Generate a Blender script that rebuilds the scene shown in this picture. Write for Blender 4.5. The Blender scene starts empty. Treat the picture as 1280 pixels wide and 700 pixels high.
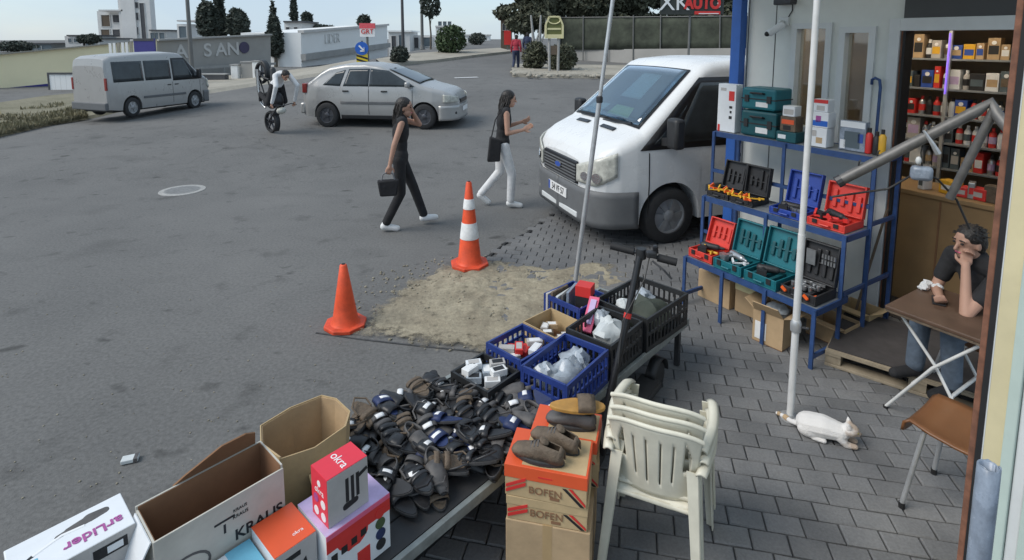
import bpy, math, random
from math import radians as R, sin, cos, pi
from mathutils import Vector as V, Matrix, Euler, noise as mnoise
random.seed(11)
S = bpy.context.scene
C = S.collection
rnd = random.uniform

# ---------------------------------------------------------------- camera
CAMH, PITCH, FPX, PPX, PPY = 2.4, R(7.0), 700.0, 640.0, 134.0     # the lens is shifted down, as the CCTV picture shows
cam = bpy.data.cameras.new('camera')
cam.sensor_width = 36.0
cam.lens = FPX / 1280 * 36.0
cam.shift_y = -(350 - PPY) / 1280
cam.clip_start = 0.05
cam.clip_end = 3000
camo = bpy.data.objects.new('camera', cam)
C.objects.link(camo)
camo.location = (0, 0, CAMH)
camo.rotation_euler = (R(90) - PITCH, 0, 0)
S.camera = camo

# ---------------------------------------------------------------- sky, sun, exposure
SUN_EL, SUN_AZ = R(46), R(-108)          # azimuth from +Y towards +X: light from the open street on the left
wd = bpy.data.worlds.new('World')
S.world = wd
wd.use_nodes = True
nt = wd.node_tree
nt.nodes.clear()
sky = nt.nodes.new('ShaderNodeTexSky')
sky.sky_type = 'NISHITA'
sky.sun_disc = False
sky.sun_elevation = SUN_EL
sky.sun_rotation = SUN_AZ
sky.air_density = 1.0
sky.dust_density = 0.5
sky.ozone_density = 1.6
tc = nt.nodes.new('ShaderNodeTexCoord')
mp = nt.nodes.new('ShaderNodeMapping')
mp.inputs['Scale'].default_value = (1.5, 1.5, 5.0)
nz = nt.nodes.new('ShaderNodeTexNoise')
nz.inputs['Scale'].default_value = 1.8
nz.inputs['Detail'].default_value = 7
rp = nt.nodes.new('ShaderNodeValToRGB')
rp.color_ramp.elements[0].position = 0.36
rp.color_ramp.elements[0].color = (0.66, 0.66, 0.66, 1)
rp.color_ramp.elements[1].position = 0.62
rp.color_ramp.elements[1].color = (0.90, 0.90, 0.90, 1)
mx = nt.nodes.new('ShaderNodeMixRGB')
mx.inputs['Color2'].default_value = (3.0, 3.75, 4.5, 1)     # thin overcast veil
bg = nt.nodes.new('ShaderNodeBackground')
bg.inputs['Strength'].default_value = 0.10
wo = nt.nodes.new('ShaderNodeOutputWorld')
L = nt.links.new
L(tc.outputs['Generated'], mp.inputs['Vector']); L(mp.outputs['Vector'], nz.inputs['Vector'])
L(nz.outputs['Fac'], rp.inputs['Fac']); L(rp.outputs['Color'], mx.inputs['Fac'])
L(sky.outputs['Color'], mx.inputs['Color1']); L(mx.outputs['Color'], bg.inputs['Color'])
L(bg.outputs['Background'], wo.inputs['Surface'])
sl = bpy.data.lights.new('sun', 'SUN')
sl.energy = 1.5
sl.angle = R(38)
sl.color = (1.0, 0.95, 0.88)
so = bpy.data.objects.new('sun', sl)
C.objects.link(so)
so.location = (-20, 10, 30)
sd = V((sin(SUN_AZ) * cos(SUN_EL), cos(SUN_AZ) * cos(SUN_EL), sin(SUN_EL)))
so.rotation_euler = (-sd).to_track_quat('-Z', 'Y').to_euler()
S.view_settings.view_transform = 'Standard'
S.view_settings.look = 'None'
S.view_settings.exposure = 0.86
S.view_settings.gamma = 1.0
S.view_settings.use_curve_mapping = False
S.render.engine = 'CYCLES'
S.cycles.use_denoising = True
S.cycles.max_bounces = 6
S.cycles.transparent_max_bounces = 12

# ---------------------------------------------------------------- survey: where a sighted spot lies in the place
def _ray(px, py):
    a, b = (px - PPX) / FPX, (PPY - py) / FPX
    return V((a, cos(PITCH) + b * sin(PITCH), -sin(PITCH) + b * cos(PITCH)))
def G(px, py, z=0.0):                     # spot on the level z
    d = _ray(px, py); t = (z - CAMH) / d.z
    return V((d.x * t, d.y * t, z))
def D(px, py, Y):                         # spot at distance Y
    d = _ray(px, py); t = Y / d.y
    return V((d.x * t, Y, CAMH + d.z * t))
def lerp(x, xs, ys):
    if x <= xs[0]: return ys[0]
    for i in range(1, len(xs)):
        if x <= xs[i]:
            k = (x - xs[i-1]) / (xs[i] - xs[i-1])
            return ys[i-1] + (ys[i] - ys[i-1]) * k
    return ys[-1]
def sm(t):
    t = max(0, min(1, t)); return t * t * (3 - 2 * t)
def gz(x, y):                             # the road climbs gently away from the shop
    r = lerp(y, [0, 9, 13, 24, 40, 60, 120, 400], [0, 0, .2, .78, 1.45, 1.75, 1.9, 1.9])
    return r * (0.12 + 0.88 * sm((x + 15) / 9))
def GT(px, py):
    z = 0
    for i in range(30):
        p = G(px, py, z); z += (gz(p.x, min(p.y, 60)) - z) * .6
    return V((p.x, p.y, z))
def proj(p):
    dz = p[2] - CAMH
    c = p[1] * cos(PITCH) - dz * sin(PITCH)
    u = p[1] * sin(PITCH) + dz * cos(PITCH)
    return (PPX + FPX * p[0] / c, PPY - FPX * u / c, c)

# ---------------------------------------------------------------- materials
MATS = {}
def M(name, col, rough=.6, metal=0.0, var=.12, scale=6.0, bump=0.0, bscale=60.0, coat=0.0, spec=.5, emit=None, es=1.0, alpha=1.0):
    if name in MATS: return MATS[name]
    m = bpy.data.materials.new(name); m.use_nodes = True
    n = m.node_tree; b = n.nodes['Principled BSDF']
    c4 = (col[0], col[1], col[2], 1)
    b.inputs['Roughness'].default_value = rough
    b.inputs['Metallic'].default_value = metal
    b.inputs['Specular IOR Level'].default_value = spec
    b.inputs['Coat Weight'].default_value = coat
    b.inputs['Alpha'].default_value = alpha
    t = n.nodes.new('ShaderNodeTexCoord')
    if var > 0:
        z = n.nodes.new('ShaderNodeTexNoise'); z.inputs['Scale'].default_value = scale; z.inputs['Detail'].default_value = 6
        z.inputs['Roughness'].default_value = .65
        n.links.new(t.outputs['Object'], z.inputs['Vector'])
        mr = n.nodes.new('ShaderNodeMapRange')
        mr.inputs['From Min'].default_value = .3; mr.inputs['From Max'].default_value = .7
        mr.inputs['To Min'].default_value = 1 - var; mr.inputs['To Max'].default_value = 1 + var
        n.links.new(z.outputs['Fac'], mr.inputs['Value'])
        mu = n.nodes.new('ShaderNodeVectorMath'); mu.operation = 'SCALE'
        mu.inputs[0].default_value = col
        n.links.new(mr.outputs['Result'], mu.inputs['Scale'])
        n.links.new(mu.outputs['Vector'], b.inputs['Base Color'])
        mr2 = n.nodes.new('ShaderNodeMapRange')
        mr2.inputs['To Min'].default_value = max(0.02, rough - .12); mr2.inputs['To Max'].default_value = min(1, rough + .12)
        n.links.new(z.outputs['Fac'], mr2.inputs['Value']); n.links.new(mr2.outputs['Result'], b.inputs['Roughness'])
    else:
        b.inputs['Base Color'].default_value = c4
    if bump > 0:
        z2 = n.nodes.new('ShaderNodeTexNoise'); z2.inputs['Scale'].default_value = bscale; z2.inputs['Detail'].default_value = 4
        n.links.new(t.outputs['Object'], z2.inputs['Vector'])
        bp = n.nodes.new('ShaderNodeBump'); bp.inputs['Strength'].default_value = bump; bp.inputs['Distance'].default_value = .01
        n.links.new(z2.outputs['Fac'], bp.inputs['Height']); n.links.new(bp.outputs['Normal'], b.inputs['Normal'])
    if emit:
        b.inputs['Emission Color'].default_value = (*emit, 1); b.inputs['Emission Strength'].default_value = es
    MATS[name] = m
    return m
def ramp_ground(name, cols, big, fine, stain=.25, bump=.3, bscale=120, rough=.9):
    """dusty ground: broad patches between two tones, fine aggregate, darker stains"""
    m = bpy.data.materials.new(name); m.use_nodes = True
    n = m.node_tree; b = n.nodes['Principled BSDF']; b.inputs['Roughness'].default_value = rough
    b.inputs['Specular IOR Level'].default_value = .25
    t = n.nodes.new('ShaderNodeTexCoord')
    def noi(s, d=5, r=.6):
        z = n.nodes.new('ShaderNodeTexNoise'); z.inputs['Scale'].default_value = s; z.inputs['Detail'].default_value = d
        z.inputs['Roughness'].default_value = r; n.links.new(t.outputs['Object'], z.inputs['Vector']); return z
    a = noi(big, 8, .62); r1 = n.nodes.new('ShaderNodeValToRGB')
    r1.color_ramp.elements[0].position = .3; r1.color_ramp.elements[0].color = (*cols[0], 1)
    r1.color_ramp.elements[1].position = .7; r1.color_ramp.elements[1].color = (*cols[1], 1)
    n.links.new(a.outputs['Fac'], r1.inputs['Fac'])
    f = noi(fine, 3, .7); r2 = n.nodes.new('ShaderNodeMapRange')
    r2.inputs['From Min'].default_value = .3; r2.inputs['From Max'].default_value = .7
    r2.inputs['To Min'].default_value = .78; r2.inputs['To Max'].default_value = 1.2
    n.links.new(f.outputs['Fac'], r2.inputs['Value'])
    g = noi(big * 5.3, 4, .55); r3 = n.nodes.new('ShaderNodeMapRange')
    r3.inputs['From Min'].default_value = .60; r3.inputs['From Max'].default_value = .74
    r3.inputs['To Min'].default_value = 1; r3.inputs['To Max'].default_value = 1 - stain
    n.links.new(g.outputs['Fac'], r3.inputs['Value'])
    mm = n.nodes.new('ShaderNodeMath'); mm.operation = 'MULTIPLY'
    n.links.new(r2.outputs['Result'], mm.inputs[0]); n.links.new(r3.outputs['Result'], mm.inputs[1])
    mu = n.nodes.new('ShaderNodeVectorMath'); mu.operation = 'SCALE'
    n.links.new(r1.outputs['Color'], mu.inputs[0]); n.links.new(mm.outputs['Value'], mu.inputs['Scale'])
    n.links.new(mu.outputs['Vector'], b.inputs['Base Color'])
    h = noi(bscale, 3, .7); bp = n.nodes.new('ShaderNodeBump'); bp.inputs['Strength'].default_value = bump; bp.inputs['Distance'].default_value = .008
    n.links.new(h.outputs['Fac'], bp.inputs['Height']); n.links.new(bp.outputs['Normal'], b.inputs['Normal'])
    MATS[name] = m
    return m
def glassy(name, tint, refl=.5, rough=.03):
    """tinted window pane: seen through and mirroring"""
    m = bpy.data.materials.new(name); m.use_nodes = True
    n = m.node_tree; n.nodes.clear()
    o = n.nodes.new('ShaderNodeOutputMaterial'); g = n.nodes.new('ShaderNodeBsdfGlossy'); g.inputs['Roughness'].default_value = rough
    g.inputs['Color'].default_value = (.9, .95, 1, 1)
    tr = n.nodes.new('ShaderNodeBsdfTransparent'); tr.inputs['Color'].default_value = (*tint, 1)
    fr = n.nodes.new('ShaderNodeMath'); fr.operation = 'POWER'; fr.inputs[1].default_value = 4.0; lw = n.nodes.new('ShaderNodeLayerWeight'); lw.inputs['Blend'].default_value = .5; n.links.new(lw.outputs['Facing'], fr.inputs[0])
    ad = n.nodes.new('ShaderNodeMath'); ad.operation = 'ADD'; ad.inputs[1].default_value = refl; ad.use_clamp = True
    mi = n.nodes.new('ShaderNodeMixShader')
    n.links.new(fr.outputs[0], ad.inputs[0]); n.links.new(ad.outputs[0], mi.inputs[0])
    n.links.new(tr.outputs[0], mi.inputs[1]); n.links.new(g.outputs[0], mi.inputs[2]); n.links.new(mi.outputs[0], o.inputs[0])
    MATS[name] = m
    return m

# ---------------------------------------------------------------- mesh helpers
def rz3(a): return Matrix.Rotation(a, 3, 'Z')
class MB:
    def __init__(s): s.v = []; s.f = []
    def add(s, vs, fs):
        o = len(s.v); s.v += [tuple(p) for p in vs]; s.f += [tuple(i + o for i in q) for q in fs]; return s
    def box(s, c, d, rot=None):
        c = V(c); vs = []
        for x, y, z in ((-1,-1,-1),(1,-1,-1),(1,1,-1),(-1,1,-1),(-1,-1,1),(1,-1,1),(1,1,1),(-1,1,1)):
            p = V((x * d[0] / 2, y * d[1] / 2, z * d[2] / 2))
            vs.append(c + (rot @ p if rot else p))
        return s.add(vs, [(3,2,1,0),(4,5,6,7),(0,1,5,4),(1,2,6,5),(2,3,7,6),(3,0,4,7)])
    def b2(s, a, b): return s.box([(a[i]+b[i])/2 for i in range(3)], [abs(b[i]-a[i]) for i in range(3)])
    def bar(s, a, b, w, h=None, up=(0,0,1)):           # square bar from a to b
        a, b = V(a), V(b); d = b - a; h = h or w
        x = d.normalized(); u = V(up)
        if abs(x.dot(u)) > .98: u = V((0,1,0))
        y = u.cross(x).normalized(); z = x.cross(y)
        return s.box((a + b) / 2, (d.length, w, h), Matrix((x, y, z)).transposed())
    def tube(s, pts, r, n=8, cap=True):
        pts = [V(p) for p in pts]; rs = r if isinstance(r, (list, tuple)) else [r] * len(pts)
        vs = []; prev = None
        for i, p in enumerate(pts):
            d = (pts[min(i+1, len(pts)-1)] - pts[max(i-1, 0)]).normalized()
            if prev is None:
                u = V((0,0,1)) if abs(d.z) < .9 else V((1,0,0)); a = d.cross(u).normalized()
            else: a = (prev - d * prev.dot(d)).normalized()
            prev = a; b = d.cross(a)
            for k in range(n):
                t = 2 * pi * k / n; vs.append(p + (a * cos(t) + b * sin(t)) * rs[i])
        fs = [(i*n+k, i*n+(k+1) % n, (i+1)*n+(k+1) % n, (i+1)*n+k) for i in range(len(pts)-1) for k in range(n)]
        if cap: fs += [tuple(range(n-1, -1, -1)), tuple((len(pts)-1)*n+k for k in range(n))]
        return s.add(vs, fs)
    def cap(s, a, b, r0, r1=None, n=12):               # capsule with taper
        a, b = V(a), V(b); r1 = r0 if r1 is None else r1
        d = b - a; L_ = d.length; x = d.normalized() if L_ > 1e-6 else V((0,0,1)); pts = []; rs = []
        for k in range(1, 4): t = pi/2 * k / 4; pts.append(a - x * r0 * cos(t)); rs.append(r0 * sin(t))
        pts.append(a); rs.append(r0)
        if L_ > .02: pts.append((a+b)/2); rs.append((r0+r1)/2)
        pts.append(b + x * 1e-4); rs.append(r1)
        for k in (3, 2, 1): t = pi/2 * k / 4; pts.append(b + x * r1 * cos(t)); rs.append(r1 * sin(t))
        return s.tube(pts, rs, n)
    def ell(s, c, r, rot=None, n=14, m=9):
        c = V(c); vs = []
        def P(p): p = V(p); return c + (rot @ p if rot else p)
        vs.append(P((0,0,-r[2])))
        for i in range(1, m):
            a = -pi/2 + pi * i / m
            for k in range(n): t = 2*pi*k/n; vs.append(P((r[0]*cos(a)*cos(t), r[1]*cos(a)*sin(t), r[2]*sin(a))))
        vs.append(P((0,0,r[2]))); e = len(vs) - 1
        fs = [(0, 1+(k+1) % n, 1+k) for k in range(n)]
        for i in range(m-2):
            for k in range(n): a = 1+i*n; fs.append((a+k, a+(k+1) % n, a+n+(k+1) % n, a+n+k))
        a = 1+(m-2)*n; fs += [(a+k, a+(k+1) % n, e) for k in range(n)]
        return s.add(vs, fs)
    def lathe(s, prof, n=20, c=(0,0,0), rot=None):      # profile of (r, z)
        c = V(c); vs = []
        for r_, z in prof:
            for k in range(n):
                p = V((r_*cos(2*pi*k/n), r_*sin(2*pi*k/n), z)); vs.append(c + (rot @ p if rot else p))
        fs = [(i*n+k, i*n+(k+1) % n, (i+1)*n+(k+1) % n, (i+1)*n+k) for i in range(len(prof)-1) for k in range(n)]
        fs += [tuple(range(n-1, -1, -1)), tuple((len(prof)-1)*n+k for k in range(n))]
        return s.add(vs, fs)
    def ext(s, poly, a, b, mat=None):                   # polygon (x, y) pulled from z=a to z=b, then turned by mat (4x4)
        n = len(poly); vs = [V((x, y, a)) for x, y in poly] + [V((x, y, b)) for x, y in poly]
        if mat: vs = [mat @ p for p in vs]
        return s.add(vs, [tuple(range(n-1, -1, -1)), tuple(range(n, 2*n))] + [(k, (k+1) % n, n+(k+1) % n, n+k) for k in range(n)])
    def grid(s, rows, skip=None):
        n = len(rows[0]); vs = [p for r_ in rows for p in r_]
        fs = [(i*n+k, i*n+k+1, (i+1)*n+k+1, (i+1)*n+k) for i in range(len(rows)-1) for k in range(n-1) if not (skip and skip(i, k))]
        return s.add(vs, fs)
    def mesh(s, name, mat=None, smooth=None):
        me = bpy.data.meshes.new(name); me.from_pydata(s.v, [], s.f)
        if mat: me.materials.append(MATS[mat] if isinstance(mat, str) else mat)
        me.validate(); me.update()
        if smooth:
            me.shade_smooth(); me.set_sharp_from_angle(angle=R(smooth))
        return me
    def build(s, name, mat, parent=None, loc=None, rot=None, smooth=None, bev=0, solid=0, voxel=0, it=3, sub=0):
        o = bpy.data.objects.new(name, s.mesh(name, mat, smooth)); C.objects.link(o)
        if parent: o.parent = parent
        if loc is not None: o.location = loc
        if rot is not None: o.rotation_euler = rot
        if solid:
            k = o.modifiers.new('thick', 'SOLIDIFY'); k.thickness = solid; k.offset = 0
        if bev:
            k = o.modifiers.new('edge', 'BEVEL'); k.width = bev; k.segments = 2; k.limit_method = 'ANGLE'; k.angle_limit = R(40)
        if sub:
            k = o.modifiers.new('sub', 'SUBSURF'); k.levels = sub; k.render_levels = sub
        if voxel:
            k = o.modifiers.new('skin', 'REMESH'); k.mode = 'VOXEL'; k.voxel_size = voxel; k.use_smooth_shade = True
            k = o.modifiers.new('soft', 'SMOOTH'); k.factor = .5; k.iterations = it
        return o
ORD = ['first','second','third','fourth','fifth','sixth','seventh','eighth','ninth','tenth','eleventh','twelfth'] + ['%dth' % i for i in range(13, 60)]
def tag(o, label=None, cat=None, group=None, kind=None):
    if label: o['label'] = label
    if cat: o['category'] = cat
    if group: o['group'] = group
    if kind: o['kind'] = kind
    return o
def thing(name, label, cat, loc=(0,0,0), rz=0.0, group=None):
    o = bpy.data.objects.new(name, None); C.objects.link(o); o.empty_display_size = .1
    o.location = loc; o.rotation_euler = (0, 0, rz)
    return tag(o, label, cat, group)
def copy_tree(o, parent=None):
    c = o.copy(); C.objects.link(c); c.parent = parent
    for ch in o.children: copy_tree(ch, c)
    return c
def text(body, size, mat, parent, org, xd, yd, name='lettering', ext=.0015, sx=1.0, bold=0.0):
    cu = bpy.data.curves.new('t', 'FONT'); cu.body = body; cu.size = size; cu.extrude = ext; cu.align_x = 'CENTER'; cu.align_y = 'CENTER'; cu.offset = bold
    t = bpy.data.objects.new('t', cu); C.objects.link(t)
    bpy.context.view_layer.update()
    me = bpy.data.meshes.new_from_object(t.evaluated_get(bpy.context.evaluated_depsgraph_get()))
    bpy.data.objects.remove(t); me.materials.clear(); me.materials.append(MATS[mat])
    x, y = V(xd).normalized(), V(yd).normalized(); z = x.cross(y)
    m = Matrix((x * sx, y, z)).transposed().to_4x4(); m.translation = V(org)
    me.transform(m)
    o = bpy.data.objects.new(name, me); C.objects.link(o); o.parent = parent
    return o
def panel(parent, name, mat, org, xd, yd, w, h, th=.002):      # thin printed piece, its corner at org, standing th proud
    x, y = V(xd).normalized(), V(yd).normalized(); z = x.cross(y)
    b = MB(); b.box(V(org) + x*w/2 + y*h/2, (w, h, th*2), Matrix((x, y, z)).transposed())
    return b.build(name, mat, parent)
def disc(parent, name, mat, c, nrm, r, th=.002, n=16, sy=1.0, up=(0,0,1)):
    nrm = V(nrm).normalized(); u = V(up); x = u.cross(nrm).normalized(); y = nrm.cross(x); c = V(c)
    p = [c + (x*cos(2*pi*k/n) + y*sy*sin(2*pi*k/n))*r - nrm*th for k in range(n)]
    q = [a + nrm*th*2 for a in p]
    b = MB(); b.add(p + q, [tuple(range(n-1, -1, -1)), tuple(range(n, 2*n))] + [(k, (k+1) % n, n+(k+1) % n, n+k) for k in range(n)])
    return b.build(name, mat, parent)
# ---------------------------------------------------------------- material list
ramp_ground('asphalt', ((.124,.123,.120), (.168,.165,.159)), .45, 38, .3, .35, 140)
ramp_ground('bedding', ((.095,.095,.096), (.145,.143,.14)), 2, 60, .2, .3)
ramp_ground('sand', ((.20,.18,.14), (.36,.325,.25)), 2.2, 45, .25, .6, 70)
ramp_ground('soil', ((.16,.15,.10), (.24,.22,.16)), 1.2, 20, .3, .5, 30)
ramp_ground('concrete', ((.30,.30,.29), (.40,.39,.37)), .8, 30, .2, .3, 60)
ramp_ground('kerbstone', ((.27,.25,.21), (.40,.37,.31)), .8, 30, .2, .3, 60)
M('wallyellow', (.90,.80,.53), .85, 0, .06, .35, .1, 8)
M('wallgrey', (.33,.32,.30), .85, 0, .12, .5, .15, 8)
ramp_ground('bark', ((.10,.085,.07), (.17,.15,.12)), 3, 30, .3, .6, 40)
def cracks():
    """thin meandering cracks in the old asphalt, only here and there"""
    n = MATS['asphalt'].node_tree; b = n.nodes['Principled BSDF']; t = [x for x in n.nodes if x.type == 'TEX_COORD'][0]
    w = n.nodes.new('ShaderNodeTexNoise'); w.inputs['Scale'].default_value = 1.3; w.inputs['Detail'].default_value = 5
    n.links.new(t.outputs['Object'], w.inputs['Vector'])
    mx_ = n.nodes.new('ShaderNodeVectorMath'); mx_.operation = 'MULTIPLY_ADD'; mx_.inputs[1].default_value = (.9,.9,.9)
    n.links.new(w.outputs['Color'], mx_.inputs[0]); n.links.new(t.outputs['Object'], mx_.inputs[2])
    v = n.nodes.new('ShaderNodeTexVoronoi'); v.feature = 'DISTANCE_TO_EDGE'; v.inputs['Scale'].default_value = .42
    n.links.new(mx_.outputs[0], v.inputs['Vector'])
    r = n.nodes.new('ShaderNodeMapRange'); r.inputs['From Min'].default_value = .002; r.inputs['From Max'].default_value = .009; r.inputs['To Min'].default_value = .80; r.inputs['To Max'].default_value = 1
    n.links.new(v.outputs['Distance'], r.inputs['Value'])
    k = n.nodes.new('ShaderNodeTexNoise'); k.inputs['Scale'].default_value = .23; n.links.new(t.outputs['Object'], k.inputs['Vector'])
    r2 = n.nodes.new('ShaderNodeMapRange'); r2.inputs['From Min'].default_value = .52; r2.inputs['From Max'].default_value = .60; n.links.new(k.outputs['Fac'], r2.inputs['Value'])
    m = n.nodes.new('ShaderNodeMix'); m.data_type = 'FLOAT'; m.inputs[2].default_value = 1
    n.links.new(r2.outputs[0], m.inputs[0]); n.links.new(r.outputs[0], m.inputs[3])
    src = b.inputs['Base Color'].links[0].from_socket; mu = n.nodes.new('ShaderNodeVectorMath'); mu.operation = 'SCALE'
    n.links.new(src, mu.inputs[0]); n.links.new(m.outputs[0], mu.inputs['Scale']); n.links.new(mu.outputs[0], b.inputs['Base Color'])
cracks()
def stains():
    '''small soft oil stains'''
    n = MATS['asphalt'].node_tree; b = n.nodes['Principled BSDF']; t = [x for x in n.nodes if x.type == 'TEX_COORD'][0]
    mp_s = n.nodes.new('ShaderNodeMapping'); mp_s.inputs['Scale'].default_value = (1.0, 1.5, 1.0); n.links.new(t.outputs['Object'], mp_s.inputs['Vector'])
    src = b.inputs['Base Color'].links[0].from_socket
    for sc, lo, hi, k in ((3.2,.66,.76,.55),(9.0,.70,.78,.65),(.9,.60,.75,.85)):
        z = n.nodes.new('ShaderNodeTexNoise'); z.inputs['Scale'].default_value = sc; z.inputs['Detail'].default_value = 2; n.links.new(mp_s.outputs[0], z.inputs['Vector'])
        r = n.nodes.new('ShaderNodeMapRange'); r.inputs['From Min'].default_value = lo; r.inputs['From Max'].default_value = hi; r.inputs['To Min'].default_value = 1; r.inputs['To Max'].default_value = k; n.links.new(z.outputs['Fac'], r.inputs['Value'])
        mu = n.nodes.new('ShaderNodeVectorMath'); mu.operation = 'SCALE'; n.links.new(src, mu.inputs[0]); n.links.new(r.outputs[0], mu.inputs['Scale']); src = mu.outputs[0]
    n.links.new(src, b.inputs['Base Color'])
stains()
def sandfade():
    '''the sand thins out raggedly towards its edge (strength stored on the mesh)'''
    n = MATS['sand_edge'].node_tree; b = n.nodes['Principled BSDF']; a = n.nodes.new('ShaderNodeAttribute'); a.attribute_name = 'cover'
    t = [x for x in n.nodes if x.type == 'TEX_COORD'][0]; z = n.nodes.new('ShaderNodeTexNoise'); z.inputs['Scale'].default_value = 9; z.inputs['Detail'].default_value = 8; z.inputs['Roughness'].default_value = .7; n.links.new(t.outputs['Object'], z.inputs['Vector'])
    ad = n.nodes.new('ShaderNodeMath'); ad.operation = 'ADD'; n.links.new(a.outputs['Fac'], ad.inputs[0]); n.links.new(z.outputs['Fac'], ad.inputs[1])
    r = n.nodes.new('ShaderNodeMapRange'); r.inputs['From Min'].default_value = .50; r.inputs['From Max'].default_value = .72; n.links.new(ad.outputs[0], r.inputs['Value']); n.links.new(r.outputs[0], b.inputs['Alpha'])
ramp_ground('sand_edge', ((.205,.175,.128), (.38,.335,.245)), 2.6, 26, .4, .9, 45); sandfade()
def pavermat():
    m = bpy.data.materials.new('paver'); m.use_nodes = True; n = m.node_tree; b = n.nodes['Principled BSDF']
    b.inputs['Roughness'].default_value = .88; b.inputs['Specular IOR Level'].default_value = .3
    oi = n.nodes.new('ShaderNodeObjectInfo'); t = n.nodes.new('ShaderNodeNewGeometry')
    z = n.nodes.new('ShaderNodeTexNoise'); z.inputs['Scale'].default_value = 2.2; z.inputs['Detail'].default_value = 8
    z2 = n.nodes.new('ShaderNodeTexNoise'); z2.inputs['Scale'].default_value = 90; z2.inputs['Detail'].default_value = 3
    n.links.new(t.outputs['Position'], z.inputs['Vector']); n.links.new(t.outputs['Position'], z2.inputs['Vector'])
    r = n.nodes.new('ShaderNodeValToRGB')
    r.color_ramp.elements[0].position = .3; r.color_ramp.elements[0].color = (.125,.127,.131,1)
    r.color_ramp.elements[1].position = .75; r.color_ramp.elements[1].color = (.215,.213,.21,1)
    n.links.new(z.outputs['Fac'], r.inputs['Fac'])
    a = n.nodes.new('ShaderNodeMapRange'); a.inputs['To Min'].default_value = .86; a.inputs['To Max'].default_value = 1.12
    n.links.new(oi.outputs['Random'], a.inputs['Value'])
    a2 = n.nodes.new('ShaderNodeMapRange'); a2.inputs['To Min'].default_value = .7; a2.inputs['To Max'].default_value = 1.3
    n.links.new(z2.outputs['Fac'], a2.inputs['Value'])
    mm = n.nodes.new('ShaderNodeMath'); mm.operation = 'MULTIPLY'; n.links.new(a.outputs[0], mm.inputs[0]); n.links.new(a2.outputs[0], mm.inputs[1])
    mu = n.nodes.new('ShaderNodeVectorMath'); mu.operation = 'SCALE'
    n.links.new(r.outputs['Color'], mu.inputs[0]); n.links.new(mm.outputs[0], mu.inputs['Scale']); n.links.new(mu.outputs['Vector'], b.inputs['Base Color'])
    bp = n.nodes.new('ShaderNodeBump'); bp.inputs['Strength'].default_value = .4; bp.inputs['Distance'].default_value = .004
    n.links.new(z2.outputs['Fac'], bp.inputs['Height']); n.links.new(bp.outputs['Normal'], b.inputs['Normal'])
    MATS['paver'] = m
pavermat()
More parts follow.
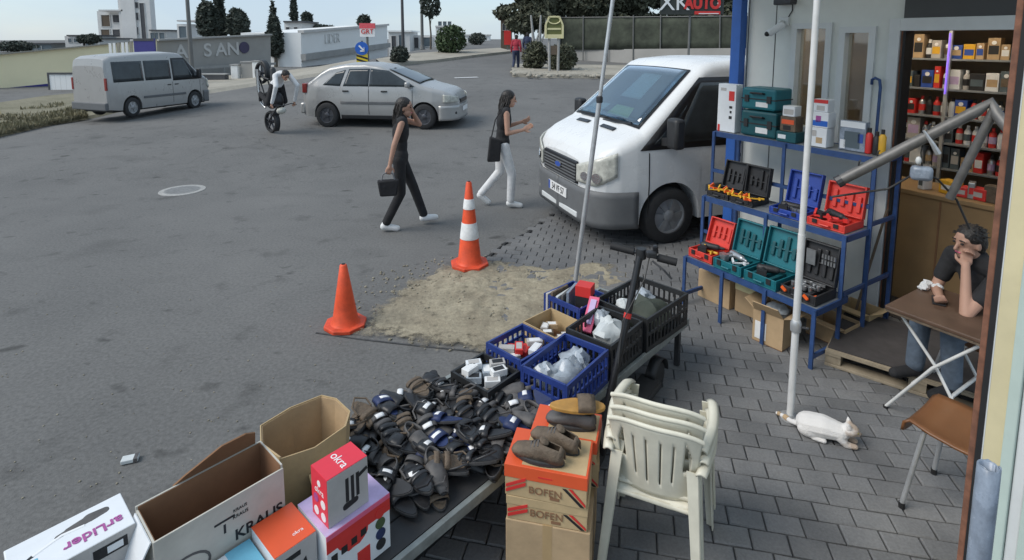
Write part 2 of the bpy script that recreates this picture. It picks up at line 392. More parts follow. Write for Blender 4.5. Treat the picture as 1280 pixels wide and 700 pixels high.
for a in [
 ('white_paint', (.70,.71,.71), .28, 0, .04, 3), ('silver_paint', (.40,.395,.385), .3, .35, .05, 3), ('grey_bumper', (.125,.13,.135), .55, 0, .1, 8),
 ('black_plastic', (.022,.023,.025), .5, 0, .2, 10), ('black_trim', (.012,.012,.014), .35, 0, .1, 10), ('tyre', (.028,.028,.029), .85, 0, .25, 12), ('hubcap', (.34,.35,.36), .4, .5, .12, 14),
 ('alloy', (.10,.10,.11), .4, .6, .12, 14), ('headlamp', (.50,.50,.45), .10, 0, .3, 16), ('lamp_red', (.22,.03,.025), .25, 0, .1, 8), ('lamp_amber', (.7,.25,.04), .25, 0, .1, 8),
 ('dark_glass', (.035,.043,.048), .05, 0, .35, 2.5), ('chrome', (.6,.61,.62), .25, 1, .05, 10), ('plate_white', (.75,.75,.74), .5, 0, .05, 20), ('ink_black', (.015,.015,.017), .6, 0, 0, 1),
 ('ink_blue', (.03,.08,.35), .5, 0, .05, 9), ('ink_white', (.8,.8,.8), .5, 0, .03, 9), ('ink_red', (.62,.035,.03), .5, 0, .06, 9), ('ink_purple', (.36,.08,.28), .5, 0, .06, 9),
 ('galvanised', (.55,.56,.57), .38, .6, .15, 9), ('pole_white', (.70,.70,.69), .4, .1, .12, 7), ('arm_grey', (.16,.155,.15), .5, .4, .25, 14), ('steel_dark', (.055,.056,.06), .45, .4, .2, 9),
 ('rack_blue', (.03,.07,.19), .45, .1, .25, 12), ('post_blue', (.025,.10,.36), .45, .05, .15, 4), ('shelf_grey', (.22,.24,.26), .55, .2, .25, 8),
 ('crate_blue', (.018,.040,.19), .42, 0, .15, 9), ('crate_black', (.022,.023,.024), .5, 0, .35, 7), ('case_teal', (.008,.13,.16), .45, 0, .12, 9), ('case_blue', (.02,.055,.30), .45, 0, .12, 9),
 ('case_red', (.62,.05,.035), .45, 0, .1, 9), ('case_black', (.022,.022,.024), .5, 0, .2, 9), ('case_teal_dark', (.006,.075,.09), .5, 0, .15, 9), ('tool_yellow', (.72,.40,.03), .45, 0, .12, 12), ('tool_orange', (.78,.12,.02), .45, 0, .1, 12), ('tool_steel', (.45,.46,.47), .35, .8, .12, 18),
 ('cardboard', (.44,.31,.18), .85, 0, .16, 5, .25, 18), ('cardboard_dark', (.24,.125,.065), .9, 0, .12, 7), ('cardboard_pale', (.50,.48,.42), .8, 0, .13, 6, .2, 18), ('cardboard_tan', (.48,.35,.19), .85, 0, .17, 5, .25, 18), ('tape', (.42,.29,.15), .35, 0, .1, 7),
 ('box_white', (.72,.74,.76), .5, 0, .05, 6), ('box_grey', (.45,.43,.41), .55, 0, .1, 9), ('box_red', (.70,.035,.06), .45, 0, .05, 6), ('box_orange', (.72,.10,.03), .5, 0, .06, 6), ('box_cyan', (.16,.45,.60), .5, 0, .1, 12), ('box_lilac', (.52,.40,.62), .5, 0, .15, 14), ('box_pink', (.70,.12,.22), .5, 0, .1, 9),
 ('cone_orange', (.74,.085,.025), .5, 0, .25, 7), ('cone_base', (.62,.07,.025), .6, 0, .3, 14), ('cone_white', (.70,.70,.69), .45, 0, .25, 9),
 ('chair_cream', (.64,.61,.50), .45, 0, .14, 5), ('chair_brown', (.18,.075,.028), .4, 0, .15, 5), ('tabletop', (.095,.055,.035), .5, 0, .25, 5), ('white_tube', (.68,.68,.66), .4, .1, .12, 9),
 ('sandal_black', (.020,.020,.022), .42, 0, .3, 20), ('sandal_grey', (.085,.08,.078), .6, 0, .3, 20), ('sandal_brown', (.12,.088,.06), .7, 0, .35, 20, .5, 60), ('sandal_navy', (.018,.032,.10), .6, 0, .3, 20), ('sandal_tan', (.42,.22,.05), .6, 0, .2, 20), ('sole_dark', (.03,.03,.031), .7, 0, .3, 20),
 ('bench_steel', (.25,.27,.26), .5, .3, .3, 10), ('bench_board', (.035,.035,.036), .7, 0, .3, 8),
 ('wood_pallet', (.30,.25,.18), .85, 0, .25, 9), ('mat_dark', (.055,.05,.05), .95, 0, .2, 14), ('rust_jamb', (.20,.09,.055), .75, .1, .5, 14), ('rubber_black', (.012,.012,.013), .7, 0, .2, 9),
 ('wall_panel', (.66,.68,.65), .6, 0, .06, 3), ('frame_grey', (.62,.64,.64), .5, 0, .06, 5), ('dark_panel', (.07,.072,.075), .7, 0, .12, 4), ('inside_wall', (.26,.20,.14), .8, 0, .12, 3), ('counter_tan', (.30,.19,.09), .7, 0, .12, 4), ('pale_green', (.46,.55,.50), .5, 0, .08, 4), ('wing_yellow', (.60,.53,.33), .7, 0, .08, 5),
 ('skin', (.42,.24,.17), .6, 0, .06, 9), ('hair_dark', (.018,.014,.012), .5, 0, .4, 40, .9, 50), ('cloth_black', (.018,.018,.02), .9, 0, .3, 14, .8, 16), ('cloth_white', (.66,.66,.66), .9, 0, .1, 14, .8, 14), ('cloth_jeans', (.10,.13,.17), .9, 0, .25, 14, .8, 18), ('cloth_red', (.34,.03,.05), .9, 0, .2, 14), ('cloth_navy', (.03,.04,.08), .9, 0, .2, 14), ('cloth_grey', (.17,.17,.18), .9, 0, .2, 14), ('sneaker', (.72,.72,.71), .7, 0, .06, 14),
 ('foliage_pine', (.085,.090,.058), .8, 0, .35, 1.5), ('foliage_dark', (.055,.066,.052), .8, 0, .35, 1.5), ('foliage_green', (.055,.085,.035), .8, 0, .35, 2), ('foliage_olive', (.085,.09,.055), .8, 0, .35, 2), ('grass_dry', (.20,.18,.11), .9, 0, .4, 2),
 ('house_white', (.66,.65,.63), .8, 0, .08, .5), ('house_pale', (.55,.54,.52), .8, 0, .08, .5), ('house_dark', (.07,.07,.075), .6, 0, .2, 1), ('house_glass', (.10,.13,.15), .2, 0, .2, 1), ('roof_orange', (.45,.12,.06), .7, 0, .15, 1), ('trailer_white', (.80,.80,.78), .5, 0, .03, .5), ('faint_ink', (.62,.62,.60), .6, 0, .05, 3),
 ('fence_green', (.050,.058,.042), .9, 0, .55, 1.6), ('fence_post', (.16,.16,.155), .6, .3, .1, 4), ('letters_pale', (.52,.51,.49), .7, 0, .05, 3), ('emblem_navy', (.06,.05,.10), .6, 0, .1, 3), ('sign_purple', (.05,.045,.22), .5, 0, .1, 3), ('sign_blue', (.02,.12,.50), .4, 0, .05, 5), ('sign_yellow', (.75,.55,.03), .5, 0, .05, 5), ('sign_olive', (.13,.14,.04), .6, 0, .15, 6), ('sign_cream', (.70,.64,.36), .6, 0, .06, 6), ('sign_dark', (.035,.04,.035), .6, 0, .1, 6), ('sign_pink', (.70,.10,.12), .5, 0, .1, 6),
 ('plastic_clear', (.33,.37,.41), .2, 0, .25, 30), ('plastic_grey', (.22,.26,.32), .25, 0, .4, 12), ('paper_green', (.55,.66,.30), .6, 0, .1, 20), ('paper_white', (.55,.58,.58), .6, 0, .1, 20), ('dash_grey', (.07,.10,.11), .7, 0, .3, 4), ('cable', (.03,.03,.03), .6, 0, 0, 1), ('cat_eye', (.25,.22,.05), .2, 0, 0, 1), ('tarmac_dark', (.03,.03,.031), .9, 0, .2, 6), ('oil_stain', (.055,.056,.058), .9, 0, .3, 14), ('dust_white', (.5,.5,.5), .9, 0, .1, 6), ('manhole_iron', (.24,.24,.235), .7, .2, .2, 14), ('awning_cloth', (.62,.62,.58), .9, 0, .08, 3)]:
    M(*a)
M('led_purple', (.3,.2,.9), .4, var=0, emit=(.25,.12,1.0), es=.7)
M('lamp_warm', (.9,.8,.6), .4, var=0, emit=(1.0,.85,.64), es=10.0)
glassy('windscreen', (.55,.66,.70), .15)
glassy('shop_glass', (.75,.78,.78), .10)

# ---------------------------------------------------------------- ground
def ground():
    xs = [-600,-300,-150,-80,-50,-35] + [-28 + i*1.0 for i in range(0, 49)] + [24,30,45,80,150,300,600]
    ys = [-30,-10,0,4,7,8,9] + [9.5+.75*i for i in range(0, 30)] + [34,37,40,44,50,60,75,95,120,200,400,800,1600]
    MB().grid([[(x, y, gz(x, y)) for x in xs] for y in ys]).build('road', 'asphalt', smooth=60)['kind'] = 'structure'
ground()
# pavers: rows turned a little against the view
PA = R(-12); pex = V((cos(PA), sin(PA), 0)); pey = V((-sin(PA), cos(PA), 0))
edge = [G(735,232), G(700,262), G(655,293), G(612,318), G(600,345), G(640,440), G(560,500), G(470,600), G(380,720)]
pav_poly = [(p.x, p.y) for p in edge] + [(-.9,.3), (-.3,-.6), (5.5,-.6), (5.5,9.6), (2.0,9.9)]
def inside(x, y, poly):
    r = False; j = len(poly) - 1
    for i in range(len(poly)):
        (xi, yi), (xj, yj) = poly[i], poly[j]
        if (yi > y) != (yj > y) and x < (xj-xi)*(y-yi)/(yj-yi)+xi: r = not r
        j = i
    return r
pave = MB().ext(pav_poly, -.05, .005).build('pavement', 'bedding'); pave['kind'] = 'structure'
PW, PH = .176, .118
def paver_geo(mb, c, ang, w, h, tilt=(0,0)):
    r = rz3(ang); z0, z1, ch = .004, .026, .006
    a, b = w/2, h/2
    ring = lambda a, b, z: [V((-a,-b,z)), V((a,-b,z)), V((a,b,z)), V((-a,b,z))]
    vs = ring(a, b, z0) + ring(a, b, z1-ch) + ring(a-ch, b-ch, z1)
    vs = [V(c) + r @ (p + V((0,0,(p.x*tilt[0]+p.y*tilt[1]) if p.z > .01 else 0))) for p in vs]
    f = [(k, (k+1) % 4, 4+(k+1) % 4, 4+k) for k in range(4)] + [(4+k, 4+(k+1) % 4, 8+(k+1) % 4, 8+k) for k in range(4)] + [(8,9,10,11)]
    mb.add(vs, f)
cells = []
for j in range(-20, 100):
    for i in range(-45, 66):
        p = pex * ((i + (.5 if j % 2 else 0)) * PW) + pey * (j * PH)
        if not inside(p.x, p.y, pav_poly) or p.y < .2: continue
        q = proj(p)
        if q[2] > .3 and -30 < q[0] < 1310 and 200 < q[1] < 735: cells.append((q[2], p))
cells.sort(key=lambda c_: c_[0])
occl = lambda q: (q[0] < 890 and q[1] > 395)             # bench, boxes and chairs stand over these
front = [c_ for c_ in cells if not occl(proj(c_[1]))]
single = set(id(c_) for c_ in front[:300])
me_p = []
for k in range(6):
    b_ = MB(); paver_geo(b_, (0,0,0), 0, PW-.005-rnd(0,.003), PH-.0045-rnd(0,.003), (rnd(-.02,.02), rnd(-.03,.03))); me_p.append(b_.mesh('paver', 'paver'))
rest = MB()
for c_ in cells:
    if id(c_) in single:
        o = bpy.data.objects.new('paver', random.choice(me_p)); C.objects.link(o); o.parent = pave
        o.location = c_[1] + V((0,0,rnd(-.002,.002))); o.rotation_euler = (0,0,PA + rnd(-.015,.015))
    else:
        paver_geo(rest, c_[1] + V((0,0,rnd(-.002,.002))), PA + rnd(-.015,.015), PW-.006, PH-.0055, (rnd(-.02,.02), rnd(-.03,.03)))
o = rest.build('paver_field', 'paver', pave); o['kind'] = 'stuff'
# broken ground with sand
sp = [G(452,415), G(520,428), G(600,438), G(690,440), G(740,400), G(790,352), G(752,330), G(690,338), G(640,330), G(600,327), G(560,335), G(520,352), G(480,382)]
spc = V((sum(p.x for p in sp)/len(sp), sum(p.y for p in sp)/len(sp), 0))
def sandpatch():
    rows = []; N = 90
    def rim(a):
        best = 9
        for i in range(len(sp)):
            p, q = sp[i]-spc, sp[(i+1) % len(sp)]-spc; d = V((cos(a), sin(a), 0)); e = q - p
            den = d.x*e.y - d.y*e.x
            if abs(den) < 1e-9: continue
            t = (p.x*e.y - p.y*e.x)/den; u = (p.x*d.y - p.y*d.x)/den
            if t > 0 and 0 <= u <= 1: best = min(best, t)
        return best
    for j in range(41):
        k = j / 40; row = []
        for i in range(N + 1):
            a = 2*pi*(i % N)/N; r_ = 1.24*rim(a)*(1 + .07*mnoise.noise(V((cos(a)*6, sin(a)*6, 3))) + .04*mnoise.noise(V((cos(a)*19, sin(a)*19, 3))))
            p = spc + V((cos(a), sin(a), 0))*r_*k
            z = .030*(1-k**3) + (1-k**3)*(.022*mnoise.noise(V((p.x*4, p.y*4, 0))) + .020*mnoise.noise(V((p.x*13, p.y*13, 5)))) + .008
            row.append((p.x, p.y, z))
        rows.append(row)
    o = MB().grid(rows).build('sand_patch', 'sand_edge', smooth=70); o['kind'] = 'structure'
    at_ = o.data.attributes.new('cover', 'FLOAT', 'POINT')
    for i, d in enumerate(at_.data): d.value = .45 - .75*max(0, (i // (N+1))/40 - .62)/.38
sandpatch()
def pebbles():
    b = MB()
    for i in range(900):
        a = rnd(0, 2*pi); r_ = rnd(.3, 1.35); p = spc + V((cos(a)*r_*1.05, sin(a)*r_*.75, 0)); s_ = rnd(.004,.016)
        b.ell((p.x, p.y, .03 if r_ < .8 else .006), (s_, s_*rnd(.6,1), s_*.7), rz3(rnd(0,3)), 6, 4)
    for i in range(300):
        p = G(rnd(0, 640), rnd(330, 640)); s_ = rnd(.002,.008)
        b.ell((p.x, p.y, .003), (s_, s_*rnd(.6,1), s_*.6), rz3(rnd(0,3)), 5, 4)
    tag(b.build('gravel', 'sand'), 'loose grit and small stones scattered on the sandy patch and road', 'gravel', kind='stuff')
pebbles()
# kerb crack where asphalt meets the pavers
pts = [G(735,234,.012), G(700,263,.012), G(678,278,.012), G(655,294,.012), G(630,306,.012), G(612,319,.012), G(602,330,.012)]
cb = MB()
for a, b in zip(pts[:-1], pts[1:]):
    for k in range(4):
        p, q = a.lerp(b, k/4), a.lerp(b, (k+1)/4); w = rnd(.02,.05); j = V((rnd(-.02,.02), rnd(-.02,.02), 0))
        cb.bar(p + j, q + j, w, .02)
cb.build('pavement_joint', 'tarmac_dark')['kind'] = 'structure'
ln = [G(395,416,.004), G(450,424,.004), G(520,432,.004), G(600,440,.004)]
cb = MB()
for a, b in zip(ln[:-1], ln[1:]): cb.bar(a, b, .014, .006)
cb.build('road_seam', 'oil_stain')['kind'] = 'structure'
# oil spots and repairs on the road
def blot(mb, c, r_, z):
    n = 18; ph = rnd(0, 9); vs = [V((c.x, c.y, z))]
    for k in range(n):
        a = 2*pi*k/n; q = r_*(1 + .35*mnoise.noise(V((cos(a)*1.5+ph, sin(a)*1.5, ph)))); vs.append(V((c.x + cos(a)*q*1.5, c.y + sin(a)*q, z)))
    mb.add(vs, [(0, 1+k, 1+(k+1) % n) for k in range(n)])
# manhole
mh = thing('manhole_cover', 'pale round manhole cover set in the asphalt left of the walkers', 'manhole', G(228,238))
MB().lathe([(.33,-.02),(.33,.006),(.27,.008)], 32).build('ring', 'concrete', mh)
mb = MB().lathe([(.255,-.02),(.255,.009)], 32)
for i in range(-4, 5): mb.box((i*.055, 0, .010), (.02, 2*math.sqrt(max(.001,.055-(i*.055)**2))*.9, .006))
mb.build('lid', 'manhole_iron', mh)
# litter
lt = thing('cigarette_packet', 'crushed white packet lying alone on the open asphalt', 'litter', G(163,576,.004), R(20))
MB().box((0,0,.012), (.085,.05,.022)).build('pack', 'paper_white', lt, bev=.004)
MB().box((.03,0,.0125), (.02,.052,.0235)).build('lid', 'sandal_grey', lt)
for k, (px, py) in enumerate([(362,183),(404,366)]):
    pass

def awning_mat():
    m = MATS['awning_cloth']; n = m.node_tree; p = n.nodes['Principled BSDF']; o = [x for x in n.nodes if x.type == 'OUTPUT_MATERIAL'][0]
    t = n.nodes.new('ShaderNodeBsdfTranslucent'); t.inputs['Color'].default_value = (.72,.72,.68,1); mi = n.nodes.new('ShaderNodeMixShader'); mi.inputs[0].default_value = .55
    n.links.new(p.outputs[0], mi.inputs[1]); n.links.new(t.outputs[0], mi.inputs[2]); n.links.new(mi.outputs[0], o.inputs[0])
awning_mat()
# ---------------------------------------------------------------- vehicles (x forward, y left, origin on the ground under the front axle)
ROTX = Matrix.Rotation(R(90), 3, 'X')
def wheel(parent, x, y, r, w, kind):
    s_ = 1 if y > 0 else -1
    root = MB()
    prof = [(r*.62,-w/2),(r*.9,-w/2),(r*.97,-w*.42),(r,-w*.25),(r,w*.25),(r*.97,w*.42),(r*.9,w/2),(r*.62,w/2),(r*.6,w*.2),(r*.6,-w*.2)]
    n = 36; vs = []
    for a, z in prof:
        for k in range(n): vs.append(ROTX @ V((a*cos(2*pi*k/n), a*sin(2*pi*k/n), z)))
    m_ = len(prof); root.add(vs, [(i*n+k, i*n+(k+1) % n, ((i+1) % m_)*n+(k+1) % n, ((i+1) % m_)*n+k) for i in range(m_) for k in range(n)])
    o = root.build('wheel', 'tyre', parent, (x, y, r), smooth=40)
    rim = MB(); R3 = r*.63
    rim.lathe([(R3, w*.30),(R3*.98, w*.42),(R3*.9, w*.40),(R3*.86, w*.25),(R3*.84,-w*.2)], 36, rot=Matrix.Rotation(R(-90*s_), 3, 'X'))
    ns = {'steel': 6, 'alloy': 5}[kind]
    disc(o, 'brake_disc', 'black_trim', (0, s_*w*.22, 0), (0, s_, 0), R3*.86, .01, 24)
    for k in range(ns):
        a = 2*pi*k/ns; d = V((cos(a), 0, sin(a))); q = V((-sin(a), 0, cos(a))); yo = V((0, s_*w*.36, 0)); yi = V((0, s_*w*.42, 0)); ws = R3*(.20 if kind == 'steel' else .15)
        p = [q*ws*.55 + d*R3*.2 + yi, -q*ws*.55 + d*R3*.2 + yi, -q*ws + d*R3*.93 + yo, q*ws + d*R3*.93 + yo]
        b = [v - V((0, s_*.03, 0)) for v in p]
        rim.add(p + b, [(0,1,2,3),(7,6,5,4),(0,4,5,1),(1,5,6,2),(2,6,7,3),(3,7,4,0)])
    rim.lathe([(R3*.34,-.01),(R3*.34, w*.42),(R3*.25, w*.47),(.01, w*.48)], 20, rot=Matrix.Rotation(R(-90*s_), 3, 'X'))
    rim.build('rim', 'hubcap' if kind == 'steel' else 'alloy', o, smooth=35)
    return o
class Car:
    def __init__(s, T, plan, tum, arches, base, rad, wr, paint):
        s.T = lambda x: lerp(x, *T); s.plan = lambda x: lerp(x, *plan); s.tum = lambda z: lerp(z, *tum)
        s.ar = arches; s.base = base; s.rad = rad; s.wr = wr; s.paint = paint; s.x0, s.x1 = T[0][0], T[0][-1]; s.Tx = T[0]; s.Px = plan[0]
    def W(s, x, z): return s.plan(x) * s.tum(z)
    def B(s, x):
        b = s.base + (.05 * sm((s.x0 + .5 - x)/.5)) + .03*sm((x - s.x1 + .35)/.35)
        for xc, rr in s.ar:
            if abs(x-xc) < rr: b = max(b, s.wr + math.sqrt(rr*rr-(x-xc)**2))
        return b
    def body(s, parent):
        xs = set(s.Tx) | set(s.Px)
        for xc, rr in s.ar:
            for k in range(19): xs.add(xc + rr*.9999*sin(-pi/2 + pi*k/18))
            xs |= {xc-rr-.002, xc+rr+.002}
        for k in range(40): xs.add(s.x0 + (s.x1-s.x0)*k/39)
        xs = sorted(x for x in xs if s.x0 <= x <= s.x1); rows = []; keep = [xs[0]]
        for x in xs[1:-1]:
            if x - keep[-1] > .009 or any(abs(abs(x-xc)-rr) < .003 for xc, rr in s.ar): keep.append(x)
        xs = keep + [xs[-1]]
        for x in xs:
            zb, zt = s.B(x), s.T(x); r_ = min(s.rad, (zt-zb)*.4); h = []
            for k in range(12): z = zb + (zt-r_-zb)*k/11; h.append((s.W(x, z), z))
            w = s.W(x, zt-r_)
            for k in range(1, 7): a = pi/2*k/6; h.append((w - r_*1.1*(1-cos(a)), zt - r_ + r_*sin(a)))
            w2 = h[-1][0]
            for k in range(1, 5): y = w2*(1-k/4); h.append((y, zt + .025*(1-(y/w2)**2)))
            full = [(y, z) for y, z in h] + [(-y, z) for y, z in h[-2::-1]]
            rows.append([(x, y, z) for y, z in full])
        b = MB(); b.grid(rows); n = len(rows[0]); m = len(rows)
        b.f.append(tuple(range(n))); b.f.append(tuple(range((m-1)*n+n-1, (m-1)*n-1, -1)))
        b.f += [(i*n, (i+1)*n, (i+1)*n+n-1, i*n+n-1) for i in range(m-1)]
        o = b.build('body', s.paint, parent, smooth=32)
        ub = MB(); w = s.plan((s.x0+s.x1)/2) - .24
        ub.b2((s.x0+.3, -w, .20), (s.x1-.25, w, s.wr+s.ar[0][1]+.06)); ub.build('underbody', 'black_trim', parent)
        return o
    def side(s, parent, name, mat, sgn, quad, off, nu=10, nv=6):      # quad of (x, z): bl, br, tr, tl on one flank
        rows = []
        for j in range(nv+1):
            v = j/nv; row = []
            for i in range(nu+1):
                u = i/nu
                x = (quad[0][0]*(1-u)+quad[1][0]*u)*(1-v) + (quad[3][0]*(1-u)+quad[2][0]*u)*v
                z = (quad[0][1]*(1-u)+quad[1][1]*u)*(1-v) + (quad[3][1]*(1-u)+quad[2][1]*u)*v
                row.append((x, sgn*(s.W(x, z)+off), z))
            rows.append(row if sgn < 0 else row[::-1])
        return MB().grid(rows).build(name, mat, parent, smooth=50, solid=.004)
    def screen(s, parent, name, mat, xa, xb, ya, yb, off, wa=None, wb=None, nv=8, nu=12):   # on the upper skin from xa (half width ya) to xb (yb)
        rows = []
        sl = math.atan2(s.T(xb)-s.T(xa), xb-xa); nx, nz_ = -sin(sl), cos(sl)
        if nz_ < 0: nx, nz_ = -nx, -nz_
        for j in range(nv+1):
            v = j/nv; x = xa + (xb-xa)*v; w0 = (wa[0] if wa else -ya)*(1-v) + (wb[0] if wb else -yb)*v; w1 = (wa[1] if wa else ya)*(1-v) + (wb[1] if wb else yb)*v
            row = []
            for i in range(nu+1):
                y = w0 + (w1-w0)*i/nu; wm = max(ya, yb, .7)*1.25
                row.append((x + nx*off, y, s.T(x) + .025*(1-(y/wm)**2) + nz_*off))
            rows.append(row)
        return MB().grid(rows).build(name, mat, parent, smooth=50, solid=.003)
    def nose(s, parent, name, mat, path, zf, off, nz_=6, solid=.02):   # wraps round the front along plan points; zf(p) -> (low, high)
        rows = []; n = len(path)
        for j in range(nz_+1):
            row = []
            for i, (x, y) in enumerate(path):
                a, b = path[max(i-1, 0)], path[min(i+1, n-1)]; t = V((b[0]-a[0], b[1]-a[1], 0)).normalized(); nn = V((-t.y, t.x, 0))
                if nn.x < 0 and abs(nn.y) < .9 or nn.y*y < -.1: nn = -nn
                lo, hi = zf(i/(n-1)); row.append((x + nn.x*off, y + nn.y*off, lo + (hi-lo)*j/nz_))
            rows.append(row)
        return MB().grid(rows).build(name, mat, parent, smooth=50, solid=solid)
def arcpath(pts, n):
    d = [0]
    for a, b in zip(pts[:-1], pts[1:]): d.append(d[-1] + math.hypot(b[0]-a[0], b[1]-a[1]))
    return [(lerp(d[-1]*k/n, d, [p[0] for p in pts]), lerp(d[-1]*k/n, d, [p[1] for p in pts])) for k in range(n+1)]

def make_van(name, label, paint, minibus, loc, rz):
    root = thing(name, label, 'van', loc, rz)
    c = Car(([-3.9,-3.86,-3.6,-2.5,-1.0,-.62,-.5,-.40,.36,.46,.62,.78,.88,.94], [1.72,1.95,2.05,2.11,2.13,2.10,2.06,1.98,1.33,1.285,1.22,1.14,1.06,.97]),
            ([-3.9,-3.8,-3.5,-3,.2,.45,.65,.8,.89,.94], [.88,.93,.965,.975,.975,.968,.935,.865,.765,.58]),
            ([.2,.45,.75,1.15,1.6,2.15], [.965,.99,1.0,.985,.93,.86]), [(0,.405),(-2.93,.405)], .27, .13, .335, paint)
    c.body(root)
    # glazing: dark cab behind, papers on the dash, then the pane
    c.screen(root, 'windscreen_seal', 'black_trim', .345, -.415, .80, .70, .004)
    c.screen(root, 'dashboard', 'dash_grey', .31, -.38, .75, .665, .007)
    c.screen(root, 'paper', 'paper_green', .28, .15, 0, 0, .0125, (-.04,.46), (0,.40))
    c.screen(root, 'paper', 'paper_white', .28, .16, 0, 0, .0125, (-.62,-.20), (-.55,-.15))
    c.screen(root, 'paper', 'paper_white', .04, -.30, 0, 0, .0125, (-.12,.34), (-.10,.31))
    ws = c.screen(root, 'windscreen', 'windscreen', .32, -.39, .765, .675, .019)
    w = MB(); 
    for y0, y1 in ((-.6,.05),(.0,.62)): w.tube([(.36,y0,1.36),(.365,(y0+y1)/2,1.365),(.33,y1,1.39)], .010, 6)
    w.build('wiper', 'black_trim', root)
    c.screen(root, 'hood_vent', 'black_trim', .50, .44, 0, 0, .012, (.16,.48), (.16,.48)); c.screen(root, 'hood_vent', 'black_trim', .50, .44, 0, 0, .012, (-.48,-.16), (-.48,-.16))
    for s_ in (1, -1):
        c.side(root, 'window_surround', 'black_trim', s_, [(-1.04,1.13),(.42,1.13),(-.40,1.93),(-1.04,1.93)], .004)
        c.side(root, 'window', 'dark_glass', s_, [(-.98,1.20),(-.02,1.20),(-.42,1.87),(-.98,1.87)], .010)
        c.side(root, 'quarter_light', 'dark_glass', s_, [(.03,1.20),(.24,1.20),(-.10,1.49),(-.22,1.62)], .010)
        c.side(root, 'window', 'dark_glass', s_, [(-2.3,1.20),(-1.12,1.20),(-1.12,1.87),(-2.3,1.87)], .008)
        if minibus: c.side(root, 'window', 'dark_glass', s_, [(-3.62,1.20),(-2.38,1.20),(-2.38,1.87),(-3.62,1.87)], .008)
        c.side(root, 'side_moulding', 'grey_bumper', s_, [(-2.45,.60),(-.47,.60),(-.47,.68),(-2.45,.68)], .012)
        for xg in (-1.08, .30):
            c.side(root, 'door_gap', 'black_trim', s_, [(xg-.006,.36),(xg+.006,.36),(xg+.006,1.10),(xg-.006,1.10)], .002)
        for xg in (-.90, -1.25):
            b = MB(); y = c.W(xg, 1.0) + .022; b.box((xg, s_*y, 1.0), (.16,.03,.035)); b.build('door_handle', 'black_plastic', root, bev=.008)
        mir = MB(); y = c.W(.10, 1.2)
        mir.bar((.12, s_*y, 1.22), (.10, s_*(y+.13), 1.24), .06, .09)
        o = mir.build('mirror', 'black_plastic', root)
        MB().box((.10, s_*(y+.20), 1.34), (.13,.19,.34)).build('mirror_shell', 'black_plastic', o, bev=.035, smooth=50)
        pth = arcpath([(.962,s_*.50),(.938,s_*.60),(.89,s_*.76),(.80,s_*.86),(.68,s_*.92)], 12)
        hl = c.nose(root, 'headlight', 'headlamp', pth, lambda p: (.73 + .30*max(0, p-.6), .93 + .19*p), .012)
        for p_, rr in ((3, .05), (7, .06)):
            x, y = pth[p_]; disc(hl, 'reflector', 'chrome', (x + .028, y + s_*.02, .82), (1, s_*.6, 0), rr, .004)
        tl = MB(); tl.b2((-3.915, s_*.82, .95), (-3.86, s_*.92, 1.35)); tl.build('tail_light', 'lamp_red', root, bev=.01)
        for x in (0, -2.93): wheel(root, x, s_*.86, .335, .215, 'steel')
    for s_ in (1, -1):
        ap = arcpath([(.44,s_*.972),(.6,s_*.94),(.72,s_*.91),(.82,s_*.85),(.90,s_*.745),(.945,s_*.57),(.958,0)], 18)
        c.nose(root, 'front_bumper', 'grey_bumper', ap if s_ > 0 else ap[::-1], lambda p: (.25, .67), .018)
        b = MB(); b.ell((.93, s_*.62, .40), (.03,.07,.05)); b.build('fog_light', 'headlamp', root, smooth=60)
        b = MB(); b.b2((.93, s_*.02, .29), (.985, s_*.52, .36)); b.build('lower_lip', 'frame_grey', root, bev=.012)
    gr = MB().b2((.90,-.48,.68), (.968,.48,.95)).build('grille', 'black_trim', root, bev=.02)
    b = MB()
    for k in range(6): b.b2((.965,-.46,.705+k*.038), (.98,.46,.719+k*.038))
    b.build('grille_bar', 'grey_bumper', gr)
    e = disc(gr, 'badge', 'chrome', (.984,0,.83), (1,0,0), .088, .006, 24, .42); disc(e, 'badge_field', 'ink_blue', (.991,0,.83), (1,0,0), .076, .002, 24, .40)
    pl = MB().b2((.985,-.26,.46), (.995,.26,.575)).build('number_plate', 'plate_white', root)
    MB().b2((.994,-.26,.462), (.9965,-.215,.573)).build('country_band', 'ink_blue', pl)
    if not minibus: text('34 VF 57', .115, 'ink_black', pl, (.997,.02,.515), (0,1,0), (0,0,1), sx=.85)
    rb = MB().b2((-4.0,-.9,.30), (-3.85,.9,.55)).build('rear_bumper', 'grey_bumper', root, bev=.03)
    return root
VH = math.atan2(-.34, -.94); hv = V((cos(VH), sin(VH), 0)); vl = V((-hv.y, hv.x, 0))
wp = G(832,305)
van = make_van('delivery_van', 'white van with grey bumper parked on the pavers behind the tool rack', 'white_paint', False, wp - vl*.90 - V((0,0,-.02)), VH)
# silver minibus driving past on the left
hh = V((.36,.933,0)); ang = math.atan2(hh.y, hh.x)
fp = G(247,139); fp = V((fp.x, fp.y, 0))
fp = V((-10.4, 17.35, 0)); fp.z = gz(fp.x, fp.y)
mini = make_van('minibus', 'silver grey minibus with dark side windows driving by the yellow wall', 'silver_paint', True, fp, ang)
mini.scale = (.66, .76, .82)

